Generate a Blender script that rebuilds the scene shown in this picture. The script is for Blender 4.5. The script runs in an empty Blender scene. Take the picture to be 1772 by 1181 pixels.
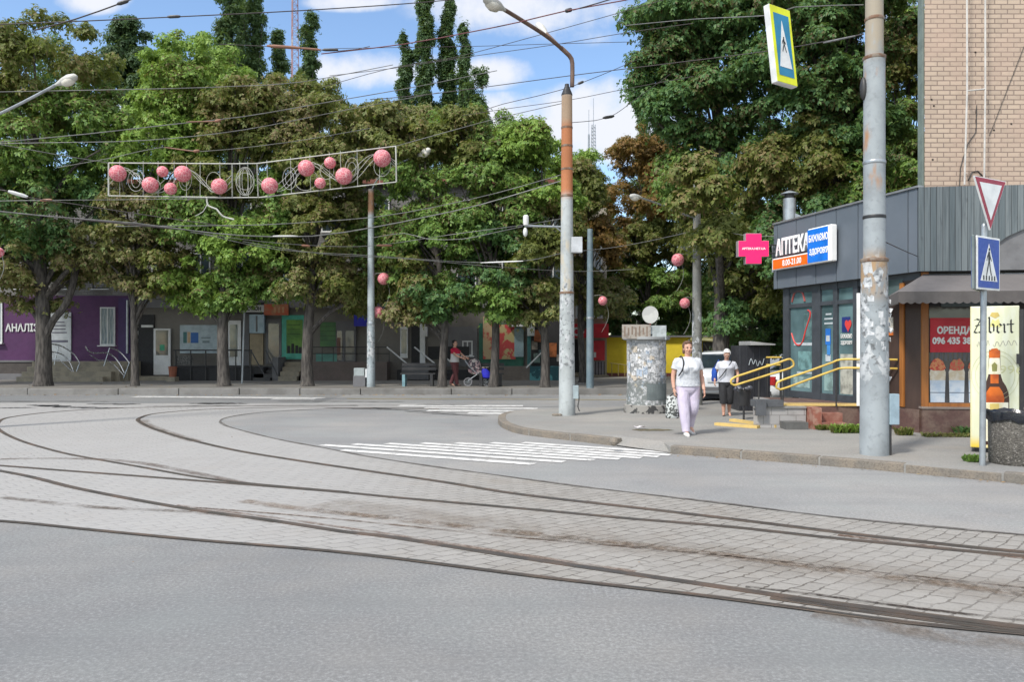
import bpy, math, random
import numpy as np
from mathutils import Vector, Matrix
from mathutils.geometry import tessellate_polygon

C = bpy.context.scene.collection
sc = bpy.context.scene
R = math.radians
V = Vector
rnd = random.Random(7)

# ------------------------------------------------------------ camera
FPX, CX, CY, EYE = 1350.0, 886.0, 600.0, 1.6     # focal length in photo pixels, principal column, horizon row, eye height
cam = bpy.data.cameras.new('camera')
cam.sensor_width = 36.0
cam.lens = 36.0 * FPX / 1772.0
cam.shift_y = 9.5 / 1772.0
cam.clip_end = 2000
co = bpy.data.objects.new('camera', cam)
co.location = (0, 0, EYE)
co.rotation_euler = (R(90), 0, 0)
C.objects.link(co)
sc.camera = co

# ------------------------------------------------------------ sun, sky, exposure
SUN_EL = R(48)
sun_h = V((-0.68, -0.73)).normalized()
sun_dir = V((sun_h.x * math.cos(SUN_EL), sun_h.y * math.cos(SUN_EL), math.sin(SUN_EL)))
sl = bpy.data.lights.new('sun', 'SUN')
sl.energy = 2.0
sl.angle = R(8)
sl.color = (1.0, 0.95, 0.88)
so = bpy.data.objects.new('sun', sl)
so.rotation_euler = sun_dir.to_track_quat('Z', 'Y').to_euler()
so.location = (-20, -20, 40)
C.objects.link(so)

w = bpy.data.worlds.new('World')
sc.world = w
w.use_nodes = True
nt = w.node_tree
nt.nodes.clear()
def wn(t, **k):
    n = nt.nodes.new(t)
    for a, b in k.items(): setattr(n, a, b)
    return n
def wmath(op, a, b=None):
    n = wn('ShaderNodeMath', operation=op)
    for i, x in enumerate((a, b)):
        if x is None: continue
        if isinstance(x, (int, float)): n.inputs[i].default_value = x
        else: nt.links.new(x, n.inputs[i])
    return n.outputs[0]
sky = wn('ShaderNodeTexSky', sky_type='NISHITA')
sky.sun_disc = False
sky.sun_elevation = SUN_EL
sky.sun_rotation = math.atan2(sun_h.x, sun_h.y)
sky.air_density = 1.0
sky.dust_density = 0.4
sky.ozone_density = 2.2
tc = wn('ShaderNodeTexCoord')
sep = wn('ShaderNodeSeparateXYZ')
nt.links.new(tc.outputs['Generated'], sep.inputs[0])
# cumulus banks of the day: each is an ellipse of directions roughened by noise
ydir = wmath('MAXIMUM', sep.outputs[1], 0.05)
u = wmath('DIVIDE', sep.outputs[0], ydir)
v = wmath('DIVIDE', sep.outputs[2], ydir)
nz = wn('ShaderNodeTexNoise')
nz.inputs['Scale'].default_value = 16
nz.inputs['Detail'].default_value = 9
nz.inputs['Roughness'].default_value = 0.6
nt.links.new(tc.outputs['Generated'], nz.inputs['Vector'])
cl = None
for (px, py, a, b, k) in [(632, 122, 120, 40, .95), (850, 125, 90, 36, .85), (740, 118, 150, 34, .75), (1035, 210, 190, 85, 1.15), (900, 205, 150, 55, .85),
                          (915, 10, 240, 62, .8), (160, -8, 80, 38, 1.0), (610, 2, 100, 22, .75), (1000, 60, 110, 26, .35), (1500, 30, 200, 60, .4),
                          (300, 210, 420, 60, .8), (1150, -260, 300, 90, .9), (350, -300, 300, 80, .9)]:
    du = wmath('DIVIDE', wmath('SUBTRACT', u, (px - CX) / FPX), a / FPX)
    dv = wmath('DIVIDE', wmath('SUBTRACT', v, (CY - py) / FPX), b / FPX)
    q = wmath('ADD', wmath('MULTIPLY', du, du), wmath('MULTIPLY', dv, dv))
    s = wmath('MULTIPLY', wmath('MAXIMUM', wmath('SUBTRACT', 1.0, q), 0.0), k)
    cl = s if cl is None else wmath('MAXIMUM', cl, s)
dens = wmath('ADD', wmath('MULTIPLY', cl, 1.0), wmath('MULTIPLY', wmath('SUBTRACT', nz.outputs[0], 0.5), 2.0))
mr = wn('ShaderNodeMapRange', interpolation_type='SMOOTHSTEP')
nt.links.new(dens, mr.inputs[0])
mr.inputs[1].default_value = 0.0
mr.inputs[2].default_value = 1.0
msk = wmath('MULTIPLY', mr.outputs[0], wmath('MINIMUM', wmath('MULTIPLY', cl, 4.0), 1.0))
hs = wn('ShaderNodeHueSaturation')
hs.inputs['Saturation'].default_value = 1.02
hs.inputs['Value'].default_value = .74
nt.links.new(sky.outputs[0], hs.inputs['Color'])
mix = wn('ShaderNodeMix', data_type='RGBA')
nt.links.new(msk, mix.inputs[0])
nt.links.new(hs.outputs[0], mix.inputs[6])
mix.inputs[7].default_value = (2.85, 2.95, 3.2, 1)
# unseen bright clouds added overhead and behind to raise the fill light
hi = wn('ShaderNodeMapRange', interpolation_type='SMOOTHSTEP'); nt.links.new(sep.outputs[2], hi.inputs[0]); hi.inputs[1].default_value = .44; hi.inputs[2].default_value = .62
bk = wn('ShaderNodeMapRange', interpolation_type='SMOOTHSTEP'); nt.links.new(sep.outputs[1], bk.inputs[0]); bk.inputs[1].default_value = -.05; bk.inputs[2].default_value = -.35
up_ = wn('ShaderNodeMapRange', interpolation_type='SMOOTHSTEP'); nt.links.new(sep.outputs[2], up_.inputs[0]); up_.inputs[1].default_value = .05; up_.inputs[2].default_value = .2
n4 = wn('ShaderNodeTexNoise'); n4.inputs['Scale'].default_value = 3.2; n4.inputs['Detail'].default_value = 7; nt.links.new(tc.outputs['Generated'], n4.inputs['Vector'])
cv = wn('ShaderNodeMapRange', interpolation_type='SMOOTHSTEP'); nt.links.new(n4.outputs[0], cv.inputs[0]); cv.inputs[1].default_value = .36; cv.inputs[2].default_value = .56
fill_clouds = wmath('MULTIPLY', cv.outputs[0], wmath('MAXIMUM', hi.outputs[0], wmath('MULTIPLY', bk.outputs[0], up_.outputs[0])))
mix2 = wn('ShaderNodeMix', data_type='RGBA'); nt.links.new(fill_clouds, mix2.inputs[0]); nt.links.new(mix.outputs[2], mix2.inputs[6]); mix2.inputs[7].default_value = (5.2, 5.25, 5.35, 1)
bg = wn('ShaderNodeBackground')
bg.inputs['Strength'].default_value = 0.15
nt.links.new(mix2.outputs[2], bg.inputs['Color'])
wo = wn('ShaderNodeOutputWorld')
nt.links.new(bg.outputs[0], wo.inputs[0])

sc.view_settings.view_transform = 'Standard'
sc.view_settings.look = 'None'
sc.view_settings.gamma = 1
sc.view_settings.use_curve_mapping = False
sc.view_settings.exposure = 1.08

# ------------------------------------------------------------ pixel -> place helpers (survey of the photograph)
def P(px, py, d): return V(((px - CX) * d / FPX, d, EYE - (py - CY) * d / FPX))
def G(px, py, z=0.0):
    d = FPX * (EYE - z) / (py - CY)
    return V(((px - CX) * d / FPX, d, z))

# ------------------------------------------------------------ materials
MATS = {}
def srgb(r, g, b):
    f = lambda c: (c / 255 / 12.92) if c / 255 <= 0.04045 else ((c / 255 + 0.055) / 1.055) ** 2.4
    return (f(r), f(g), f(b))
class NT:
    def __init__(s, name):
        s.m = bpy.data.materials.new(name); s.m.use_nodes = True
        s.t = s.m.node_tree; s.t.nodes.clear()
        s.out = s.n('ShaderNodeOutputMaterial')
    def n(s, ty, **k):
        x = s.t.nodes.new(ty)
        for a, b in k.items(): setattr(x, a, b)
        return x
    def l(s, a, b): s.t.links.new(a, b)
    def sock(s, i, x):
        if x is None: return
        if hasattr(x, 'is_output'): s.l(x, i)
        elif isinstance(x, (tuple, list)) and len(x) == 3 and i.type == 'RGBA': i.default_value = (*x, 1)
        else: i.default_value = x
    def math(s, op, a, b=None, c=None):
        x = s.n('ShaderNodeMath', operation=op)
        for i, y in enumerate((a, b, c)): s.sock(x.inputs[i], y)
        return x.outputs[0]
    def mix(s, f, a, b, blend='MIX'):
        x = s.n('ShaderNodeMix', data_type='RGBA', blend_type=blend)
        s.sock(x.inputs[0], f); s.sock(x.inputs[6], a); s.sock(x.inputs[7], b)
        return x.outputs[2]
    def coord(s, kind='Object', scale=(1, 1, 1)):
        c = s.n('ShaderNodeTexCoord')
        mp = s.n('ShaderNodeMapping'); mp.inputs['Scale'].default_value = scale
        s.l(c.outputs[kind], mp.inputs[0]); return mp.outputs[0]
    def noise(s, vec, scale, detail=4, rough=.55):
        x = s.n('ShaderNodeTexNoise'); x.inputs['Scale'].default_value = scale
        x.inputs['Detail'].default_value = detail; x.inputs['Roughness'].default_value = rough
        s.l(vec, x.inputs['Vector']); return x.outputs[0]
    def ramp(s, f, a, b, lo=0.0, hi=1.0):
        x = s.n('ShaderNodeMapRange', interpolation_type='SMOOTHSTEP'); s.l(f, x.inputs[0])
        x.inputs[1].default_value = a; x.inputs[2].default_value = b
        x.inputs[3].default_value = lo; x.inputs[4].default_value = hi
        return x.outputs[0]
    def bsdf(s, col, rough=.6, metal=0.0, bump=None, bstr=.3, bdist=.02, spec=.5, coat=0):
        b = s.n('ShaderNodeBsdfPrincipled')
        s.sock(b.inputs['Base Color'], col); s.sock(b.inputs['Roughness'], rough); s.sock(b.inputs['Metallic'], metal)
        b.inputs['Specular IOR Level'].default_value = spec
        if coat: b.inputs['Coat Weight'].default_value = coat
        if bump is not None:
            bp = s.n('ShaderNodeBump'); bp.inputs['Strength'].default_value = bstr; bp.inputs['Distance'].default_value = bdist
            s.l(bump, bp.inputs['Height']); s.l(bp.outputs[0], b.inputs['Normal'])
        s.l(b.outputs[0], s.out.inputs[0]); return b
def mat(name, col, rough=.6, metal=0.0, col2=None, ns=4.0, lo=.4, hi=.65, scale=(1, 1, 1), bump=0, bs=30.0, spec=.5, coat=0, grime=.12):
    """a surface of one colour broken up by patches of a second one, light grime and a fine bump"""
    if name in MATS: return MATS[name]
    t = NT(name); c = t.coord('Object', scale)
    col2 = col2 or tuple(x * .8 for x in col)
    f = t.ramp(t.noise(c, ns, 5), lo, hi)
    k = t.mix(f, col, col2)
    g = t.ramp(t.noise(c, ns * 6.3, 3), .35, .75)
    k = t.mix(t.math('MULTIPLY', g, grime), k, tuple(x * .45 for x in col))
    rr = t.math('ADD', t.math('MULTIPLY', g, .12), rough - .04)
    t.bsdf(k, rr, metal, t.noise(c, bs, 3) if bump else None, bump, .01, spec, coat)
    MATS[name] = t.m; return t.m
def brickmat(name, a, b, mortar, bw, bh, ms=.01, vary=.5, uaxis=0, patch=None):
    t = NT(name)
    c = t.n('ShaderNodeTexCoord'); sp = t.n('ShaderNodeSeparateXYZ'); t.l(c.outputs['Object'], sp.inputs[0])
    cb = t.n('ShaderNodeCombineXYZ'); t.l(sp.outputs[uaxis], cb.inputs[0]); t.l(sp.outputs[2], cb.inputs[1])
    br = t.n('ShaderNodeTexBrick'); t.l(cb.outputs[0], br.inputs['Vector'])
    br.inputs['Color1'].default_value = (*a, 1); br.inputs['Color2'].default_value = (*b, 1); br.inputs['Mortar'].default_value = (*mortar, 1)
    br.inputs['Scale'].default_value = 1; br.inputs['Mortar Size'].default_value = ms; br.inputs['Mortar Smooth'].default_value = .3
    br.inputs['Brick Width'].default_value = bw; br.inputs['Row Height'].default_value = bh; br.inputs['Bias'].default_value = 0
    n1 = t.noise(c.outputs['Object'], 1.1, 4); n2 = t.noise(c.outputs['Object'], 9, 4)
    k = t.mix(t.ramp(n1, .35, .75, 0, vary), br.outputs[0], patch or tuple(x * .7 for x in a))
    k = t.mix(t.ramp(n2, .5, .8, 0, .35), k, tuple(x * .55 for x in a))
    h = t.math('SUBTRACT', t.math('MULTIPLY', n2, .3), br.outputs['Fac'])
    t.bsdf(k, .85, 0, h, .6, .012)
    MATS[name] = t.m; return t.m

# ------------------------------------------------------------ mesh builder
ORG = {}
def org(o):
    return ORG.get(o.name, V((0, 0, 0))) if o else V((0, 0, 0))
def tag(o, label, cat, group=None):
    o['label'] = label; o['category'] = cat
    if group: o['group'] = group
    return o
def thing(name, label, cat, loc=(0, 0, 0), group=None):
    o = bpy.data.objects.new(name, None); C.objects.link(o); o.location = loc; o.empty_display_size = .2
    ORG[o.name] = V(loc)
    return tag(o, label, cat, group)
def link(name, me, m, parent=None):
    o = bpy.data.objects.new(name, me); C.objects.link(o)
    if m and not me.materials: me.materials.append(m)
    if parent: o.parent = parent; ORG[o.name] = org(parent)
    return o
class MB:
    def __init__(s): s.v = []; s.f = []
    def add(s, vs, fs):
        b = len(s.v); s.v += [V(x) for x in vs]; s.f += [tuple(i + b for i in f) for f in fs]; return s
    def poly(s, pts):
        pts = [V(p) for p in pts]
        return s.add(pts, [tuple(range(len(pts)))])
    def flat(s, pts):
        """any outline, also concave, filled with triangles"""
        pts = [V(p) for p in pts]
        return s.add(pts, tessellate_polygon([pts]))
    def obox(s, o, a, b, c):
        o, a, b, c = V(o), V(a), V(b), V(c)
        if a.cross(b).dot(c) < 0: a, b = b, a
        p = [o, o + a, o + a + b, o + b]; p += [q + c for q in p]
        return s.add(p, [(3, 2, 1, 0), (4, 5, 6, 7), (0, 1, 5, 4), (1, 2, 6, 5), (2, 3, 7, 6), (3, 0, 4, 7)])
    def box(s, x0, x1, y0, y1, z0, z1): return s.obox((x0, y0, z0), (x1 - x0, 0, 0), (0, y1 - y0, 0), (0, 0, z1 - z0))
    def prism(s, pts, ext):
        pts = [V(p) for p in pts]; ext = V(ext); n = len(pts)
        tr = tessellate_polygon([pts])
        if not tr: return s
        a = sum(((pts[t[1]] - pts[t[0]]).cross(pts[t[2]] - pts[t[0]]) for t in tr), V((0, 0, 0)))
        nw = sum((pts[i].cross(pts[(i + 1) % n]) for i in range(n)), V((0, 0, 0)))
        if nw.dot(ext) < 0: pts = pts[::-1]; tr = tessellate_polygon([pts])
        q = pts + [p + ext for p in pts]
        fs = []
        for t in tr:
            nn = (pts[t[1]] - pts[t[0]]).cross(pts[t[2]] - pts[t[0]])
            t = t if nn.dot(ext) > 0 else t[::-1]
            fs.append(tuple(i + n for i in t)); fs.append(tuple(t[::-1]))
        fs += [(i, (i + 1) % n, (i + 1) % n + n, i + n) for i in range(n)]
        return s.add(q, fs)
    def tube(s, pts, r, n=8, cap=True):
        pts = [V(p) for p in pts]
        if not isinstance(r, (list, tuple)): r = [r] * len(pts)
        vs, fs = [], []; prev = None
        for i, p in enumerate(pts):
            t = (pts[min(i + 1, len(pts) - 1)] - pts[max(i - 1, 0)])
            t = t.normalized() if t.length > 1e-9 else V((0, 0, 1))
            if prev is None:
                a = t.cross(V((0, 0, 1)) if abs(t.z) < .9 else V((1, 0, 0))).normalized()
            else:
                a = prev - t * prev.dot(t)
                a = a.normalized() if a.length > 1e-6 else prev
            prev = a; b = t.cross(a)
            for k in range(n):
                an = 2 * math.pi * k / n
                vs.append(p + (a * math.cos(an) + b * math.sin(an)) * r[i])
        for i in range(len(pts) - 1):
            for k in range(n):
                k2 = (k + 1) % n
                fs.append((i * n + k, i * n + k2, (i + 1) * n + k2, (i + 1) * n + k))
        if cap:
            fs.append(tuple(range(n))[::-1]); fs.append(tuple((len(pts) - 1) * n + k for k in range(n)))
        return s.add(vs, fs)
    def lathe(s, prof, c, n=24):
        c = V(c); vs = []; fs = []
        for (r, z) in prof:
            for k in range(n):
                a = 2 * math.pi * k / n; vs.append(c + V((r * math.cos(a), r * math.sin(a), z)))
        for i in range(len(prof) - 1):
            for k in range(n):
                k2 = (k + 1) % n; fs.append((i * n + k, i * n + k2, (i + 1) * n + k2, (i + 1) * n + k))
        fs.append(tuple(range(n))[::-1]); fs.append(tuple((len(prof) - 1) * n + k for k in range(n)))
        return s.add(vs, fs)
    def ball(s, c, r, nu=16, nv=10, keep=None):
        c = V(c); r = V(r) if not isinstance(r, (int, float)) else V((r, r, r)); vs = [c + V((0, 0, -r.z))]; fs = []
        for j in range(1, nv):
            t = math.pi * j / nv
            for i in range(nu):
                a = 2 * math.pi * i / nu
                vs.append(c + V((r.x * math.sin(t) * math.cos(a), r.y * math.sin(t) * math.sin(a), -r.z * math.cos(t))))
        vs.append(c + V((0, 0, r.z)))
        top = len(vs) - 1
        for i in range(nu):
            i2 = (i + 1) % nu
            fs.append((0, 1 + i2, 1 + i)); fs.append((top, 1 + (nv - 2) * nu + i, 1 + (nv - 2) * nu + i2))
            for j in range(nv - 2):
                fs.append((1 + j * nu + i, 1 + j * nu + i2, 1 + (j + 1) * nu + i2, 1 + (j + 1) * nu + i))
        return s.add(vs, fs)
    def ring(s, cs, n=16):
        """closed loft through ellipses (centre, rx, ry) stacked mainly in z"""
        vs = []; fs = []
        for (c, rx, ry) in cs:
            for k in range(n):
                a = 2 * math.pi * k / n; vs.append(V(c) + V((rx * math.cos(a), ry * math.sin(a), 0)))
        for i in range(len(cs) - 1):
            for k in range(n):
                k2 = (k + 1) % n; fs.append((i * n + k, i * n + k2, (i + 1) * n + k2, (i + 1) * n + k))
        fs.append(tuple(range(n))[::-1]); fs.append(tuple((len(cs) - 1) * n + k for k in range(n)))
        return s.add(vs, fs)
    def ribbon(s, pts, wd, th=0.0):
        pts = [V(p) for p in pts]; L = []; Rr = []
        for i, p in enumerate(pts):
            t = (pts[min(i + 1, len(pts) - 1)] - pts[max(i - 1, 0)]); t.z = 0; t.normalize()
            nn = V((-t.y, t.x, 0)); ww = wd(i / max(1, len(pts) - 1)) if callable(wd) else wd
            L.append(p + nn * ww / 2); Rr.append(p - nn * ww / 2)
        n = len(pts)
        fs = [(i, n + i, n + i + 1, i + 1) for i in range(n - 1)]
        s.add(L + Rr, fs)
        if th:
            dn = V((0, 0, -th)); b = len(s.v) - 2 * n
            s.add([x + dn for x in L + Rr], [])
            for i in range(n - 1):
                s.f.append((b + i + 1, b + 2 * n + i + 1, b + 2 * n + i, b + i)[::-1]); s.f.append((b + n + i, b + 3 * n + i, b + 3 * n + i + 1, b + n + i + 1))
            s.f.append((b, b + n, b + 3 * n, b + 2 * n)); s.f.append((b + n - 1, b + 2 * n - 1, b + 4 * n - 1, b + 3 * n - 1)[::-1])
        return s
    def build(s, name, m, parent=None, smooth=False, bevel=0):
        o0 = org(parent)
        me = bpy.data.meshes.new(name)
        me.from_pydata([tuple(x - o0) for x in s.v], [], s.f)
        me.update()
        if smooth:
            me.polygons.foreach_set('use_smooth', [True] * len(me.polygons))
            if smooth != 'all':
                try: me.set_sharp_from_angle(angle=R(40))
                except Exception: pass
        o = link(name, me, m, parent)
        if bevel:
            b = o.modifiers.new('bevel', 'BEVEL'); b.width = bevel; b.segments = 2; b.limit_method = 'ANGLE'
        return o
def struct(o):
    o['kind'] = 'structure'; return o
def crom(pts, step=.3, closed=False):
    """smooth curve through points"""
    pts = [V(p) for p in pts]; out = []; n = len(pts)
    rng = range(n if closed else n - 1)
    for i in rng:
        if closed: p0, p1, p2, p3 = pts[i - 1], pts[i], pts[(i + 1) % n], pts[(i + 2) % n]
        else: p0, p1, p2, p3 = pts[max(i - 1, 0)], pts[i], pts[i + 1], pts[min(i + 2, n - 1)]
        k = max(2, int((p2 - p1).length / step))
        for j in range(k):
            t = j / k
            out.append(.5 * ((2 * p1) + (p2 - p0) * t + (2 * p0 - 5 * p1 + 4 * p2 - p3) * t * t + (3 * p1 - p0 - 3 * p2 + p3) * t ** 3))
    if not closed: out.append(pts[-1])
    return out
def text(s, name, c, right, up, h, wd, m, parent=None, bold=0.0, th=.004, shear=0.0):
    """lettering cut from sheet: h = cap height, wd = overall width"""
    cu = bpy.data.curves.new(name, 'FONT'); cu.body = s; cu.size = 1; cu.offset = bold; cu.shear = shear
    cu.resolution_u = 3; cu.extrude = .5
    o = bpy.data.objects.new(name, cu); C.objects.link(o)
    dg = bpy.context.evaluated_depsgraph_get()
    me = bpy.data.meshes.new_from_object(o.evaluated_get(dg))
    bpy.data.objects.remove(o); bpy.data.curves.remove(cu)
    n = len(me.vertices); a = np.empty(n * 3); me.vertices.foreach_get('co', a); a = a.reshape(-1, 3)
    x0, x1 = a[:, 0].min(), a[:, 0].max(); y0, y1 = a[:, 1].min(), a[:, 1].max()
    right = V(right).normalized(); up = V(up).normalized(); nn = right.cross(up); c = V(c) - org(parent)
    M = np.array([right, up, nn]).T
    b = np.stack([(a[:, 0] - (x0 + x1) / 2) * wd / (x1 - x0), (a[:, 1] - (y0 + y1) / 2) * h / (y1 - y0), (a[:, 2] + .5) * th], 1)
    me.vertices.foreach_set('co', (b @ M.T + np.array(c)).ravel()); me.update()
    me.materials.clear()
    return link(name, me, m, parent)
def copy_tree(o, parent=None):
    kids = [x for x in bpy.data.objects if x.parent == o]
    c = o.copy(); C.objects.link(c)
    if parent: c.parent = parent
    for k in kids: copy_tree(k, c)
    return c
# ============================================================ SETTING: road, tram bed, pavements
KERB = .11           # near pavement level
FARZ = .20           # far pavement level
def asphalt(name, base, speck=.5, warm=.0):
    t = NT(name); c = t.coord('Object')
    big = t.noise(c, .35, 4); mid = t.noise(c, 2.3, 5); fine = t.noise(c, 55, 3, .75)
    st = t.n('ShaderNodeTexVoronoi'); st.inputs['Scale'].default_value = 48; t.l(c, st.inputs['Vector'])
    k = t.mix(t.ramp(big, .3, .7), tuple(x * .80 for x in base), tuple(x * y for x, y in zip(base, (1.14, 1.11, 1.05))))
    k = t.mix(t.ramp(mid, .45, .8, 0, .3), k, tuple(x * .6 for x in base))
    gr = t.noise(c, 38, 5, .85); g3 = t.noise(c, 5.5, 5, .7)
    k = t.mix(t.ramp(gr, .44, .62, 0, speck * .8), k, tuple(x * .55 for x in base)); k = t.mix(t.ramp(gr, .49, .36, 0, speck * .7), k, tuple(x * 1.55 for x in base))
    k = t.mix(t.ramp(g3, .52, .8, 0, .22), k, tuple(x * .62 for x in base))
    k = t.mix(t.math('MULTIPLY', t.ramp(st.outputs['Distance'], .20, .08), t.ramp(fine, .52, .66, 0, speck * .9)), k, (.42, .41, .38))
    hue = t.noise(c, .8, 3); k = t.mix(t.ramp(hue, .45, .7, 0, .35), k, tuple(x * y for x, y in zip(base, (.93, 1.0, .97)))); k = t.mix(t.ramp(hue, .5, .3, 0, .3), k, tuple(x * y for x, y in zip(base, (1.08, 1.0, .9))))
    # worn wheel streaks along the street
    s = t.noise(t.coord('Object', (.12, 1.6, 1)), 1.0, 4)
    k = t.mix(t.ramp(s, .48, .72, 0, .4), k, tuple(x * .72 for x in base))
    t.bsdf(k, .86, 0, fine, .35, .006)
    MATS[name] = t.m; return t.m
m_road = asphalt('asphalt', (.190, .194, .198), .8)
m_pave = asphalt('pavement_asphalt', (.245, .240, .230), .5)
m_farpave = asphalt('far_pavement_asphalt', (.16, .153, .14), .3)

g = MB()
n = 24
xs = [-400, -120, -60, -40] + list(range(-30, 32, 4)) + [40, 60, 120, 400]
ys = [-60, -20, -8] + list(range(0, 44, 4)) + [60, 100, 200, 500, 1200]
for i in range(len(xs) - 1):
    for j in range(len(ys) - 1):
        g.poly([(xs[i], ys[j], 0), (xs[i + 1], ys[j], 0), (xs[i + 1], ys[j + 1], 0), (xs[i], ys[j + 1], 0)])
struct(g.build('road', m_road))

# rails surveyed from the photograph and laid on the ground
def gp(pts, z=0): return [G(x, y) + V((0, 0, z)) for x, y in pts]
railC = crom(gp([(760, 709), (640, 707.2), (500, 706), (372, 709), (305, 713), (262, 718), (244, 724), (240, 728), (246, 733), (267, 743), (322, 760), (406, 780), (508, 797), (635, 816), (771, 836), (872, 853), (974, 866), (1100, 880), (1261, 899), (1436, 921), (1610, 941), (1772, 957.5), (2150, 990)]))
railD = crom(gp([(-260, 789), (0, 807), (102, 815), (210, 823), (339, 833), (440, 841), (600, 854), (669, 861), (805, 873), (940, 885), (1100, 900), (1261, 913), (1436, 932.5), (1566, 945), (1654, 954), (1772, 964), (2150, 998)]))
railF = crom(gp([(620, 703), (400, 703.5), (217, 707), (102, 713), (17, 723), (-5, 733), (-3, 745), (34, 764), (102, 784), (152, 794), (237, 809), (339, 827.5), (410, 836.5), (500, 845), (600, 853.6)]))
railA = crom(gp([(-260, 777), (0, 817), (135, 848), (305, 880), (474, 904), (600, 924), (669, 931), (855, 961), (1000, 983), (1218, 1015), (1414, 1044), (1610, 1070), (1772, 1090), (2150, 1136)]))
railB = crom(gp([(-320, 884), (0, 903), (135, 916), (339, 936), (600, 958), (900, 996), (1000, 1008), (1218, 1033), (1414, 1059), (1610, 1085), (1772, 1099), (2150, 1144)]))
edgeE = crom(gp([(1000, 704), (820, 707), (640, 706.4), (508, 711), (440, 716), (395, 723), (381, 729), (386, 735), (400, 741), (474, 760), (558, 776), (635, 791), (737, 807), (839, 821), (1000, 843), (1100, 855), (1261, 874), (1436, 896), (1610, 913), (1772, 928), (2150, 962)]))

def resample(pts, n):
    L = [0]
    for a, b in zip(pts, pts[1:]): L.append(L[-1] + (b - a).length)
    out = []; j = 0
    for i in range(n):
        s = L[-1] * i / (n - 1)
        while j < len(L) - 2 and L[j + 1] < s: j += 1
        t = (s - L[j]) / max(1e-9, L[j + 1] - L[j]); out.append(pts[j].lerp(pts[j + 1], min(1, max(0, t))))
    return out
keysE = [(820, 707), (640, 706.4), (508, 711), (440, 716), (381, 729), (400, 741), (474, 760), (558, 776), (635, 791), (839, 821), (1100, 855), (1436, 896), (1772, 928), (2150, 962)]
keysO = [(760, 699), (560, 699), (330, 699), (-120, 699), (-560, 715), (-640, 770), (-520, 860), (-320, 884), (0, 903), (474, 947), (900, 996), (1414, 1059), (1772, 1099), (2150, 1144)]
a = crom(gp(keysE), 1e9); 
def seg(keys):
    k = gp(keys); out = []
    c = crom(k, .25); 
    return c
def dense(keys, per=26):
    pts = gp(keys); out = []; n = len(pts)
    for i in range(n - 1):
        p0, p1, p2, p3 = pts[max(i - 1, 0)], pts[i], pts[i + 1], pts[min(i + 2, n - 1)]
        for j in range(per):
            t = j / per
            out.append(.5 * ((2 * p1) + (p2 - p0) * t + (2 * p0 - 5 * p1 + 4 * p2 - p3) * t * t + (3 * p1 - p0 - 3 * p2 + p3) * t ** 3))
    out.append(pts[-1]); return out
inn, outr = dense(keysE), dense(keysO)
rows = 60
gv = np.array([[p.lerp(q, k / rows)[:2] for k in range(rows + 1)] for p, q in zip(inn, outr)])
cen = np.array([p[:2] for p in crom(gp([(760, 709), (500, 706), (372, 709), (262, 718), (240, 728), (267, 743), (406, 780), (635, 816), (872, 853), (1100, 882), (1436, 922), (1772, 958), (2150, 990)]), .08)])
cs = np.concatenate([[0], np.cumsum(np.linalg.norm(np.diff(cen, axis=0), axis=1))])
flat = gv.reshape(-1, 2); uvs = np.zeros((len(flat), 2))
tn = np.gradient(cen, axis=0); tn /= np.linalg.norm(tn, axis=1)[:, None]
for i0 in range(0, len(flat), 2000):
    q = flat[i0:i0 + 2000]; d = ((q[:, None, :] - cen[None]) ** 2).sum(2); j = d.argmin(1)
    dv = q - cen[j]; uvs[i0:i0 + 2000, 0] = cs[j] + (dv * tn[j]).sum(1)
    uvs[i0:i0 + 2000, 1] = dv[:, 0] * -tn[j][:, 1] + dv[:, 1] * tn[j][:, 0]
me = bpy.data.meshes.new('tram_paving')
ni = len(inn); W1 = rows + 1
me.from_pydata([(x, y, .005) for x, y in flat], [], [(i * W1 + k, (i + 1) * W1 + k, (i + 1) * W1 + k + 1, i * W1 + k + 1) for i in range(ni - 1) for k in range(rows)])
uvl = me.uv_layers.new(name='UVMap')
li = np.empty(len(me.loops), int); me.loops.foreach_get('vertex_index', li)
uvl.data.foreach_set('uv', uvs[li].ravel())
me.update()
if me.polygons[0].normal.z < 0: me.flip_normals()
t = NT('tram_setts'); c = t.coord('Object')
uvn = t.n('ShaderNodeTexCoord'); sp = t.n('ShaderNodeSeparateXYZ'); t.l(uvn.outputs['UV'], sp.inputs[0])
wob = t.noise(c, 3.2, 3); wob2 = t.noise(c, 7, 2); wobf = t.noise(c, 21, 2)
row = t.math('ADD', t.math('SUBTRACT', sp.outputs[0], t.math('MULTIPLY', sp.outputs[1], .37)), t.math('MULTIPLY', t.math('SUBTRACT', wob, .5), .10))
row = t.math('ADD', row, t.math('MULTIPLY', t.math('SUBTRACT', wobf, .5), .035))
col = t.math('ADD', sp.outputs[1], t.math('MULTIPLY', t.math('SUBTRACT', wob2, .5), .06))
cb = t.n('ShaderNodeCombineXYZ'); t.l(col, cb.inputs[0]); t.l(row, cb.inputs[1])
br = t.n('ShaderNodeTexBrick'); t.l(cb.outputs[0], br.inputs['Vector'])
br.inputs['Scale'].default_value = 1; br.inputs['Brick Width'].default_value = .2; br.inputs['Row Height'].default_value = .125
br.inputs['Mortar Size'].default_value = .0085; br.inputs['Mortar Smooth'].default_value = .5
br.inputs['Color1'].default_value = (.268, .256, .236, 1); br.inputs['Color2'].default_value = (.225, .214, .196, 1); br.inputs['Mortar'].default_value = (.055, .045, .036, 1)
big = t.noise(c, .5, 4); dirtn = t.noise(t.coord('Object', (1, 1, 1)), 1.7, 5); fine = t.noise(c, 60, 3)
k = t.mix(t.ramp(wob, .42, .64, .0, .62), br.outputs[0], (.25, .239, .222))   # joints filled and worn away in places
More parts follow.
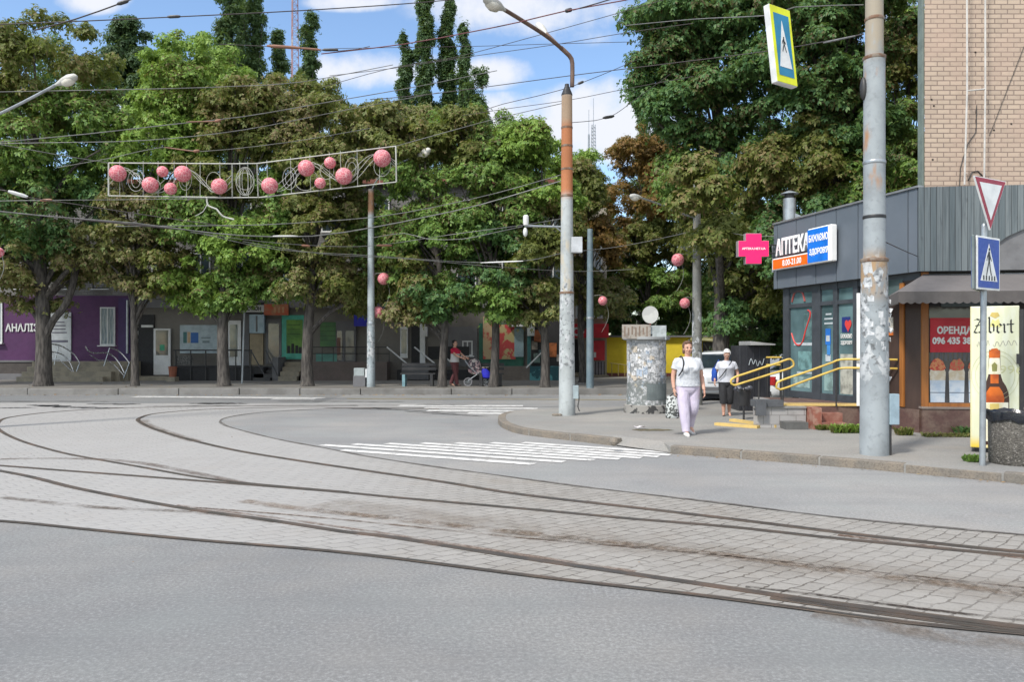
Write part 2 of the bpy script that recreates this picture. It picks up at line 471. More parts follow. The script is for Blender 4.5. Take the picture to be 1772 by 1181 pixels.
k = t.mix(t.ramp(big, .35, .7, 0, .4), k, (.295, .285, .268))
k = t.mix(t.ramp(dirtn, .5, .8, 0, .45), k, (.19, .155, .12)); k = t.mix(t.ramp(t.noise(c, 24, 4, .75), .5, .7, 0, .4), k, (.15, .135, .115)); pat = t.n('ShaderNodeTexVoronoi'); pat.inputs['Scale'].default_value = 3.4; t.l(cb.outputs[0], pat.inputs['Vector']); pq_ = t.n('ShaderNodeSeparateColor'); t.l(pat.outputs['Color'], pq_.inputs[0]); k = t.mix(t.ramp(pq_.outputs[0], .0, 1.0, 0, .22), k, (.17, .16, .145))
k = t.mix(t.ramp(fine, .5, .8, 0, .35), k, (.13, .125, .12))
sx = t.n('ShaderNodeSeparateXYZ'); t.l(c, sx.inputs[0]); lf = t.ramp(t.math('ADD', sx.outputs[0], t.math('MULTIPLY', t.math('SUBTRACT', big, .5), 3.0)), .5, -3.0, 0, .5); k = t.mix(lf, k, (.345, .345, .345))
t.bsdf(k, .88, 0, t.math('SUBTRACT', t.math('MULTIPLY', fine, .4), br.outputs['Fac']), .45, .012)
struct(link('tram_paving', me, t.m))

# iron rails sunk into the setts
t = NT('rail_iron'); c = t.coord('Object'); f = t.noise(c, 2.5, 5)
t.bsdf(t.mix(t.ramp(f, .4, .7), (.085, .078, .072), (.15, .105, .08)), t.ramp(f, .3, .7, .35, .6), .55, t.noise(c, 40, 2), .3, .004)
m_rail = t.m
m_groove = mat('rail_groove', (.05, .042, .036), .8, col2=(.10, .075, .055), ns=3)
def rail(pts, wd=.062, gw=.05, side=1, z=.012):
    pts = resample(pts, max(12, int(sum((b - a).length for a, b in zip(pts, pts[1:])) / .3)))
    o = struct(MB().ribbon([p + V((0, 0, z)) for p in pts], wd, .012).build('tram_rail', m_rail))
    off = []
    for i, p in enumerate(pts):
        tt = (pts[min(i + 1, len(pts) - 1)] - pts[max(i - 1, 0)]); tt.normalize()
        off.append(p + V((-tt.y, tt.x, 0)) * side * (wd + gw) / 2 + V((0, 0, z - .003)))
    MB().ribbon(off, gw).build('rail_groove', m_groove, o)
rail(railC, .052, .035, -1); rail(railD, .045, .03, -1); rail(railF, .045, .03, 1, .0112); rail(railA, .055, .03, 1); rail(railB, .030, .018, -1)
tail = [p for p in railA if p.x > 1.35]
def shift(pts, k): return [p + V((k * .35, -k, 0)) for p in pts]
rail(shift(tail, .085), .03, .018, -1)
struct(MB().ribbon([p + V((0, 0, .011)) for p in edgeE], lambda s: .05 + .02 * math.sin(s * 90)).build('paving_joint', mat('joint_dirt', (.075, .068, .06), .9, col2=(.16, .15, .14), ns=6)))

# newer, paler asphalt of the side carriageway between the track bed and the near kerb
m_road2 = asphalt('side_asphalt', (.238, .24, .243), .6)
k0 = next(i for i, p in enumerate(edgeE) if p.x < G(520, 711).x)
ring = [p + V((0, 0, .0025)) for p in edgeE[k0:]] + [V((16, 7.5, .0025)), V((16, 25.9, .0025)), V((edgeE[k0].x, 25.9, .0025))]
o = MB().flat(ring).build('road', m_road2)
if o.data.polygons[0].normal.z < 0: o.data.flip_normals()
struct(o)
# earth worked into the joint lines between the tracks
def dirtstrip(px, wd, a0, seed, colr=(.2, .14, .095)):
    t = NT('earth_stain'); c = t.coord('Object', (1, 1, 1)); f = t.noise(c, 2.6, 6, .7); ff = t.noise(c, 19, 5, .7)
    b = t.bsdf(t.mix(t.ramp(ff, .4, .65), colr, tuple(x * .45 for x in colr)), .95)
    uvw = t.n('ShaderNodeTexCoord'); s2 = t.n('ShaderNodeSeparateXYZ'); t.l(uvw.outputs['UV'], s2.inputs[0])
    edge = t.ramp(t.math('ABSOLUTE', t.math('SUBTRACT', s2.outputs[1], .5)), .5, .12)
    al = t.math('MULTIPLY', edge, t.math('MULTIPLY', t.ramp(f, .3, .6), t.ramp(ff, .28, .6, .15, a0)))
    t.sock(b.inputs['Alpha'], al)
    pts = [p + V((0, 0, .0085)) for p in crom(gp(px), .3)]
    mb = MB().ribbon(pts, wd); o = mb.build('earth_stain', t.m); n = len(pts)
    ul = o.data.uv_layers.new(name='UVMap')
    for p in o.data.polygons:
        for l in p.loop_indices:
            vi = o.data.loops[l].vertex_index; ul.data[l].uv = ((vi % n) / n, 1.0 if vi < n else 0.0)
    struct(o)
dirtstrip([(420, 868), (500, 880), (669, 898), (880, 922), (1000, 934), (1261, 964), (1436, 988), (1610, 1010), (1772, 1030), (2100, 1068)], .24, .75, 1, (.27, .20, .145))
dirtstrip([(560, 872), (800, 905), (1000, 934), (1261, 964), (1436, 986), (1610, 1008), (1772, 1028), (2100, 1066)], .8, .28, 11, (.25, .20, .15))
dirtstrip([(340, 880), (500, 893), (669, 909), (880, 931), (1000, 941), (1261, 965), (1436, 984), (1772, 1020), (2100, 1056)], .07, .9, 2, (.15, .095, .06))
dirtstrip([(0, 862), (170, 880), (340, 888), (480, 905)], .16, .7, 3, (.12, .085, .06))
dirtstrip([(0, 796), (120, 795), (240, 802), (420, 838)], .22, .6, 4, (.13, .085, .06))
dirtstrip([(305, 876), (474, 898), (669, 926), (900, 962), (1100, 992)], .09, .7, 5, (.22, .14, .1))
dirtstrip([(1290, 1018), (1400, 1030), (1520, 1047), (1640, 1062), (1772, 1077), (2100, 1110)], .07, 1.0, 6, (.035, .022, .014))
dirtstrip([(1410, 1062), (1560, 1092), (1700, 1112), (1900, 1135)], .3, .55, 7, (.2, .15, .11))
dirtstrip([(1450, 928), (1600, 946), (1772, 968), (2000, 990)], .12, .9, 8, (.17, .1, .065))
dirtstrip([(250, 727), (252, 735), (300, 753), (340, 765)], .3, .6, 9, (.16, .11, .08))
# broken tar along the far side of the track bed
m_tar = mat('old_tar', (.03, .03, .032), .75, col2=(.07, .068, .066), ns=5)
rnd.seed(11)
for (x0, y0, x1, y1, wd) in [(-60, 695.5, 190, 695.5, .25), (-60, 707, 60, 706.5, .5), (50, 702, 120, 704.5, .7), (90, 705.5, 215, 707.5, .6), (150, 700, 245, 700.5, .6), (330, 699, 430, 699.5, .7), (250, 704, 420, 702.5, .18), (480, 695, 700, 696, .3), (560, 706.5, 690, 710, .22), (700, 713, 845, 722, .2), (720, 701, 810, 702, .5), (440, 702.5, 700, 702, .16), (640, 707, 790, 716, .2)]:
    A, B = G(x0, y0), G(x1, y1); n = 26
    pts = [A.lerp(B, i / n) + V((0, rnd.uniform(-.12, .12) * wd, .007)) for i in range(n + 1)]
    ws = [max(.02, wd * (.25 + .75 * rnd.random()) * math.sin(math.pi * (i + .4) / (n + .8)) ** .5) for i in range(n + 1)]
    struct(MB().ribbon(pts, lambda s: ws[int(round(s * n))]).build('tar_patch', m_tar))

# zebra crossings and worn white lines
t = NT('road_paint'); c = t.coord('Object'); f = t.noise(c, 6, 5); ff = t.noise(c, 55, 3)
b = t.bsdf(t.mix(t.ramp(f, .35, .75, 0, .7), (.62, .615, .60), (.44, .435, .42)), .8)
t.sock(b.inputs['Alpha'], t.math('SUBTRACT', 1.0, t.math('MULTIPLY', t.ramp(f, .42, .72, .12, 1), t.ramp(ff, .42, .62, .03, .7))))
m_paint = t.m
starts = [(591, 780.5), (557, 771.5), (612, 770), (669, 769), (730, 768.3), (790, 768), (850, 767.8), (905, 767.6)]
ends = [(924, 805), (976, 801), (1028, 798), (1072, 796), (1110, 794), (1140, 792), (1160, 789), (1166, 785)]
for s, e in zip(starts, ends):
    struct(MB().ribbon([G(*s).lerp(G(*e), i / 8) + V((0, 0, .010)) for i in range(9)], .185).build('crosswalk_marking', m_paint))
for s, e in [((690, 703), (905, 703.5)), ((735, 707), (930, 708)), ((740, 711.5), (962, 713)), ((810, 716), (900, 717))]:
    struct(MB().ribbon([G(*s) + V((0, 0, .010)), G(*e) + V((0, 0, .010))], .42).build('crosswalk_marking', m_paint))
for s, e, wd in [((232, 687.5), (560, 690), .5), ((470, 692), (545, 692), .3)]:
    struct(MB().ribbon([G(*s) + V((0, 0, .010)), G(*e) + V((0, 0, .010))], wd).build('lane_marking', m_paint))
struct(MB().ribbon([G(600, 691) + V((0, 0, .0105)), G(900, 692) + V((0, 0, .0105)), G(1090, 693) + V((0, 0, .0105))], .16).build('lane_marking', mat('faded_yellow_line', (.42, .34, .17), .8)))

# near pavement: kerb line surveyed along its foot
kf = [G(1930, 856), G(1772, 839), G(1500, 813), G(1330, 799), G(1159, 786)]      # right run, drop kerb, then the rounded corner
kc = crom([G(1067, 773), G(980, 762.5), (V(G(905, 753)))] + [G(878, 745), G(865, 737), G(863, 730), G(870, 724), G(890, 719), G(930, 716)], .25)
rim = [V((20, 6.2, 0))] + kf + [G(1159, 786) + V((.0, .5, 0)), G(1067, 773) + V((0, .5, 0))] + kc + [G(1010, 714), G(1085, 711.5), G(1150, 706), G(1196, 703), G(1230, 700.5), V((7.5, 20.6, 0)), V((7.5, 40, 0)), V((30, 40, 0)), V((30, 6, 0))]
mb = MB(); up = V((0, 0, KERB))
top = [p + up for p in rim]
mb.flat(top)
for i_ in range(len(rim)): mb.poly([top[i_], top[(i_ + 1) % len(rim)], rim[(i_ + 1) % len(rim)] - up * .3, rim[i_] - up * .3])
struct(mb.build('pavement', m_pave))
if C.objects['pavement'].data.polygons[0].normal.z < 0: C.objects['pavement'].data.flip_normals()
t = NT('kerb_granite'); c = t.coord('Object'); vv = t.n('ShaderNodeTexVoronoi'); vv.inputs['Scale'].default_value = 38; t.l(c, vv.inputs['Vector'])
f = t.noise(c, 3, 4); k = t.mix(t.ramp(f, .35, .7), (.215, .18, .14), (.15, .138, .12))
k = t.mix(t.ramp(t.noise(c, 45, 3), .45, .65, 0, .6), k, (.09, .08, .07)); k = t.mix(t.ramp(vv.outputs['Distance'], .28, .1, 0, .35), k, (.30, .27, .23))
t.bsdf(k, .85, 0, t.noise(c, 60, 3), .6, .01); m_kerb = t.m
def kerbrun(pts, L=1.05, z=KERB, wd=.15, m=m_kerb, jit=.008, low=0.0):
    pts = resample(pts, 400); tot = sum((b - a).length for a, b in zip(pts, pts[1:])); nst = max(1, round(tot / L)); per = 399 / nst
    for i in range(nst):
        a, b = int(round(i * per)), int(round((i + 1) * per)); sub = [pts[int(round(a + (b - a) * k / 6))] for k in range(7)]
        front = []; back = []
        for k, p in enumerate(sub):
            j = int(round(a + (b - a) * k / 6)); tt = pts[min(j + 1, 399)] - pts[max(j - 1, 0)]; tt.normalize(); nn = V((-tt.y, tt.x, 0))
            sh = tt * (.011 if k == 0 else -.011 if k == 6 else 0)
            front.append(p + sh - nn * .009); back.append(p + sh + nn * wd)
        h = z + rnd.uniform(-jit, jit) + .006; mbk = MB(); d = V((0, 0, rnd.uniform(-jit, jit)))
        mbk.prism([q + V((0, 0, -.02)) for q in front] + [q + V((0, 0, -.02)) for q in back[::-1]], V((0, 0, h + .02)))
        struct(mbk.build('kerb', m_kerb if m is None else m, bevel=.012))
kerbrun(kf[::-1][0:1] + [G(1330, 799), G(1500, 813), G(1772, 839), G(1930, 856)] if False else [G(1159, 786), G(1330, 799), G(1500, 813), G(1772, 839), G(1930, 856)])
kerbrun(kc[::-1])
struct(MB().flat([G(1067, 773) + V((0, 0, .02)), G(1159, 786) + V((0, 0, .02)), G(1159, 786) + V((.0, .5, KERB + .012)), G(1067, 773) + V((0, .5, KERB + .012))]).build('kerb_ramp', m_pave))
if C.objects['kerb_ramp'].data.polygons[0].normal.z < 0: C.objects['kerb_ramp'].data.flip_normals()

# far pavement with its own kerb, running the whole width of the street
fy = 25.75
struct(MB().box(-60, 60, fy + .15, 46, -.1, FARZ).build('pavement', m_farpave))
m_fk = mat('far_kerb_stone', (.20, .195, .185), .85, col2=(.14, .135, .125), ns=1.2, bump=.3, bs=20)
x = -26.0
while x < 26:
    L = rnd.choice([2.0, 2.0, 3.0]); h = FARZ + .012 + rnd.uniform(-.008, .008)
    struct(MB().box(x + .012, x + L - .012, fy + rnd.uniform(-.012, .012), fy + .18, -.05, h).build('kerb', m_fk, bevel=.015)); x += L
# scuffed hole in the pavement with a scrap of paper
t = NT('bare_earth'); c = t.coord('Object'); f = t.noise(c, 9, 4)
b = t.bsdf(t.mix(t.ramp(f, .4, .6), (.13, .10, .06), (.07, .07, .035)), .95, 0, f, .6, .03); m_earth = t.m
hc = G(1128, 745, KERB); pts = [hc + V((math.cos(a) * .36 * rnd.uniform(.8, 1.15), math.sin(a) * .17 * rnd.uniform(.75, 1.2), .004)) for a in [i * math.pi / 14 for i in range(28)]]
struct(MB().flat(pts).build('bare_earth', m_earth))
p = MB(); c0 = G(1108, 743.5, KERB) + V((0, 0, .02))
for i in range(5):
    for j in range(3): p.add([], [])
gr = [[c0 + V((-.11 + .055 * i, -.06 + .06 * j, .012 + .035 * rnd.random())) for j in range(3)] for i in range(5)]
for i in range(4):
    for j in range(2): p.poly([gr[i][j], gr[i + 1][j], gr[i + 1][j + 1], gr[i][j + 1]])
tag(p.build('paper_scrap', mat('white_paper', (.75, .70, .74), .8)), 'crumpled pale paper scrap lying on a bare earth patch in the pavement', 'litter')
rk = MB().ball(G(1062, 770.5, KERB) + V((0, 0, .05)), (.07, .09, .07), 9, 6).build('kerb_rubble', m_kerb); tag(rk, 'broken lump of kerb stone lying at the end of the rounded kerb', 'rubble')
# leaf litter and grit along the kerbs
rg = np.random.default_rng(5); vs = []
def litter(p, z, s):
    a = rg.uniform(0, 6.28); t_ = np.array([math.cos(a), math.sin(a), 0]) * s; n_ = np.array([-math.sin(a), math.cos(a), 0]) * s * .45; q = np.array([p[0], p[1], z + .003]); vs.append([q - t_, q + n_ + [0, 0, s * rg.uniform(.1, .5)], q + t_ + [0, 0, s * .2], q - n_])
for i in range(170): litter((rg.uniform(-20, 8), 25.7 - abs(rg.normal()) * .25), .004, rg.uniform(.03, .07))
for i in range(90): litter((rg.uniform(-20, 8), rg.uniform(26.3, 30)), FARZ, rg.uniform(.03, .07))
kk = kf[::-1]
for i in range(70):
    j = rg.integers(0, len(kf) - 1); p = kf[j].lerp(kf[j + 1], rg.random()); litter((p.x, p.y - abs(rg.normal()) * .10 - .03), .004, rg.uniform(.010, .03))
for i in range(40): litter((rg.uniform(-5, 6), rg.uniform(5, 22)), .012, rg.uniform(.008, .022))
vs = np.array(vs).reshape(-1, 3); me = bpy.data.meshes.new('fallen_leaves'); me.from_pydata([tuple(x) for x in vs], [], [(i, i + 1, i + 2, i + 3) for i in range(0, len(vs), 4)])
o = link('fallen_leaves', me, mat('dry_leaf', (.22, .13, .055), .9, col2=(.30, .24, .14), ns=2)); o['kind'] = 'stuff'
# ============================================================ common finishes
struct_fix = C.objects.get('bare_earth')
if struct_fix: struct(struct_fix)
m_white = mat('white_paint', (.74, .74, .72), .5, col2=(.62, .62, .6), ns=3)
m_black = mat('black_metal', (.022, .022, .024), .5, col2=(.035, .034, .033), ns=3)
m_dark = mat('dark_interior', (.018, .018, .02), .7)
m_gal = mat('galvanised', (.36, .39, .41), .42, .6, col2=(.28, .30, .32), ns=5)
m_yel = mat('yellow_rail_paint', (.62, .44, .09), .4, col2=(.5, .34, .07), ns=3)
m_lampglass = mat('lamp_glass', (.66, .63, .55), .25, col2=(.52, .49, .42), ns=4)
m_chrome = mat('chrome_rail', (.55, .56, .57), .25, .9)
def glass(name, col=(.02, .03, .035), rough=.06):
    t = NT(name); c = t.coord('Object'); f = t.noise(c, .9, 3)
    t.bsdf(t.mix(t.ramp(f, .35, .7), col, tuple(x * 2.4 + .01 for x in col)), t.ramp(t.noise(c, 4, 4), .3, .8, rough, rough + .12), 0, f, .05, .02, .7)
    MATS[name] = t.m; return t.m
m_glass = glass('window_glass')
m_glassg = glass('shop_glass', (.035, .055, .055))

# ============================================================ PHARMACY PAVILION
ph = thing('pharmacy_building', 'low grey corner pavilion with a pharmacy sign, glass shopfront and wood-clad front', 'building', (7, 14, 0))
ZB, ZT = 2.88, 4.31
Nn, Ff = V((6.92, 13.3, 0)), V((5.83, 17.4, 0))
uL = (Ff - Nn).normalized(); nL = V((-uL.y, uL.x, 0)); nL = nL if nL.x < 0 else -nL
vF = V((4.58, -.55, 0)).normalized(); nF = V((vF.y, -vF.x, 0)); nF = nF if nF.y < 0 else -nF
Rr = Nn + vF * 5.0
W0 = Nn - nL * .12 - nF * .12; Wf = W0 + uL * 3.95; WR = W0 + vF * 5
def onl(px, A=W0, u=uL):            # point of a wall line seen in a column of the survey
    k = (px - CX) / FPX; s = (A.x - k * A.y) / (k * u.y - u.x); return A + u * s
def zat(py, p): return EYE - (py - CY) * p.y / FPX
m_clad = mat('grey_panel', (.118, .138, .163), .45, col2=(.10, .12, .143), ns=.8, grime=.05)
m_fasc = mat('fascia_core', (.05, .055, .06), .6)
back = [V((9.2, 18.3, 0)), V((13.5, 17.2, 0)), V((13.5, 14.0, 0))]
plan = [Nn - nL * .03 - nF * .03, Ff - nL * .03, *back[:2], V((13.5, Rr.y, 0)) - nF * .03, Rr - nF * .03]
MB().prism([p + V((0, 0, ZB)) for p in plan], (0, 0, ZT - ZB - .04)).build('roof', m_fasc, ph)
# left cladding panels between dark seams
seams = [1338.2, 1345, 1377.5, 1411.6, 1446.7, 1484.6, 1526, 1571, 1588]
for a, b in zip(seams, seams[1:]):
    A, B = onl(a, Nn), onl(b, Nn); e = (B - A).normalized() * .012; A, B = A + e, B - e
    MB().obox(A + V((0, 0, ZB)), B - A, -nL * .028, (0, 0, ZT - ZB)).build('cladding_panel', m_clad, ph, bevel=.004)
MB().obox(Ff + nL * .03 + V((0, 0, ZT)), Nn - Ff - uL * .03, -nL * .12, (0, 0, .035)).build('coping', mat('coping_metal', (.30, .31, .32), .4, .5), ph)
# wood front with an arch cut into its foot
t = NT('weathered_boards'); c = t.n('ShaderNodeTexCoord'); sp = t.n('ShaderNodeSeparateXYZ'); t.l(c.outputs['Object'], sp.inputs[0])
xw = t.math('DIVIDE', sp.outputs[0], .098); fl = t.math('FLOOR', xw); fr = t.math('FRACT', xw)
wnz = t.n('ShaderNodeTexWhiteNoise', noise_dimensions='1D'); t.l(fl, wnz.inputs['W'])
grain = t.noise(t.coord('Object', (28, 28, 1.1)), 1.0, 5); kn = t.noise(t.coord('Object', (9, 9, 2.5)), 1.0, 3)
k = t.mix(wnz.outputs[0], (.10, .125, .135), (.155, .178, .185)); k = t.mix(t.ramp(grain, .4, .7, 0, .7), k, (.06, .075, .082)); k = t.mix(t.ramp(kn, .62, .75, 0, .55), k, (.05, .055, .06))
gapm = t.ramp(t.math('ABSOLUTE', t.math('SUBTRACT', fr, .5)), .44, .49); k = t.mix(gapm, k, (.02, .022, .025))
t.bsdf(k, .8, 0, t.math('SUBTRACT', grain, t.math('MULTIPLY', gapm, 2.0)), .5, .012); m_boards = t.m
o0 = Nn; arch = []
ax0, ax1 = 1.02, 4.6                      # metres along the front where the arch springs
for i in range(15):
    a = math.pi * i / 14; arch.append((ax0 + (ax1 - ax0) * (1 - math.cos(a)) / 2, ZB + .06 + .82 * math.sin(a)))
outl = [(0, ZT), (0, ZB)] + [(ax0, ZB)] + arch + [(ax1, ZB), (5.0, ZB), (5.0, ZT)]
MB().prism([o0 + vF * x + V((0, 0, z)) for x, z in outl], nF * .05).build('board_front', m_boards, ph)
MB().prism([o0 - nF * .02 + vF * x + V((0, 0, z)) for x, z in [(ax0, ZB + .01)] + arch[1:-1] + [(ax1, ZB + .01)]], nF * .03).build('arch_panel', mat('arch_grey', (.16, .16, .165), .7), ph)
# walls below
m_brown = mat('brown_panel', (.055, .036, .030), .38, col2=(.085, .055, .045), ns=1.6, scale=(1, 1, .35), grime=.25)
def wallL(pa, pb, z0, z1, name, m, out=.0, th=.06, parent=None):
    A, B = onl(pa), onl(pb); return MB().obox(A + nL * out + V((0, 0, z0)), B - A, -nL * th, (0, 0, z1 - z0)).build(name, m, parent or ph)
m_frame = mat('grey_alu_frame', (.075, .085, .098), .4, .3, grime=.05)
LZ = .50
fin = W0 + uL * 2.9
MB().prism([V((7.6, 13.6, .02)), V((6.6, 17.0, .02)), V((9.4, 17.9, .02)), V((13.4, 16.9, .02)), V((13.4, 12.95, .02))], (0, 0, ZB - .03)).build('core_wall', m_dark, ph)
for a, b in [(1357, 1367), (1407, 1421), (1443.5, 1450.5), (1478, 1486)]: wallL(a, b, LZ, ZB, 'frame_post', m_frame, .03, .1)
wallL(1367, 1478, 2.44, 2.52, 'transom_bar', m_frame, .02, .09); wallL(1367, 1478, LZ, LZ + .14, 'bottom_rail', m_frame, .02, .09); wallL(1357, 1593, ZB - .12, ZB, 'head_rail', m_frame, .01, .09)
m_sg = glass('pharmacy_glass', (.05, .085, .09)); pans = []
for a, b in [(1367, 1407), (1421, 1443.5), (1450.5, 1478)]: pans.append(wallL(a, b, LZ + .14, ZB - .12, 'glass_pane', m_sg, -.02, .02))
# stickers on the panes: printed film, each lying on its pane
def filmL(px, py, wd, h, m, name, par, out=-.014, rot=0):
    A = onl(px); z = zat(py, A); e = (-uL); pts = [A + nL * out + e * sx * wd / 2 + V((0, 0, z + sz * h / 2)) for sx, sz in [(-1, -1), (1, -1), (1, 1), (-1, 1)]]
    return MB().prism(pts, nL * .003).build(name, m, par)
m_red = mat('red_film', (.62, .05, .04), .5, col2=(.5, .04, .04)); m_blue = mat('blue_film', (.02, .16, .55), .5); m_film = mat('pale_film', (.45, .50, .52), .6)
ex = -uL
def lineL(pts, r, m, name, par, out=-.01):
    q = []
    for px, py in pts:
        A = onl(px); q.append(A + nL * out + V((0, 0, zat(py, A))))
    return MB().tube(crom(q, .05), r, 6).build(name, m, par, True)
lineL([(1369, 577), (1374, 592), (1381, 598), (1388, 592), (1394, 570), (1401, 548), (1401, 540), (1397, 537)], .016, m_red, 'window_film', pans[0])
lineL([(1370, 523), (1374, 508), (1381, 504), (1388, 507), (1392, 522)], .022, mat('faded_red_film', (.30, .07, .06), .5), 'window_film', pans[0])
wallL(1373, 1404, 1.62, 1.68, 'shelf_edge', m_film, -.013, .006); wallL(1378, 1404, 1.02, 1.06, 'shelf_edge', m_film, -.013, .006)
for (a, b, z0, z1, cc) in [(1372, 1400, .72, .95, (.30, .42, .40)), (1380, 1405, 1.1, 1.5, (.16, .30, .30)), (1425, 1441, .7, 1.05, (.24, .36, .34)), (1453, 1476, .66, 1.45, (.42, .42, .36)), (1390, 1405, 1.75, 2.3, (.10, .18, .18))]:
    wallL(a, b, z0, z1, 'display_print', mat('display%d' % a, cc, .5, col2=tuple(x * .5 for x in cc), ns=7), -.016, .003)
filmL(1432, 583, .16, .33, m_blue, 'window_film', pans[1]); filmL(1432, 586, .11, .12, m_film, 'window_film', pans[1], -.010)
filmL(1433, 607, .10, .22, mat('blue_film_b', (.05, .24, .6), .5), 'window_film', pans[1]); filmL(1432, 620, .16, .14, m_film, 'window_film', pans[1])
filmL(1463, 562, .24, .30, mat('navy_film', (.015, .03, .16), .5), 'window_film', pans[2])
A = onl(1467); z0 = zat(563, A); hp = []
for i in range(24):
    a = 2 * math.pi * i / 24; hx = .0075 * 16 * math.sin(a) ** 3; hz = .0085 * (13 * math.cos(a) - 5 * math.cos(2 * a) - 2 * math.cos(3 * a) - math.cos(4 * a)); hp.append(A + nL * -.009 + ex * hx * .8 + V((0, 0, z0 + hz)))
MB().prism(hp, nL * .003).build('heart_film', m_red, pans[2])
def ptext(s, px, py, h, wd, m, name, par, out, bold=.0, th=.004):
    A = onl(px); return text(s, name, A + nL * out + V((0, 0, zat(py, A))), ex, (0, 0, 1), h, wd, m, par, bold, th)
ptext('БАЖАЄМО', 1464, 582, .09, .33, m_white, 'window_lettering', pans[2], -.010, .02); ptext("ЗДОРОВ'Я", 1464, 594, .09, .33, m_white, 'window_lettering', pans[2], -.010, .02)
for yy, ww in ((544, .18), (552, .26), (560, .26)): filmL(1433, yy, ww, .035, m_film, 'window_film', pans[1], -.012)
# white door standing open, and brown wall to the corner
hg = onl(1489); ray = (V((0, 0, 0)) - hg); ray.z = 0; ray.normalize(); dd = (ray + V((-.035, 0, 0))).normalized(); pn = V((-dd.y, dd.x, 0))
dr = MB(); 
for (a0, a1, z0, z1) in [(0, .09, 0, 2.05), (.71, .8, 0, 2.05), (.09, .71, 0, .18), (.09, .71, 1.93, 2.05), (.09, .71, .95, 1.05)]:
    dr.obox(hg + nL * .05 + dd * a0 + V((0, 0, LZ + .02 + z0)), dd * (a1 - a0), pn * .06, (0, 0, z1 - z0))
dro = dr.build('door', m_white, ph)
MB().obox(hg + nL * .05 + dd * .09 + pn * .025 + V((0, 0, LZ + .2)), dd * .62, pn * .01, (0, 0, 1.75)).build('door_pane', m_glass, dro)
MB().obox(hg + nL * .05 + dd * .72 - pn * .03 + V((0, 0, LZ + 1.0)), dd * .03, pn * .025, (0, 0, .2)).build('door_handle', m_black, dro)
wallL(1491, 1593.6, .50, 2.88, 'brown_wall', m_brown, .0, .3)
wallL(1538, 1563, 2.45, 2.80, 'transom_window', glass('transom_glass', (.05, .07, .07)), .012, .03)
m_orange = mat('orange_wood', (.36, .135, .030), .45, col2=(.27, .10, .025), ns=2, scale=(6, 6, .6))
A = onl(1566); MB().obox(A + nL * .03 + V((0, 0, .53)), uL * .10, -nL * .05, (0, 0, 2.2)).build('wood_trim', m_orange, ph)
A = onl(1538); pp = wallL(1534.5, 1546, 1.80, 2.13, 'notice', mat('notice_paper', (.62, .58, .50), .7, col2=(.35, .33, .28), ns=30), .012, .02); wallL(1534.5, 1546, 1.80, 1.86, 'notice_foot', mat('orange_print', (.60, .16, .03), .6), .016, .02, pp)
# front wall, window with posters
def wallF(x0, x1, z0, z1, name, m, out=0.0, th=.06, par=None): return MB().obox(W0 + vF * x0 + nF * out + V((0, 0, z0)), vF * (x1 - x0), -nF * th, (0, 0, z1 - z0)).build(name, m, par or ph)
wallF(0.11, 5, .57, ZB, 'front_wall', mat('window_void', (.02, .018, .018), .5), .0, .3)
wallF(0.0, .11, .50, ZB, 'wood_post', m_orange, .04, .2); wallF(.11, 1.4, .56, .63, 'wood_sill', m_orange, .05, .2)
winf = wallF(.13, 1.35, .63, 2.6, 'window', glass('blind_glass', (.03, .03, .032)), .012, .03)
for i in range(11): wallF(.15 + i * .075, .20 + i * .075, 1.35, 1.68, 'blind_slat', mat('blind_grey', (.10, .10, .105), .6), .016, .01, winf)
rp = wallF(.14, 1.35, 1.50, 2.09, 'rent_poster', mat('red_poster', (.50, .008, .022), .5, col2=(.42, .008, .02), ns=1), .03, .012, winf)
def ftext(s, x, z, h, wd, m, name, par, out, bold=0, th=.004): return text(s, name, W0 + vF * x + nF * out + V((0, 0, z)), vF, (0, 0, 1), h, wd, m, par, bold, th)
ftext('ОРЕНДА', .535, 1.87, .155, .57, m_white, 'poster_lettering', rp, .032, .045); ftext('096 435 38', .487, 1.70, .125, .63, m_white, 'poster_lettering', rp, .032, .045)
m_cup = mat('printed_cup', (.60, .66, .72), .5, col2=(.45, .55, .66), ns=8); m_cream = mat('printed_cream', (.62, .52, .36), .5, col2=(.72, .66, .55), ns=14)
m_berry = mat('printed_berry', (.50, .05, .03), .5, col2=(.60, .25, .10), ns=18, lo=.45, hi=.55); m_nut = mat('printed_nut', (.42, .20, .08), .5, col2=(.55, .08, .05), ns=22, lo=.45, hi=.55)
for i, (x, tm) in enumerate([(.265, m_berry), (.575, m_nut), (.89, m_berry)]):
    f2 = lambda pts, o: [W0 + vF * (x + a) + nF * o + V((0, 0, z)) for a, z in pts]
    cup = MB().prism(f2([(-.115, .64), (.115, .64), (.125, 1.02), (-.125, 1.02)], .014), nF * .004).build('food_print', m_cup, winf)
    MB().prism(f2([(-.125, 1.02), (.125, 1.02), (.13, 1.16), (.10, 1.25), (-.10, 1.25), (-.13, 1.16)], .0145), nF * .004).build('food_print', m_cream, winf)
    rnd.seed(i); tp = [(.125 * math.cos(a) * rnd.uniform(.85, 1.1), 1.23 + (.17 if math.sin(a) > 0 else .05) * math.sin(a) * rnd.uniform(.8, 1.15)) for a in [2 * math.pi * j / 16 for j in range(16)]]
    MB().prism(f2(tp, .015), nF * .006).build('food_print', tm, winf)
    MB().prism(f2([(-.12, .80), (.12, .80), (.12, .815), (-.12, .815)], .0165), nF * .004).build('food_print', mat('print_line', (.16, .2, .26), .5), winf)
tx = wallF(.32, 1.3, 2.28, 2.42, 'menu_film', mat('dim_film', (.10, .13, .14), .5), .03, .01, winf)
m_gran = mat('red_granite', (.115, .062, .052), .6, col2=(.17, .115, .09), ns=3.5, bump=.2, bs=15, grime=.35)
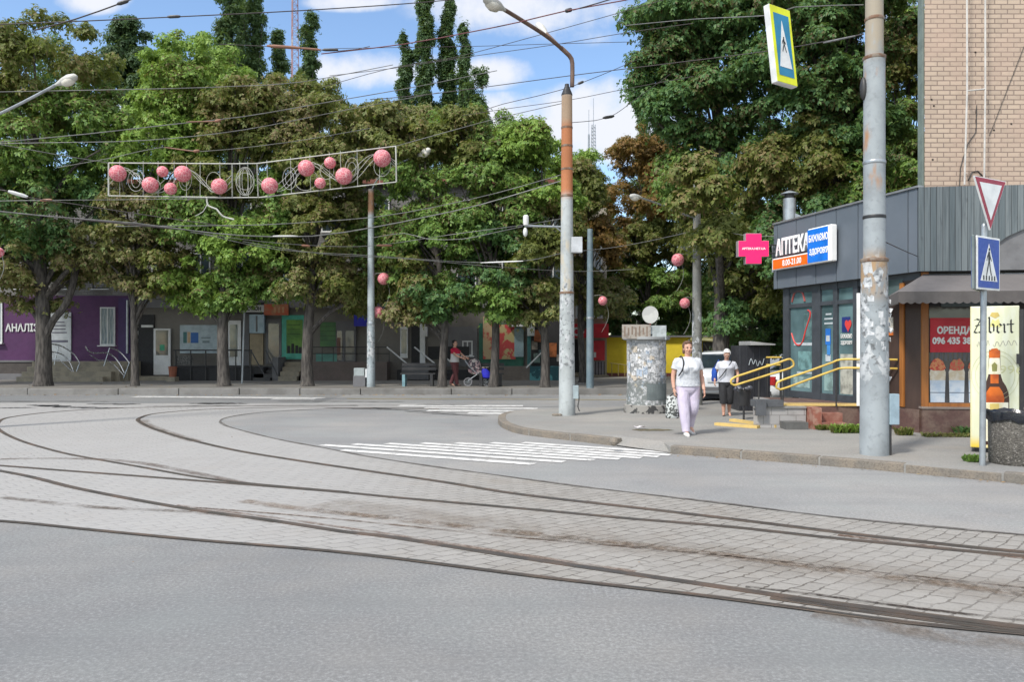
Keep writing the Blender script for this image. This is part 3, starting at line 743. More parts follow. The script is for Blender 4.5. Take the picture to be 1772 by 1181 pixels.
MB().obox(W0 + nF * .07 + V((0, 0, .0)), vF * 5, -nF * .4, (0, 0, .53)).build('plinth', m_gran, ph); MB().obox(W0 + nF * .09 - vF * .02 + V((0, 0, .531)), vF * 5, -nF * .3, (0, 0, .035)).build('plinth_sill', mat('sill_stone', (.27, .22, .19), .7), ph)
wallL(1480, 1594, .0, .505, 'plinth', m_gran, .045, .3)
# landing: pale tiled block and red brick steps
base0 = W0 + nF * .07
Lp = [V((4.42, 14.28, 0)), V((5.38, 14.28, 0)), V((5.38, 16.9, 0)), V((5.22, 16.9, 0)), V((5.0, 15.3, 0)), V((4.62, 14.9, 0))]
t = NT('pale_tiles'); c = t.n('ShaderNodeTexCoord'); sp = t.n('ShaderNodeSeparateXYZ'); t.l(c.outputs['Object'], sp.inputs[0]); cb = t.n('ShaderNodeCombineXYZ'); t.l(sp.outputs[0], cb.inputs[0]); t.l(sp.outputs[2], cb.inputs[1])
br = t.n('ShaderNodeTexBrick'); t.l(cb.outputs[0], br.inputs['Vector']); br.inputs['Scale'].default_value = 1; br.inputs['Brick Width'].default_value = .3; br.inputs['Row Height'].default_value = .17; br.inputs['Mortar Size'].default_value = .006
br.inputs['Color1'].default_value = (.36, .35, .34, 1); br.inputs['Color2'].default_value = (.30, .29, .285, 1); br.inputs['Mortar'].default_value = (.17, .16, .155, 1)
t.bsdf(t.mix(t.ramp(t.noise(c.outputs['Object'], 5, 4), .5, .8, 0, .5), br.outputs[0], (.16, .15, .14)), .6); m_tile = t.m
MB().prism(Lp, (0, 0, LZ - .03)).build('landing', m_tile, ph)
m_slab = mat('landing_slab', (.26, .255, .245), .8)
MB().prism([p + V((0, 0, LZ - .029)) for p in [Lp[0] + V((-.02, -.03, 0)), Lp[1] + V((0, -.03, 0)), *Lp[2:]]], (0, 0, .03)).build('landing_top', m_slab, ph)
MB().prism([V((5.385, 14.36, 0)), V((6.72, 14.36, 0)), V((6.95, 14.0, 0)), V((6.3, 16.5, 0)), V((5.385, 16.9, 0))], (0, 0, LZ)).build('landing', m_gran, ph)
for i, (x0, x1, h) in enumerate([(5.42, 6.0, .17), (5.62, 6.0, .33)]): MB().box(x0, x1, 14.0 + i * .16, 14.355, 0, h + .06).build('step', mat('brick_step', (.22, .085, .06), .7, col2=(.3, .16, .12), ns=5), ph)
MB().box(5.4, 5.55, 13.98, 14.34, 0, .5).build('step_pier', mat('brick_pier', (.26, .09, .06), .7, col2=(.34, .2, .15), ns=9), ph)
MB().box(4.9, 5.3, 13.95, 14.26, 0, .24).build('step', mat('dark_step', (.11, .11, .105), .8), ph); 
m_graybox = mat('grey_parapet', (.085, .09, .098), .6); MB().box(4.43, 4.95, 14.22, 14.5, LZ + .002, .62).build('parapet', m_graybox, ph); MB().box(4.435, 4.62, 14.17, 14.216, .34, .613).build('parapet', m_graybox, ph)
m_yt = mat('yellow_tactile', (.60, .42, .14), .7, col2=(.5, .36, .13), ns=6)
MB().obox(V((4.98, 14.4, LZ + .003)), (1.75, -.1, 0), (.05, .5, 0), (0, 0, .02)).build('tactile_strip', m_yt, ph)
for (A, B) in [(G(1262, 730, KERB), G(1341, 741, KERB)), (G(1236, 737, KERB), G(1310, 742.5, KERB))]:
    d = B - A; MB().obox(A + V((0, 0, .002)), d, V((-d.y, d.x, 0)).normalized() * .13, (0, 0, .05 if A.x > 3.7 and A.y > 14.5 else .02)).build('tactile_strip', m_yt, ph)
# small flue on the roof
fl = P(1366, 380, 17.3); fl.z = ZT - .05
fo = MB().lathe([(.135, 0), (.135, .62), (.12, .62)], fl, 16).build('flue', m_gal, ph, True)
MB().lathe([(.10, .62), (.10, .72)], fl, 10).build('flue_gap', m_black, fo); MB().lathe([(.19, .72), (.19, .735), (.03, .80)], fl, 16).build('flue_cap', m_gal, fo, True)
MB().prism([fl + V((.05, -.1, 0)), fl + V((.75, -.1, 0)), fl + V((.05, -.1, .3))], (0, .3, 0)).build('flue_flashing', m_gal, fo)

# sign on the fascia: letters, blue panel, orange strip
sg = thing('pharmacy_sign', 'illuminated white pharmacy fascia sign with a blue panel and an orange opening-hours strip', 'sign', onl(1400, Nn) + V((0, 0, 3.6)))
m_sblue = mat('sign_blue', (.008, .17, .66), .35, grime=.03); m_sor = mat('sign_orange', (.78, .15, .012), .35, grime=.03); m_swh = mat('sign_white', (.85, .85, .84), .4, col2=(.8, .8, .79), grime=.03)
def sl_(a, b, z0, z1, out, th, name, m, par=sg, bev=0):
    A, B = onl(a, Nn), onl(b, Nn); return MB().obox(A + nL * out + V((0, 0, z0)), B - A, nL * th, (0, 0, z1 - z0)).build(name, m, par, bevel=bev)
sl_(1412.5, 1453.5, 3.27, 3.99, .06, .14, 'sign_case', m_swh, sg, .02); sl_(1412.5, 1448, 3.295, 3.965, .201, .006, 'blue_face', m_sblue)
sl_(1347, 1413, 3.27, 3.525, .06, .10, 'sign_case', m_swh, sg, .02); sl_(1349, 1411, 3.29, 3.50, .161, .006, 'orange_face', m_sor)
sl_(1352, 1410, 3.54, 3.585, .05, .05, 'letter_rail', m_black)
def stext(s, px, z, h, wd, m, name, out, bold=0, th=.004): return text(s, name, onl(px, Nn) + nL * out + V((0, 0, z)), -uL, (0, 0, 1), h, wd, m, sg, bold, th)
A, B = onl(1351.5, Nn), onl(1410, Nn); wl = (B - A).length
stext('АПТЕКА', 1378.5, 3.765, .37, wl, m_swh, 'sign_lettering', .10, .022, .02)
stext('8.00-21.00', 1382, 3.395, .13, wl * .56, m_swh, 'sign_lettering', .168, .02)
stext('БАЖАЄМО', 1431.5, 3.78, .15, .60, m_swh, 'sign_lettering', .208, .03); stext("ЗДОРОВ'Я", 1432, 3.50, .15, .58, m_swh, 'sign_lettering', .208, .03)
# green-cross style pharmacy cross, here magenta
cr = thing('pharmacy_cross', 'bright magenta pharmacy cross sign bracketed from the corner of the grey pavilion', 'sign', P(1304, 430, 17.2))
def cross(s, a=.34, b=.175): return [V((x * s, 0, z * s)) for x, z in [(-b, -a), (b, -a), (b, -b), (a, -b), (a, b), (b, b), (b, a), (-b, a), (-b, b), (-a, b), (-a, -b), (-b, -b)]]
cc = P(1304, 430.5, 17.2)
MB().prism([p + cc for p in cross(1)], (0, .16, 0)).build('cross_case', mat('cross_case', (.30, .27, .28), .5), cr)
t = NT('magenta_led'); b = t.bsdf((.72, .004, .10), .5); b.inputs['Emission Color'].default_value = (1, .008, .12, 1); b.inputs['Emission Strength'].default_value = .28; MATS['led'] = t.m
MB().prism([p + cc + V((0, -.004, 0)) for p in cross(.96)], (0, -.008, 0)).build('cross_face', t.m, cr)
text('APTEKA.NET.UA', 'cross_lettering', cc + V((0, -.0135, .0)), (1, 0, 0), (0, 0, 1), .05, .52, m_swh, cr, .02)
MB().tube([cc + V((.34, .08, .09)), V((5.86, 17.3, cc.z + .09))], .015).tube([cc + V((.34, .08, -.09)), V((5.86, 17.3, cc.z - .09))], .015).build('cross_bracket', m_black, cr)
MB().obox(V((5.80, 17.33, 3.25)), (.025, .02, 0), (-.02, .025, 0), (0, 0, .6)).build('cross_back_plate', m_gal, cr)

# hipped fabric awning over the shop window
aw = thing('awning', 'grey-brown fabric awning with a scalloped valance over the shop window', 'awning', W0 + V((0, 0, 2.3)))
fr0 = V((6.20, 12.5, 2.48)); fr1 = fr0 + vF * 5.2; tp0 = W0 + nF * .08 + V((.02, 0, 2.84)); tp1 = tp0 + vF * 4.4; wl0 = V((6.72, 14.0, 2.48))
m_aw = mat('awning_fabric', (.135, .124, .121), .9, col2=(.12, .11, .107), ns=1.2, bump=.1, bs=80)
k = MB(); nd = V((0, 0, -.012))
for q in ([fr0, fr1, tp1, tp0], [wl0, fr0, tp0]): k.prism(q, nd)
k.build('canopy', m_aw, aw)
k = MB()
for (A, B) in ((fr0, fr1), (wl0, fr0)):
    L = (B - A).length; d = (B - A).normalized(); nsc = max(2, int(L / .12)); pts = [A, B]; low = []
    for i in range(nsc * 6, -1, -1): low.append(A + d * (L * i / (nsc * 6)) + V((0, 0, -.17 - .028 * abs(math.sin(math.pi * i / 6)))))
    nn = V((d.y, -d.x, 0)); k.prism([A, B] + low, nn * .008)
k.build('valance', mat('valance_fabric', (.10, .091, .088), .9, ns=2), aw)
MB().tube([fr0 + V((.02, .03, -.02)), fr1], .02).tube([tp0 + V((0, -.02, -.03)), tp1], .025).build('awning_frame', m_gal, aw)

# yellow tubular handrails
def rail_(name, label, runs, posts, r=.022):
    o = thing(name, label, 'handrail', runs[0][0])
    k = MB()
    for q in runs: k.tube(crom(q, .06), r * .9, 10)
    k.build('rail_tube', m_yel, o, True)
    k = MB()
    for (p, z0) in posts: k.tube([p, V((p.x, p.y, z0))], .014)
    k.build('rail_post', m_black, o)
d = 14.5
rail_('handrail', 'yellow looped handrail on the pavement side of the pharmacy steps', [[P(1320, 637, d), P(1290, 647, d), P(1271, 653.5, d), P(1264.5, 660, d), P(1270, 667, d), P(1290, 661.5, d), P(1330, 649, d), P(1367, 637.5, d), P(1373.5, 630.5, d), P(1367, 621.8, d), P(1345, 629, d), P(1319, 637.2, d)]], [(P(1313, 640, d + .03), KERB), (P(1352, 630, d + .03), LZ)])
d = 14.3
rail_('handrail', 'long yellow handrail rising past the glass shopfront to the brown wall', [[onl(1555) + nL * .03 + V((0, 0, zat(623, onl(1555)))), P(1500, 622.5, 14.05), P(1456, 622.5, d), P(1440, 628, d), P(1400, 642.5, d), P(1352, 659, d), P(1344, 666, d), P(1350, 674.5, d), P(1400, 657, d), P(1440, 642.5, d), P(1458, 637.5, d), P(1500, 637.5, 14.05), onl(1555) + nL * .03 + V((0, 0, zat(638.5, onl(1555))))]], [(P(1355, 657, d + .02), LZ), (P(1447, 625, d + .02), LZ)])
rail_('handrail', 'short yellow handrail behind the steps, under the dark trees', [[P(1326, 619, 16.9), P(1352, 619, 16.9)], [P(1326, 632, 16.9), P(1352, 632, 16.9)]], [(P(1350, 619, 16.92), LZ), (P(1328, 619, 16.92), LZ)])
# black kiosk behind the handrail, litter bin on a post
kb = thing('black_kiosk', 'black metal kiosk scrawled with white graffiti beyond the handrails', 'kiosk', (P(1310, 700, 18).x, 18.4, KERB))
x0, x1 = P(1279, 0, 18).x, P(1333, 0, 18).x
MB().box(x0, x1, 18.0, 18.7, KERB, 1.62).build('kiosk_wall', mat('kiosk_black', (.020, .021, .026), .45, col2=(.035, .036, .042), ns=2), kb, bevel=.01)
for i in range(5): MB().box(x0 + .03 + i * .145, x0 + .045 + i * .145, 17.985, 18.0, KERB + .05, 1.58).build('kiosk_rib', mat('kiosk_rib', (.04, .042, .05), .4), kb)
MB().prism([V((x0 + .2, 17.8, 1.63)), V((x1 + .05, 17.8, 1.63)), V((x1 + .05, 17.8, 1.66)), V((x0 + .2, 17.8, 1.72))], (0, .9, 0)).build('kiosk_roof', mat('kiosk_roof', (.36, .36, .35), .5), kb)
k = MB().tube(crom([V((x0 + .22 + .05 * i_, 17.975, 1.22 + (.07 if i_ % 2 else -.05) * (1 + .5 * math.sin(i_ * 2.1)))) for i_ in range(8)], .02), .008, 5); k.build('graffiti_scrawl', m_film, kb)
bn = thing('litter_bin', 'small black litter bin on a post with a plastic bag spilling over its rim', 'bin', G(1287, 726, KERB))
bc = G(1287, 727, KERB)
MB().tube([bc, bc + V((0, 0, .62))], .022).build('post', m_black, bn); MB().lathe([(.10, .28), (.15, .62), (.14, .62)], bc + V((.02, .06, 0)), 14).build('bucket', m_black, bn, True)
k = MB(); rnd.seed(3)
for i in range(9): k.ball(bc + V((rnd.uniform(-.13, .12), rnd.uniform(-.1, .1), .60 + rnd.uniform(-.03, .06))), (rnd.uniform(.04, .08), .06, rnd.uniform(.03, .07)), 8, 6)
k.build('plastic_bag', mat('dark_plastic', (.09, .095, .11), .25, col2=(.03, .03, .04), ns=9), bn, True)

# tall brick block behind
bb = thing('brick_building', 'tall pale brick block rising behind the grey pavilion', 'building', (8.46, 16, 0))
m_sbrick = brickmat('pale_brick', (.47, .37, .285), (.395, .31, .24), (.20, .15, .122), .262, .098, .011, .5, 0, (.44, .315, .25))
MB().prism([V((8.46, 16, 0)), V((17.2, 31, 0)), V((30, 31, 0)), V((24, 16, 0))], (0, 0, 24)).build('wall', m_sbrick, bb)
MB().box(8.425, 8.47, 16.03, 16.2, 0, 24).build('corner_strip', mat('corner_green', (.16, .2, .18), .6), bb)  # narrow grey-green strip along the left corner
ld = MB(); lx0, lx1 = P(1674, 0, 15.75).x, P(1703.5, 0, 15.75).x
ld.tube([P(1672, -700, 15.75), P(1673.5, 157, 15.75), P(1669, 320, 15.75)], .018).tube([P(1704.5, -700, 15.75), P(1705, 157, 15.75), P(1703, 320, 15.75)], .018).tube([P(1673.5, 157, 15.75), P(1705, 154, 15.75)], .016)
for py in (-650, -420, -180, 60, 157, 300): ld.tube([P(1673, py, 15.75), P(1673, py, 15.99)], .01).tube([P(1704.5, py, 15.75), P(1704.5, py, 15.99)], .01)
tag(ld.build('wall_ladder', mat('dull_white', (.52, .50, .47), .6)), 'white pipe ladder frame standing off the pale brick wall', 'ladder')
ck = MB(); ck.tube([P(1690, 182, 15.985), P(1689, 228, 15.985), P(1674, 250, 15.985), P(1662, 290, 15.985), P(1660, 330, 15.985)], .008, 6).tube([P(1712, 235, 15.985), P(1745, 150, 15.985), P(1772, 80, 15.985)], .005, 5).tube([P(1676, 312, 15.985), P(1682, 298, 15.985), P(1692, 296, 15.985), P(1700, 304, 15.985)], .012, 6)
ck.build('wall_cable', m_black, bb)
for px, py in [(1612, 172), (1616, 183), (1750, 214), (1614, 276), (1720, 225), (1688, 90)]: MB().ball(P(px, py, 15.995), (.022, .012, .018), 8, 6).build('broken_brick', mat('hole_dark', (.04, .03, .025), .9), bb)

# ============================================================ beer fridge
fd = thing('drinks_fridge', 'tall cream drinks fridge printed with a beer bottle, standing on the pavement', 'fridge', (6.8, 11.3, KERB))
FA = V((P(1679, 0, 11).x, 11.0, 0)); FE = V((math.cos(R(31)), -math.sin(R(31)), 0)); FN = V((FE.y, -FE.x, 0)); fx0, fy0 = 0.0, 0.0
def fp(px, py):
    k = (px - CX) / FPX; s_ = (k * FA.y - FA.x) / (FE.x - k * FE.y); q = FA + FE * s_; return V((q.x, q.y, EYE - (py - CY) * q.y / FPX))
fx1 = (fp(1764, 600) - fp(1679, 600)).length
def fbx(x0, x1, y0, y1, z0, z1): return MB().obox(FA + FE * x0 - FN * y0 + V((0, 0, z0)), FE * (x1 - x0), -FN * (y1 - y0), (0, 0, z1 - z0))
fz1 = EYE - (531 - CY) * 11 / FPX
t = NT('fridge_front'); c = t.n('ShaderNodeTexCoord'); sp = t.n('ShaderNodeSeparateXYZ'); t.l(c.outputs['Generated'], sp.inputs[0])
k = t.mix(t.ramp(sp.outputs[2], .10, .0), (.62, .63, .44), (.66, .48, .05)); k = t.mix(t.ramp(t.noise(c.outputs['Generated'], 5, 3), .45, .7, 0, .5), k, (.70, .72, .62)); k = t.mix(t.ramp(sp.outputs[0], .05, .0, 0, .5), k, (.62, .5, .12))
t.bsdf(k, .3, 0, None, 0, 0, .5); m_ff = t.m
fbx(fx0, fx1, fy0 + .035, fy0 + .62, KERB + .06, fz1 - .01).build('cabinet', mat('fridge_side', (.62, .60, .42), .4), fd, bevel=.01)
fdo = fbx(fx0, fx1, fy0, fy0 + .03, KERB + .07, fz1).build('door', m_ff, fd, bevel=.008)
fbx(fx0 + .05, fx1 - .05, fy0 + .06, fy0 + .6, KERB, KERB + .06).build('base', m_black, fd)
fbx(fx1 + .004, fx1 + .05, fy0 - .01, fy0 + .6, KERB + .05, fz1 - .05).build('hinge_side', m_black, fd)
fbx(fx1 - .035, fx1 + .004, fy0 - .05, fy0 - .002, 1.36, 1.5).build('door_handle', m_black, fdo)
def flat_print(pts, m, name, o=.002, par=fdo, th=.0015): return MB().prism([fp(*p) + FN * o for p in pts], FN * th).build(name, m, par)
# blackletter name drawn with a broad pen held at forty degrees
m_ink = mat('black_ink', (.012, .012, .012), .5)
def pen(strokes, ox, oy, s, m, name, par, nib=.30):
    k = MB(); nx, ny = nib * math.cos(R(35)) / 2, nib * math.sin(R(35)) / 2
    for st in strokes:
        for (a, b) in zip(st, st[1:]):
            q = [(a[0] - nx, a[1] - ny), (a[0] + nx, a[1] + ny), (b[0] + nx, b[1] + ny), (b[0] - nx, b[1] - ny)]
            ar = sum(q[i][0] * q[(i + 1) % 4][1] - q[(i + 1) % 4][0] * q[i][1] for i in range(4))
            if abs(ar) < 1e-4: continue
            k.prism([fp(ox + x * s, oy - y * s) + FN * .002 for x, y in q], FN * .002)
    return k.build(name, m, par)
letters = [(0.0, [[(.1, 2.0), (.5, 2.2), (.9, 2.05), (1.2, 2.3)], [(1.15, 2.2), (.15, .25)], [(.1, .2), (.5, .05), (.9, .2), (1.3, .0)], [(.3, 1.15), (1.0, 1.25)]]),
           (1.65, [[(.2, 1.5), (.35, 1.35), (.35, .3), (.55, .1)], [(.3, 2.1), (.42, 1.95)]]),
           (2.5, [[(.2, 2.5), (.32, 2.35), (.32, .3), (.6, .05), (1.0, .3), (1.0, 1.2), (.75, 1.45), (.4, 1.2)]]),
           (3.95, [[(.95, .3), (.6, .05), (.3, .3), (.3, 1.2), (.65, 1.45), (.95, 1.15), (.4, .75)]]),
           (5.2, [[(.15, 1.45), (.32, 1.3), (.32, .25), (.5, .1)], [(.4, 1.2), (.75, 1.45), (.95, 1.3)]]),
           (6.35, [[(.35, 2.1), (.38, .3), (.6, .05), (.8, .2)], [(.05, 1.4), (.8, 1.42)]])]
for ox, stx in letters: pen(stx, 1684.5 + ox * 9.6, 577, 11.2, m_ink, 'brand_lettering', fdo)
m_amber = mat('print_amber', (.60, .13, .008), .35, col2=(.30, .045, .004), ns=3, grime=.0); m_dbrown = mat('print_brown', (.05, .018, .010), .4); m_label = mat('print_label', (.74, .72, .58), .5, col2=(.62, .56, .36), ns=6); m_gold = mat('print_gold', (.55, .42, .12), .5)
bx = 1721
flat_print([(bx - 25, 770), (bx + 25, 770), (bx + 25.5, 690), (bx + 24, 679), (bx + 20, 669), (bx + 14, 660), (bx + 11, 650), (bx + 9.5, 606), (bx - 9.5, 606), (bx - 11, 650), (bx - 14, 660), (bx - 20, 669), (bx - 24, 679), (bx - 25.5, 690)], m_dbrown, 'bottle_print', .002)
flat_print([(bx - 16, 702), (bx + 16, 702), (bx + 17, 690), (bx + 14, 679), (bx + 8, 670), (bx - 8, 670), (bx - 14, 679), (bx - 17, 690)], m_amber, 'bottle_print', .004)
flat_print([(bx - 7, 664), (bx + 7, 664), (bx + 7, 648), (bx - 7, 648)], m_amber, 'bottle_print', .004)
flat_print([(bx - 11, 648), (bx + 11, 648), (bx + 9, 620), (bx - 9, 620)], m_label, 'bottle_print', .006); flat_print([(bx - 4, 643), (bx + 4, 643), (bx + 5, 632), (bx, 627), (bx - 5, 632)], mat('print_olive', (.22, .22, .06), .5), 'bottle_print', .008)
flat_print([(bx - 9, 620), (bx + 9, 620), (bx + 10, 609), (bx + 4, 603), (bx - 5, 604), (bx - 10, 610)], m_amber, 'bottle_print', .006)
flat_print([(bx - 23, 764), (bx + 23, 764), (bx + 24, 697), (bx - 24, 697)], m_label, 'bottle_print', .006); flat_print([(bx - 8, 712), (bx + 8, 712), (bx + 8, 699), (bx - 8, 699)], m_gold, 'bottle_print', .008)
pen([[(.2, 1.5), (.35, 1.35), (.35, .3), (.55, .1)], [(1.2, 2.5), (1.32, 2.35), (1.32, .3), (1.6, .05), (2.0, .3), (2.0, 1.2), (1.6, 1.4)]], 1705, 734, 9, m_ink, 'bottle_print', fdo)
m_faint = mat('print_faint', (.55, .55, .30), .5)
for rr in (36, 43):
    pts = [fp(1722 + rr * math.cos(a) * .95, 650 + rr * math.sin(a)) + FN * .003 for a in [2 * math.pi * i / 48 for i in range(49)]]
    MB().tube(pts, .0022, 4).build('faint_ring', m_faint, fdo)
text('1996', 'faint_lettering', fp(1745, 640) + FN * .0025, FE, (0, 0, 1), .11, .34, m_faint, fdo, .0, .001)
flat_print([(1716, 541), (1727, 541), (1730, 547), (1722, 551), (1713, 547)], m_gold, 'crest_print', .003); flat_print([(1713, 566), (1733, 566), (1728, 552), (1722, 556), (1717, 552)], mat('print_lemon', (.66, .62, .24), .5), 'crest_print', .0005)
k = MB()
for (xa, xb) in [(1690, 1712), (1718, 1760)]:
    q = [fp(xa + (xb - xa) * i / 14, 596 + 5 * math.sin(i * 1.9) - i * .2) + FN * .003 for i in range(15)]; k.tube(crom(q, .02), .0028, 4)
k.build('script_print', mat('print_grey', (.40, .38, .34), .5), fdo)

# ============================================================ concrete litter bin with liner
cb_ = thing('concrete_bin', 'round pebbled concrete litter bin lined with a black plastic bag', 'bin', (6.36, 9.93, KERB))
t = NT('pebbled_concrete'); c = t.coord('Object'); vv = t.n('ShaderNodeTexVoronoi'); vv.inputs['Scale'].default_value = 60; t.l(c, vv.inputs['Vector'])
sc1 = t.n('ShaderNodeSeparateColor'); t.l(vv.outputs['Color'], sc1.inputs[0])
k = t.mix(sc1.outputs[0], (.055, .050, .043), (.125, .116, .10)); k = t.mix(t.ramp(sc1.outputs[1], .9, .94), k, (.2, .185, .165)); k = t.mix(t.ramp(t.noise(c, 3, 4), .45, .75, 0, .5), k, (.06, .055, .05))
t.bsdf(k, .85, 0, vv.outputs['Distance'], .7, .01)
bcx = V((6.41, 9.93, KERB)); MB().lathe([(.285, 0), (.30, .03), (.305, .60), (.29, .62), (.25, .62)], bcx, 40).build('bin_body', t.m, cb_, True)
rnd.seed(5); pr = []
k = MB(); nb = 40; rows_ = [(.27, .60), (.305, .675), (.328, .66), (.33, .60), (.327, .55)]
vs = []; fs = []
for j, (r, z) in enumerate(rows_):
    for i in range(nb):
        a = 2 * math.pi * i / nb; wv = math.sin(a * 5 + 1) * .012 + rnd.uniform(-.008, .008); vs.append(bcx + V(((r + wv * .5) * math.cos(a), (r + wv * .5) * math.sin(a), z + wv * (1.8 if j == 4 else 1))))
for j in range(len(rows_) - 1):
    for i in range(nb): fs.append((j * nb + i, (j + 1) * nb + i, (j + 1) * nb + (i + 1) % nb, j * nb + (i + 1) % nb))
k.add(vs, fs); k.build('bin_liner', mat('black_liner', (.012, .014, .02), .22, ns=12, bump=.3, bs=25), cb_, True)

# ============================================================ signs on the thin pole
def walker(k, place, s):
    """walking pedestrian with hat over stripes, as the sign shows it: drawn on a plane given by place(x, z)"""
    def pl(q): k.prism([place(x * s, z * s) for x, z in q], k.ext)
    pl([(.03 * math.cos(a) + .005, .30 + .035 * math.sin(a)) for a in [2 * math.pi * i / 12 for i in range(12)]])
    pl([(-.03, .26), (.03, .25), (.045, .10), (.02, .02), (-.035, .02), (-.045, .12)])
    pl([(-.03, .04), (.005, .03), (-.05, -.12), (-.10, -.26), (-.13, -.25), (-.085, -.10)])
    pl([(0, .04), (.03, .04), (.06, -.10), (.11, -.25), (.075, -.26), (.02, -.09)])
    pl([(-.03, .25), (-.02, .19), (-.075, .12), (-.09, .05), (-.11, .06), (-.09, .15)])
    pl([(.02, .24), (.04, .18), (.085, .11), (.11, .06), (.09, .045), (.06, .10)])
def crossing_face(place, ext, par, sx, sz, mf, mt, mk, strp=True):
    def nk():
        k = MB(); k.ext = ext; return k
    k = nk(); k.prism([place(x * sx, z * sz) for x, z in [(-.5, -.5), (.5, -.5), (.5, .5), (-.5, .5)]], ext); k.build('blue_face', mf, par)
    e2 = V(ext)
    k = nk(); k.prism([place(x * sx, z * sz) + e2 * 1.1 for x, z in [(-.40, -.36), (.40, -.36), (0, .40)]], ext); k.build('white_triangle', mt, par)
    k = nk(); walker(k, lambda x, z: place(x, z) + e2 * 2.2, min(sx * 1.25, sz) * .95)
    if strp:
        for i in range(5):
            x = -.26 + i * .13; k.prism([place((x + a) * sx, b * sz) + e2 * 2.2 for a, b in [(-.03, -.345), (.03, -.345), (.025, -.25), (-.025, -.25)]], ext)
    k.build('walking_figure', mk, par)
m_sb = mat('sign_deep_blue', (.006, .042, .30), .4, grime=.05); m_sw = mat('sign_face_white', (.72, .73, .72), .4, grime=.08); m_srd = mat('sign_red', (.30, .012, .03), .4, grime=.1); m_sk = mat('sign_black', (.015, .015, .016), .5)
m_steel = mat('sign_back_steel', (.16, .19, .19), .5, .4, col2=(.12, .15, .15))
sp_ = G(1700, 806, KERB); sgp = thing('sign_post', 'thin grey steel post carrying a give-way sign above a crossing sign', 'sign post', sp_)
MB().tube([sp_, sp_ + V((.02, 0, 3.0))], .036, 16).build('post', m_gal, sgp, True); MB().lathe([(.03, 0), (.02, .03)], sp_ + V((.02, 0, 3.0)), 12).build('post_cap', m_gal, sgp, True)
dS = sp_.y
def signplane(px, py, ang):
    c0 = P(px, py, dS - .06); rgt = V((math.cos(ang), math.sin(ang), 0)); nn = rgt.cross(V((0, 0, 1))); return (lambda x, z: c0 + rgt * x + V((0, 0, z))), nn
# give-way triangle, turned away from the camera
rt = thing('give_way_sign', 'inverted red and white give-way triangle at the top of the thin post', 'road sign', P(1710, 350, dS - .06))
pf, nn = signplane(1711, 350, R(30)); sgn = nn * .02 if nn.y < 0 else nn * -.02
T = [(-.35, .29), (.35, .29), (0, -.35)]; T2 = [(-.335, .28), (.335, .28), (0, -.335)]; T3 = [(-.245, .225), (.245, .225), (0, -.225)]
MB().prism([pf(*p) for p in T], sgn).build('sign_plate', m_sw, rt); MB().prism([pf(*p) + sgn * 1.02 for p in T2], sgn * .15).build('red_border', m_srd, rt); MB().prism([pf(*p) + sgn * 1.2 for p in T3], sgn * .15).build('white_field', m_sw, rt)
MB().prism([pf(x, z) - sgn * .1 for x, z in [(-.05, -.1), (.05, -.1), (.05, .2), (-.05, .2)]], -sgn * 2).build('clamp', m_gal, rt)
c1 = thing('crossing_sign', 'blue pedestrian crossing sign facing the road, on the thin post under the triangle', 'road sign', P(1708, 456, dS - .07))
pf, nn = signplane(1708, 456.5, R(34)); sgn = nn * .02 if nn.y < 0 else nn * -.02
MB().prism([pf(x * .58, z * .66) for x, z in [(-.5, -.5), (.5, -.5), (.5, .5), (-.5, .5)]], sgn).build('sign_plate', m_sw, c1, bevel=.006)
crossing_face(lambda x, z: pf(x, z) + sgn * 1.05, sgn * .1, c1, .53, .61, m_sb, m_sw, m_sk)
c2 = thing('crossing_sign', 'second crossing sign seen from its grey back edge, on the thin post', 'road sign', P(1686, 457, dS + .1))
pf, nn = signplane(1687, 457, R(52)); q = nn * .03
MB().prism([pf(x * .58, z * .66) for x, z in [(-.5, -.5), (.5, -.5), (.5, .5), (-.5, .5)]], q).build('sign_plate', m_steel, c2, bevel=.006)
MB().prism([pf(x * .54, z * .62) - q * .06 for x, z in [(-.5, -.5), (.5, -.5), (.5, .5), (-.5, .5)]], -q * .1).build('blue_face', m_sb, c2)

# crossing light box hung over the road
hb = thing('hanging_crossing_sign', 'yellow-edged crossing light box hanging tilted from the wires over the road', 'road sign', P(1355, 80, 10.4))
hc = P(1355.5, 79, 10.4); tl = R(-8.5); rg = V((math.cos(R(28)) , math.sin(R(28)), 0)); upv = V((0, 0, 1)); nrm = rg.cross(upv)
ru = (upv * math.cos(tl) - rg * math.sin(-tl) * 1.0).normalized(); rr2 = rg
hw, hh = .375, 1.0
def hp(x, z): return hc + rr2 * x + ru * z * 1.02 + V((0, 0, -.05)) * x
ext = -nrm * .10
MB().prism([hp(x * hw, z * hh) for x, z in [(-.5, -.5), (.5, -.5), (.5, .5), (-.5, .5)]], ext).build('light_box', m_sw, hb, bevel=.008)
m_ylw = mat('fluoro_yellow', (.72, .76, .01), .45, grime=.02); fe = nrm * .006
MB().prism([hp(x * hw, z * hh) + nrm * .002 for x, z in [(-.49, -.49), (.49, -.49), (.49, .49), (-.49, .49)]], fe).build('yellow_border', m_ylw, hb)
crossing_face(lambda x, z: hp(x, z) + nrm * .009, fe * .5, hb, hw * .74, hh * .80, mat('sign_teal', (.015, .20, .36), .45, grime=.05), m_sw, m_sk, False)
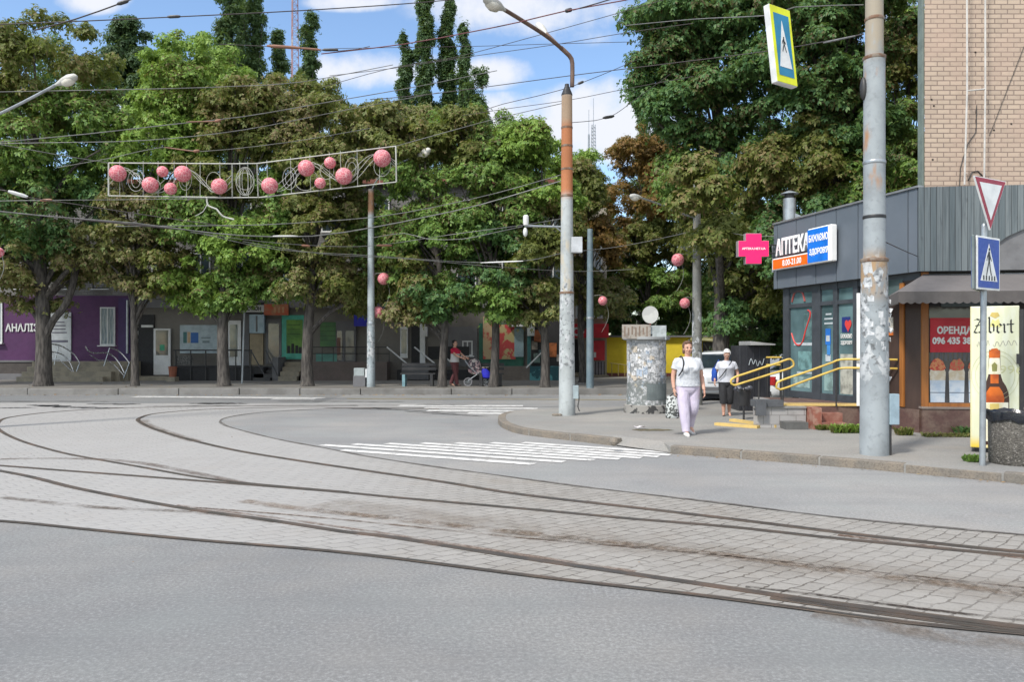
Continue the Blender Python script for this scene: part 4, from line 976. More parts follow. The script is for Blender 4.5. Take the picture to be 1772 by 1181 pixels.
# ============================================================ POLES
def rustpole(name, col, rust, zr, seed):
    """painted concrete or steel pole: rust and torn bill-posting by height (stains that belong to the pole)"""
    t = NT(name); c = t.coord('Object'); s = t.n('ShaderNodeTexCoord'); sp = t.n('ShaderNodeSeparateXYZ'); t.l(s.outputs['Object'], sp.inputs[0]); z = sp.outputs[2]
    n1 = t.noise(t.coord('Object', (1, 1, .35)), 5, 5); n2 = t.noise(c, 14, 4); n3 = t.noise(c, 2.2, 4)
    k = t.mix(t.ramp(n3, .35, .7), col, tuple(x * .72 for x in col)); k = t.mix(t.ramp(n2, .5, .8, 0, .45), k, tuple(x * .4 for x in col))
    for (a, b, amt, rc) in rust:
        m = t.math('MULTIPLY', t.ramp(z, a - .15, a + .15), t.ramp(z, b + .15, b - .15)); m = t.math('MULTIPLY', m, t.ramp(n1, .62 - amt * .4, .78 - amt * .4)); k = t.mix(m, k, rc)
    for (a, b, amt) in zr:
        vv = t.n('ShaderNodeTexVoronoi'); vv.inputs['Scale'].default_value = 9; t.l(t.coord('Object', (1, 1, .6)), vv.inputs['Vector']); q = t.n('ShaderNodeSeparateColor'); t.l(vv.outputs['Color'], q.inputs[0])
        m = t.math('MULTIPLY', t.ramp(z, a - .2, a + .2), t.ramp(z, b + .2, b - .2)); m = t.math('MULTIPLY', m, t.ramp(t.math('ADD', q.outputs[0], t.math('MULTIPLY', n1, .5)), 1.12 - amt, 1.16 - amt))
        k = t.mix(m, k, t.mix(t.ramp(n2, .45, .6), (.45, .465, .47), (.25, .265, .275)))
        k = t.mix(t.math('MULTIPLY', t.math('MULTIPLY', t.ramp(z, a, a + .3), t.ramp(z, b, b - .3)), t.ramp(n2, .57, .66, 0, .65)), k, (.05, .05, .05))
    t.bsdf(k, .75, 0, n2, .35, .008); MATS[name] = t.m; return t.m
# big stepped pole at the right
b2 = G(1513, 787, KERB); p2 = thing('tram_pole', 'thick stepped grey-blue pole with torn bills and rust streaks at the right kerb', 'pole', b2)
mp2 = rustpole('pole_blue_grey', (.295, .325, .34), [(2.2, 2.75, .55, (.33, .22, .12)), (3.7, 4.5, .26, (.33, .18, .09)), (5.1, 5.5, .3, (.38, .17, .06)), (5.5, 8.5, .8, (.30, .26, .20))], [(1.05, 2.7, .24)], 1)
MB().lathe([(.188, 0), (.184, 1.2), (.170, 2.66)], b2, 40).build('lower_tube', mp2, p2, True)
MB().lathe([(.143, 2.70), (.141, 4.0), (.139, 5.46)], b2, 36).build('middle_tube', mp2, p2, True); MB().lathe([(.118, 5.49), (.110, 8.6)], b2, 32).build('upper_tube', mp2, p2, True)
mrust = mat('rusty_collar', (.16, .085, .05), .8, col2=(.24, .20, .16), ns=9)
MB().lathe([(.176, 2.65), (.184, 2.665), (.184, 2.695), (.15, 2.71)], b2, 36).build('collar', mrust, p2, True); MB().lathe([(.141, 5.44), (.15, 5.455), (.15, 5.485), (.12, 5.50)], b2, 36).build('collar', mrust, p2, True)
for z, r, mm in [(4.0, .146, m_gal), (3.25, .146, m_black), (5.98, .122, mrust), (6.4, .122, mrust)]: MB().lathe([(r, z), (r + .004, z + .01), (r + .004, z + .035), (r, z + .045)], b2, 32).build('band', mm, p2, True)
MB().obox(b2 + V((.155, -.13, .42)), (.14, .02, 0), (-.02, .12, 0), (0, 0, .42)).build('junction_box', mat('pale_blue_box', (.30, .40, .46), .5), p2, bevel=.008)
MB().tube([b2 + V((.175, -.07, 0)), b2 + V((.175, -.07, .44))], .028).build('conduit', m_black, p2, True)
MB().ball(b2 + V((-.15, .0, 5.05)), (.045, .06, .16), 12, 8).build('loudspeaker', m_black, p2, True)
rnd.seed(21); k = MB()
for i in range(22):                       # paper bills and torn corners pasted round the pole
    a = R(rnd.uniform(190, 350)); z = rnd.uniform(1.0, 2.6); r = .186 - z * .005; wd = rnd.uniform(.04, .11); h = rnd.uniform(.03, .13); aw_ = wd / r; q = []
    for j in range(4): q.append(b2 + V(((r + rnd.uniform(.001, .004)) * math.cos(a + aw_ * j / 3), (r + rnd.uniform(.001, .004)) * math.sin(a + aw_ * j / 3), z)))
    k = MB(); hz = [h + rnd.uniform(-.02, .02) for _ in range(4)]
    k.add([x for x in q] + [x + V((0, 0, hz[j])) for j, x in enumerate(q)], [(j, j + 1, j + 5, j + 4) for j in range(3)]); k.build('torn_bill', mat('bill_paper', (.58, .59, .60), .8, col2=(.33, .35, .36), ns=14), p2)
k = MB()
for i in range(16):
    a = R(rnd.choice([rnd.uniform(330, 365), rnd.uniform(330, 365), rnd.uniform(180, 200)])); z = rnd.uniform(1.0, 2.2); c0 = b2 + V((.18 * math.cos(a), .18 * math.sin(a), z)); o = V((math.cos(a), math.sin(a), 0)); k.poly([c0, c0 + V((0, 0, .05)), c0 + o * rnd.uniform(.015, .05) + V((0, -.02, .04)), c0 + o * .02 + V((0, -.02, -.02))])
k.build('peeling_paper', MATS['bill_paper'], p2)
# central lamp pole with two arms
b1 = G(981, 719, KERB); p1 = thing('street_lamp', 'tall concrete lamp post with a rusty upper half and two forward lamp arms', 'lamp post', b1)
mp1 = rustpole('pole_concrete', (.40, .43, .43), [(4.75, 6.55, 1.0, (.40, .15, .06)), (6.3, 7.0, .9, (.34, .24, .16)), (2.6, 4.7, .25, (.42, .38, .3))], [(.9, 3.0, .25)], 2)
MB().lathe([(.178, 0), (.170, 1.0), (.150, 2.66)], b1, 28).build('lower_shaft', mp1, p1, True); MB().lathe([(.143, 2.66), (.13, 4.3), (.115, 6.93)], b1, 28).build('upper_shaft', mp1, p1, True)
for z, r in [(2.62, .155), (4.72, .132), (5.3, .128), (5.8, .124), (6.2, .122)]: MB().lathe([(r - .012, z), (r + .004, z + .01), (r + .004, z + .05), (r - .012, z + .06)], b1, 24).build('band', mrust, p1, True)
tp = b1 + V((0, 0, 6.93)); m_arm = mat('lamp_arm_rust', (.10, .06, .045), .7, col2=(.16, .10, .07), ns=4)
MB().lathe([(.12, 0), (.12, .03), (.05, .20), (.045, .25)], tp, 20).build('pole_cap', m_black, p1, True)
dB = b1.y
def arm(pts, rads, name='lamp_arm', par=p1): return MB().tube(crom(pts, .12), rads if not isinstance(rads, list) else .04, 10).build(name, m_arm, par, True)
bend = [P(990, 150, dB), P(990.5, 120, dB), P(989, 102, dB), P(980, 91, dB - .05), P(970, 82, dB - .1)]
arm(bend, .048); arm([P(972, 84, dB - .1), P(945, 62, dB - .6), P(900, 33, dB - 1.2), P(862, 10, dB - 1.7)], .042); arm([P(976, 88, dB - .05), P(960, 72, dB + .3), P(946, 58, dB + .7)], .036)
def lamphead(c, d, s, par):
    d = V(d).normalized(); k = MB(); upx = V((0, 0, 1)); sd = d.cross(upx).normalized()
    o = MB().tube([c + d * x * s for x in (-.05, .1, .25, .5, .72, .8)], [.035 * s, .075 * s, .12 * s, .15 * s, .11 * s, .03 * s], 12).build('lamp_head', mat('lamp_shell', (.50, .50, .47), .45, col2=(.42, .41, .37)), par, True)
    k = MB().tube([c + d * x * s - upx * .06 * s for x in (.2, .3, .48, .64, .7)], [.03 * s, .12 * s, .15 * s, .11 * s, .03 * s], 12); k.build('lamp_glass', m_lampglass, o, True)
lamphead(P(872, 16, dB - 1.6), P(838, -4, dB - 2.1) - P(872, 16, dB - 1.6), .78, p1); lamphead(P(947, 60, dB + .68), P(928, 40, dB + .95) - P(947, 60, dB + .68), .62, p1)
MB().tube([P(974, 393, dB), P(908, 391, dB - .2)], .022).tube([P(974, 403, dB), P(960, 392, dB - .05)], .014).build('camera_arm', m_gal, p1)
cm = MB().lathe([(.05, 0), (.06, .05), (.06, .2), (.03, .22)], P(910, 390, dB - .2), 12).build('camera_housing', m_white, p1, True); MB().ball(P(909, 402, dB - .22), (.05, .06, .10), 12, 8).build('camera_dome', mat('camera_shell', (.6, .61, .6), .35), cm, True)
MB().ball(P(911, 380, dB - .2), (.05, .05, .05), 10, 8).build('camera_antenna', m_white, cm, True)
MB().obox(P(989, 437, dB - .2), (.235, 0, 0), (0, .18, 0), (0, 0, .335)).build('junction_box', mat('pale_box', (.50, .52, .54), .45), p1, bevel=.01)
cb2 = MB().obox(P(988, 691, dB - .12), (.165, .0, 0), (0, .16, 0), (0, 0, .29)).build('meter_box', mat('blue_grey_box', (.34, .41, .43), .5), p1, bevel=.008); MB().tube([P(993, 691, dB - .05), V((P(993, 0, dB).x, dB - .05, KERB))], .03).build('meter_post', m_gal, cb2)
MB().tube(crom([P(999, 668, dB - .1), P(1002, 690, dB - .1), P(1000, 704, dB - .12), P(1003, 712, dB - .15)], .05), .012).build('loose_cable', m_black, p1)
k = MB(); rnd.seed(4)
for i in range(7): k.ball(b1 + V((rnd.uniform(-.3, -.12), rnd.uniform(-.2, .0), .015)), (.05, .05, .035), 7, 5)
k.build('crumbled_mortar', m_kerb, p1)
# poles along the far pavement and the side street
def lathe_pole(name, label, px, py, zg, prof, m, cat='pole'):
    o = thing(name, label, cat, G(px, py, zg)); b = G(px, py, zg); MB().lathe(prof, b, 20).build('shaft', m, o, True); return o, b
mpf = rustpole('pole_far', (.33, .38, .40), [(6.0, 6.8, .9, (.28, .15, .08))], [(.6, 2.4, .4)], 3)
o5, b5 = lathe_pole('street_lamp', 'blue-grey lamp post on the far pavement beside the blue square sign', 642, 670, FARZ, [(.145, 0), (.135, 2.2), (.125, 2.25), (.10, 6.85)], mpf, 'lamp post')
MB().tube(crom([b5 + V((0, 0, 6.7)), P(648, 318, b5.y), P(668, 296, b5.y - .2), P(695, 281, b5.y - .5), P(722, 270, b5.y - .8)], .2), .03).build('lamp_arm', m_gal, o5, True); lamphead(P(722, 271, b5.y - .8), P(745, 258, b5.y - 1.2) - P(722, 271, b5.y - .8), .8, o5)
MB().lathe([(.147, 2.16), (.15, 2.2), (.13, 2.26)], b5, 20).build('band', m_gal, o5, True)
o4, b4 = lathe_pole('utility_pole', 'slim dark blue-grey pole standing between the lamp post and the red shop', 1021, 673, FARZ, [(.125, 0), (.115, 2.4), (.09, 5.3)], mat('pole_teal', (.12, .17, .20), .6, col2=(.16, .21, .23), ns=3))
MB().lathe([(.12, 2.3), (.13, 2.33), (.11, 2.4)], b4, 16).build('band', m_gal, o4, True)
o6, b6 = lathe_pole('street_lamp', 'grey concrete lamp post rising behind the walking woman with its arm over the side street', 1206, 701, KERB, [(.14, 0), (.12, 2.0), (.085, 5.9)], rustpole('pole_side', (.22, .225, .21), [(4, 6, .2, (.3, .26, .2))], [(.8, 2.4, .3)], 4), 'lamp post')
MB().tube(crom([P(1205, 378, b6.y), P(1175, 368, b6.y - .3), P(1140, 353, b6.y - .6), P(1108, 342, b6.y - .9)], .15), .022).build('lamp_arm', m_gal, o6, True); lamphead(P(1110, 342, b6.y - .9), P(1085, 339, b6.y - 1.2) - P(1110, 342, b6.y - .9), .5, o6)
MB().tube([P(1200, 428, b6.y - .1), P(1172, 428, b6.y - .2)], .02).tube([P(1200, 440, b6.y - .1), P(1180, 429, b6.y - .2)], .012).build('bracket', m_gal, o6)
# lamp that leans in from the left edge
oL = thing('street_lamp', 'lamp post beyond the left edge whose long arm reaches in with a white lamp head', 'lamp post', (P(-70, 0, 15).x, 15, 0)); xl = P(-70, 0, 15).x
MB().lathe([(.15, 0), (.11, 7.2)], V((xl, 15, 0)), 18).build('shaft', mpf, oL, True); MB().tube(crom([V((xl, 15, 5.6)), P(-30, 212, 14.9), P(40, 177, 14.7), P(100, 145, 14.5)], .2), .026).build('lamp_arm', m_gal, oL, True); lamphead(P(98, 146, 14.5), P(132, 132, 14.4) - P(98, 146, 14.5), .58, oL)

# ============================================================ PINK LATTICE BALLS and garland
t = NT('pink_lattice'); c = t.coord('Object'); vv = t.n('ShaderNodeTexVoronoi', feature='DISTANCE_TO_EDGE'); vv.inputs['Scale'].default_value = 13; t.l(c, vv.inputs['Vector'])
n1 = t.noise(c, 16, 3); k = t.mix(t.ramp(vv.outputs['Distance'], .0, .09), (.70, .41, .41), (.54, .135, .165)); k = t.mix(t.ramp(n1, .55, .7, 0, .7), k, (.26, .035, .05))
t.bsdf(k, .6, 0, vv.outputs['Distance'], -.5, .02); m_pink = t.m
m_gw = mat('garland_white', (.46, .47, .43), .5, col2=(.34, .34, .31), ns=3)
dG = 20.0
def gq(px, py): return P(px, py, dG)
ga = thing('street_garland', 'white scrollwork street garland panel with pink lattice balls hung over the tram tracks', 'decoration', gq(420, 312))
fr = MB(); rr = .015
Lc = [gq(188, 282), gq(402, 283.5), gq(402, 342), gq(188, 339)]; Mc = [gq(402, 283.5), gq(445, 283), gq(447, 342), gq(402, 342)]; Rc = [gq(445, 283), gq(685, 253), gq(686, 315), gq(447, 342)]
for q in (Lc, Mc, Rc): 
    for i in range(4): fr.tube([q[i], q[(i + 1) % 4]], rr * (1.3 if i % 2 else 1), 6)
fr.build('panel_frame', m_gw, ga)
k = MB()
def panelbar(q, f): 
    a, b = q[0].lerp(q[1], f), q[3].lerp(q[2], f); MB().tube([a + V((0, 0, .06)), b], .006, 5).build('cross_wire', m_gw, ga)
for f in (.09, .28, .40, .53, .63, .74, .90): panelbar(Lc, f)
for f in (.3, .62): panelbar(Mc, f)
for f in (.07, .24, .38, .52, .60, .72, .88): panelbar(Rc, f)
k = MB()
def pq(q, x, z): return q[3].lerp(q[2], x).lerp(q[0].lerp(q[1], x), z)
for q, ph_ in ((Lc, 0), (Rc, .5)):
    for off, amp in ((0, .36), (.1, .30), (-.10, .34)):
        k.tube(crom([pq(q, i / 16, .5 + off * .5 + amp * math.sin(i * .79 + ph_ * 6.3 + off * 4)) for i in range(17)], .1), .0065, 5)
    for cx_, cz_, rx_, rz_ in ([(.22, .48, .065, .33), (.22, .48, .035, .22), (.62, .5, .05, .30), (.62, .5, .03, .18), (.36, .3, .06, .22), (.85, .45, .06, .3)] if q is Lc else [(.23, .45, .05, .32), (.23, .45, .03, .2), (.35, .35, .08, .3), (.68, .5, .05, .33), (.68, .5, .03, .2), (.5, .55, .05, .25), (.9, .5, .06, .3)]):
        k.tube([pq(q, cx_ + rx_ * math.cos(a), cz_ + rz_ * math.sin(a)) for a in [2 * math.pi * i / 24 for i in range(25)]], .006, 5)
for rx_, rz_ in ((.36, .42), (.24, .40), (.12, .38), (.33, .25)): k.tube([pq(Mc, .5 + rx_ * math.cos(a), .48 + rz_ * math.sin(a)) for a in [2 * math.pi * i / 24 for i in range(25)]], .006, 5)
k.build('scrollwork', m_gw, ga)
for x, y, r in [(206, 301, 14), (262, 321, 13.5), (283, 298, 9.5), (297, 327.5, 10.5), (318, 302, 14), (381, 323.5, 13.5), (468, 322.5, 14), (531, 292, 14), (555, 318, 9.5), (572, 283, 10), (596, 306, 14.5), (662, 275, 15)]:
    MB().ball(gq(x, y) + V((0, -.06, 0)), r * dG / FPX, 24, 16).build('lattice_ball', m_pink, ga, 'all')
MB().tube(crom([gq(358, 342), gq(360, 356), gq(375, 362), gq(385, 374), gq(405, 380)], .1), .022, 6).tube(crom([gq(360, 350), gq(352, 366), gq(338, 374)], .1), .01, 5).build('hanger', m_gw, ga)
m_gsc = mat('scroll_grey', (.22, .22, .20), .6)
def pole_ball(label, px, py, d, r, pole, px2=None, scr=True):
    o = thing('ball_decoration', label, 'decoration', P(px, py, d), 'pink balls bracketed to the street poles'); MB().ball(P(px, py, d), r * d / FPX, 20, 14).build('lattice_ball', m_pink, o, 'all')
    MB().tube(crom([V((pole.x, pole.y, P(px, py - 8, d).z)), P((px + (px2 or px)) / 2, py - 10, d), P(px, py - r, d)], .1), .010, 5).tube(crom([P(px, py - r, d), P(px + 10, py + 20, d), P(px + 6, py + 40, d), P(px - 2, py + 54, d)], .1), .006, 5).build('scroll_bracket', m_gsc, o)
pole_ball('upper pink ball beside the far pavement lamp post', 664, 483, b5.y, 10.5, b5, 650); pole_ball('lower pink ball half hidden behind the far pavement lamp post', 654, 541, b5.y + .25, 10.5, b5, 650)
pole_ball('pink ball on the bracket arm of the lamp post behind the walking woman', 1173, 450, b6.y - .2, 11, b6, 1195); pole_ball('lower pink ball beside the lamp post behind the walking woman', 1185, 525, b6.y - .2, 9, b6, 1198)
pole_ball('dim pink ball near the slim dark pole, in front of the trees', 1043, 521, b4.y, 8, b4, 1030); pole_ball('pink ball cut by the left edge of the picture', -3, 437, 15, 9, V((xl, 15, 0)), -30)

# ============================================================ POSTER COLUMN
pc = G(1124, 716.5, KERB) + V((0, .42, 0)); pcol = thing('poster_column', 'grey advertising column covered in torn posters with a pale disc on its top', 'poster column', pc)
t = NT('torn_posters'); c = t.coord('Object'); s = t.n('ShaderNodeTexCoord'); sp = t.n('ShaderNodeSeparateXYZ'); t.l(s.outputs['Object'], sp.inputs[0])
cols = []
def vor(sc_, scl, dist='EUCLIDEAN'):
    x = t.n('ShaderNodeTexVoronoi', distance=dist); x.inputs['Scale'].default_value = sc_; t.l(t.coord('Object', scl), x.inputs['Vector']); q = t.n('ShaderNodeSeparateColor'); t.l(x.outputs['Color'], q.inputs[0]); return q
va = vor(7, (1, 1, .8), 'CHEBYCHEV'); vb = vor(17, (1, 1, 1.2)); n1 = t.noise(c, 10, 6, .7); n2 = t.noise(c, 30, 4, .7); n3 = t.noise(c, 2.4, 4)
k = t.mix(va.outputs[0], (.20, .205, .205), (.44, .45, .46)); k = t.mix(t.ramp(va.outputs[1], .9, .93), k, (.42, .36, .26)); k = t.mix(t.ramp(va.outputs[2], .93, .95), k, (.28, .36, .44))
k = t.mix(t.ramp(n1, .46, .54), k, (.27, .275, .275)); k = t.mix(t.math('MULTIPLY', t.ramp(vb.outputs[0], .6, .64), t.ramp(n1, .3, .5)), k, (.62, .62, .62)); k = t.mix(t.ramp(n2, .58, .68), k, (.05, .05, .052)); k = t.mix(t.ramp(n3, .5, .75, 0, .6), k, (.17, .175, .175))
low = t.ramp(sp.outputs[2], .78, .66); k = t.mix(t.math('MULTIPLY', low, t.ramp(n1, .38, .55)), k, (.15, .165, .16))
t.bsdf(k, .85, 0, n1, .5, .02); m_post = t.m
MB().lathe([(.455, .18), (.45, .20), (.43, .78), (.435, .8), (.44, 1.62), (.46, 1.63)], pc, 40).build('drum', m_post, pcol, True)
MB().lathe([(.51, 0), (.50, .17), (.46, .185)], pc, 36).build('base_ring', mat('scuffed_base', (.26, .25, .23), .9, col2=(.04, .04, .04), ns=7, lo=.5, hi=.56), pcol, True)
MB().lathe([(.47, 1.63), (.53, 1.65), (.53, 1.70), (.46, 1.71)], pc, 36).build('cornice', mat('column_cornice', (.30, .31, .31), .7), pcol, True)
MB().lathe([(.40, 1.71), (.41, 1.76)], pc, 30).build('cap', m_dark, pcol, True)
m_board = mat('faded_board', (.33, .30, .26), .8, col2=(.22, .19, .16), ns=7, lo=.45, hi=.6)
z0, z1 = zat(590, pc), zat(563, pc)
MB().box(P(1077, 0, pc.y - .45).x, P(1126, 0, pc.y - .45).x, pc.y - .45, pc.y - .38, z0 + .04, z1).build('header_board', m_board, pcol); MB().box(P(1122, 0, pc.y - .4).x, P(1153, 0, pc.y - .4).x, pc.y - .40, pc.y - .3, z0 + .02, z1 - .02).build('header_board', mat('pale_blue_board', (.42, .46, .46), .7, col2=(.3, .33, .33), ns=9), pcol)
k = MB()
for i in range(7): xx = P(1080 + i * 6.4, 0, pc.y - .45).x; k.box(xx, xx + .03, pc.y - .4535, pc.y - .4505, z0 + .09 + .02 * (i % 3), z1 - .04 - .03 * (i % 2))
k.build('faded_lettering', mat('ghost_letters', (.22, .16, .12), .8), pcol)
dc = P(1125.5, 545, pc.y - .2); q = MB(); nn_ = 28
q.prism([dc + V((.178 * math.cos(a), 0, .195 * math.sin(a))) for a in [2 * math.pi * i / nn_ for i in range(nn_)]], (0, .06, 0)); q.build('disc_sign', mat('disc_white', (.52, .52, .49), .5, col2=(.44, .44, .42), ns=2, lo=.48, hi=.52), pcol); MB().tube([dc + V((0, .03, -.18)), dc + V((0, .03, -.36))], .02).build('disc_post', mat('red_post', (.3, .05, .04), .6), pcol)
# the paste-ups: paper sheets proud of the drum
rnd.seed(9); ks = [MB() for _ in range(4)]
for i in range(70):
    a = R(rnd.uniform(185, 355)); z = rnd.uniform(.72, 1.55); r = .443; wd = rnd.uniform(.05, .15); h = rnd.uniform(.06, .18); aa = wd / r; zz = [rnd.uniform(-.015, .015) for _ in range(5)]; rr = r + rnd.uniform(.001, .006)
    q = [pc + V((rr * math.cos(a + aa * j / 4), rr * math.sin(a + aa * j / 4), z)) for j in range(5)]
    kk = ks[rnd.choice([0, 0, 1, 1, 2, 3])]
    for j in range(4): kk.poly([q[j] + V((0, 0, zz[j])), q[j + 1] + V((0, 0, zz[j + 1])), q[j + 1] + V((0, 0, h - zz[j])), q[j] + V((0, 0, h + zz[j + 1]))])
for kk, cc, nm in zip(ks, [(.60, .60, .60), (.40, .41, .42), (.36, .42, .50), (.50, .44, .36)], 'abcd'): kk.build('paper_bills', mat('bill_' + nm, cc, .85, col2=tuple(x * .55 for x in cc), ns=26, lo=.5, hi=.6), pcol)
k = MB(); q = [pc + V((.436 * math.cos(a), .436 * math.sin(a), 0)) for a in [R(262 + i * 8) for i in range(11)]]
for j in range(10): k.poly([q[j] + V((0, 0, .30)), q[j + 1] + V((0, 0, .30)), q[j + 1] + V((0, 0, .66)), q[j] + V((0, 0, .66))])
for v_ in k.v: v_.x = pc.x + (v_.x - pc.x) * 1.035; v_.y = pc.y + (v_.y - pc.y) * 1.035
k.build('painted_patch', mat('grey_green_patch', (.14, .165, .165), .8, col2=(.11, .13, .13)), pcol)
# ============================================================ FAR SIDE OF THE STREET: shop fronts under the trees
YD = 33.0
def fx(px, d=YD): return (px - CX) * d / FPX
def fz(py, d=YD): return EYE - (py - CY) * d / FPX
def fb(par, name, a, b, c, d_, out, m, th=.08, y=YD, bev=0):
    """a box on a street front: survey columns a-b, rows c-d, its face standing `out` proud"""
    return MB().box(fx(a, y), fx(b, y), y - out, y - out + th, fz(d_, y), fz(c, y)).build(name, m, par, bevel=bev)
def ftxt(par, s, a, b, c, d_, out, m, name='lettering', y=YD, bold=.02):
    return text(s, name, V((fx((a + b) / 2, y), y - out, fz((c + d_) / 2, y))), (1, 0, 0), (0, 0, 1), fz(c, y) - fz(d_, y), fx(b, y) - fx(a, y), m, par, bold, .01)
m_gb = brickmat('grey_brick_far', (.22, .215, .205), (.18, .175, .17), (.13, .125, .12), .26, .1, .012, .5)
m_purple = mat('purple_wall', (.070, .013, .080), .6, col2=(.055, .011, .068), ns=.8); m_violet = mat('violet_wall', (.045, .018, .10), .6)
m_plasticw = mat('plastic_white', (.62, .63, .63), .4, col2=(.55, .56, .56)); m_stepst = mat('step_stone', (.27, .24, .18), .8, col2=(.20, .18, .14), ns=4)
m_beige = mat('beige_render', (.165, .155, .14), .85, col2=(.13, .12, .108), ns=.7); m_greyr = mat('grey_render', (.145, .145, .152), .85, col2=(.115, .115, .12), ns=.7)
m_curtain = mat('curtain', (.32, .37, .38), .8, col2=(.20, .25, .27), ns=14, scale=(3, 3, .2), lo=.45, hi=.55)
def window(par, a, b, c, d_, out=.04, inner=None, mull=1, y=YD, m=None):
    m = m or m_plasticw
    f = MB(); X0, X1, Z0, Z1 = fx(a, y), fx(b, y), fz(d_, y), fz(c, y); w_ = .055
    for q in [(X0, X1, Z1 - w_, Z1), (X0, X1, Z0, Z0 + w_), (X0, X0 + w_, Z0 + w_, Z1 - w_), (X1 - w_, X1, Z0 + w_, Z1 - w_)]: f.box(q[0], q[1], y - out, y + .02, q[2], q[3])
    for i in range(1, mull + 1):
        xm = X0 + (X1 - X0) * i / (mull + 1); f.box(xm - .025, xm + .025, y - out + .006, y + .02, Z0 + w_, Z1 - w_)
    o = f.build('window', m, par)
    MB().box(X0 + w_, X1 - w_, y - out + .02, y - out + .024, Z0 + w_, Z1 - w_).build('pane', inner or m_glass, o)
    MB().box(X0 - .06, X1 + .06, y - out - .12, y - .002, Z0 - .045, Z0 - .002).build('sill', m_plasticw, o)
    return o
def stairs(par, a, b, ztop, n, m, y0, run=.3, side=None):
    for i in range(n): MB().box(fx(a, y0), fx(b, y0), y0 - run * (n - i), YD - .01, FARZ, FARZ + (ztop - FARZ) * (i + 1) / n - .001 * i).build('step', m, par)

# purple clinic at the left
B = thing('clinic_building', 'building with a purple ground floor and grey brick storey at the left end', 'building', (fx(60), YD + 3, FARZ))
MB().box(fx(-420), fx(226), YD, YD + 8, FARZ, fz(512)).build('wall', m_purple, B); MB().box(fx(-420), fx(226), YD + .05, YD + 8, fz(512), fz(330)).build('upper_wall', m_gb, B); MB().box(fx(-430), fx(230), YD - .25, YD + 8.2, fz(330), fz(325)).build('roof', m_greyr, B)
fb(B, 'wall_return', 205, 225.8, 516, 655, .012, m_violet, .03); fb(B, 'plinth', -420, 60, 626, 660, .10, mat('plinth_dark', (.07, .06, .055), .8), .1); fb(B, 'plinth_cap', -420, 62, 624, 627, .14, m_greyr, .14); fb(B, 'plinth_base', -420, 64, 647, 661, .35, m_greyr, .36)
ftxt(B, 'АНАЛІЗИ', 10, 78, 560, 574.5, .03, m_plasticw, 'wall_lettering', bold=.03)
window(B, -28, 5, 522, 594, .05, m_curtain)
grw = window(B, 174, 200, 532, 598, .05, m_curtain); k = MB()
for i in range(5):
    xx = fx(176.5 + i * 5.3); k.tube([V((xx + .03 * math.sin(j), YD - .10, fz(596 - j * 7.5))) for j in range(9)], .008, 4)
k.build('window_grille', m_plasticw, grw)
for a in (-60, 28, 160, 100): window(B, a, a + 28, 448, 500, .0, m_glass, 1, YD + .05)
for a in (-60, 28, 160, 100): window(B, a, a + 28, 352, 400, .0, m_glass, 1, YD + .05)
pn_ = fb(B, 'door_panel', 84, 124, 541, 634, .06, mat('pale_panel', (.50, .53, .55), .5), .06)
for i, (ww, yy) in enumerate([(18, 557), (22, 563), (22, 569), (26, 575), (30, 589)]): fb(pn_, 'small_print', 104 - ww / 2, 104 + ww / 2, yy, yy + (2 if i < 4 else 4), .066, mat('print_dark', (.12, .12, .16), .6), .006)
st0 = YD - .35
for i in range(4): MB().box(fx(84 + i * 1), fx(192 + i * 8, 31.5), st0 - .9 - .3 * (3 - i) + .0, YD - .15, FARZ, .98 - .0 - .195 * (3 - i)).build('step', m_stepst, B)
MB().tube([V((fx(222), YD - .06, fz(520))), V((fx(221.5), YD - .06, fz(612)))], .05).build('drainpipe', m_gal, B)
for nm, lab, q, q2, ps in [('handrail', 'curved chrome handrail left of the clinic steps', [(84, 595), (102, 598), (118, 606), (130, 616), (138, 629)], [(84, 609), (100, 611), (112, 617), (122, 630), (128, 646)], [((102, 598), (94, 632)), ((138, 629), (128, 655)), ((84, 624), (104, 624)), ((104, 624), (128, 646))]),
                           ('handrail', 'curved chrome handrail right of the clinic steps', [(148, 600), (153, 608), (163, 611.5), (183, 611), (196, 617), (207, 630), (215, 646)], [(190, 602), (202, 606), (214, 616), (224, 629)], [((190, 602), (180, 634)), ((224, 629), (214, 655)), ((155, 614), (170, 624)), ((170, 624), (186, 624)), ((186, 624), (198, 632)), ((198, 632), (214, 650))])]:
    yy = 31.3; o = thing(nm, lab, 'handrail', P(*q[0], yy)); k = MB()
    for z in (q, q2): k.tube(crom([P(x, y, yy) for x, y in z], .1), .028, 8)
    k.build('rail_tube', m_chrome, o, True); k = MB()
    for a, b in ps: k.tube([P(*a, yy), P(*b, yy)], .018)
    k.build('rail_post', m_chrome, o)

# the shop row
S = thing('shop_row_building', 'long grey building with a row of small shops behind the street trees', 'building', (fx(600), YD + 3, FARZ))
MB().box(fx(226.4), fx(985), YD + .02, YD + 8, FARZ, fz(532)).build('wall', m_beige, S); MB().box(fx(226.4), fx(985), YD + .06, YD + 8, fz(532), fz(320)).build('upper_wall', m_gb, S)
MB().box(fx(226), fx(990), YD - .3, YD + 8.3, fz(320), fz(313)).build('roof', mat('red_roof', (.20, .07, .05), .8), S)
fb(S, 'fascia_band', 228, 985, 519, 533, .10, m_greyr, .12)
for a in (262, 330, 402, 470, 556, 640, 712, 790, 868, 940): window(S, a, a + 34, 438, 498, .02, m_glass, 1)
for a in (262, 330, 402, 470, 556, 640, 712, 790, 868, 940): window(S, a, a + 34, 345, 402, .02, m_glass, 1)
fb(S, 'white_balcony', 292, 334, 474, 500, .7, m_plasticw, .7); fb(S, 'white_balcony', 556, 602, 338, 372, .6, m_plasticw, .6)
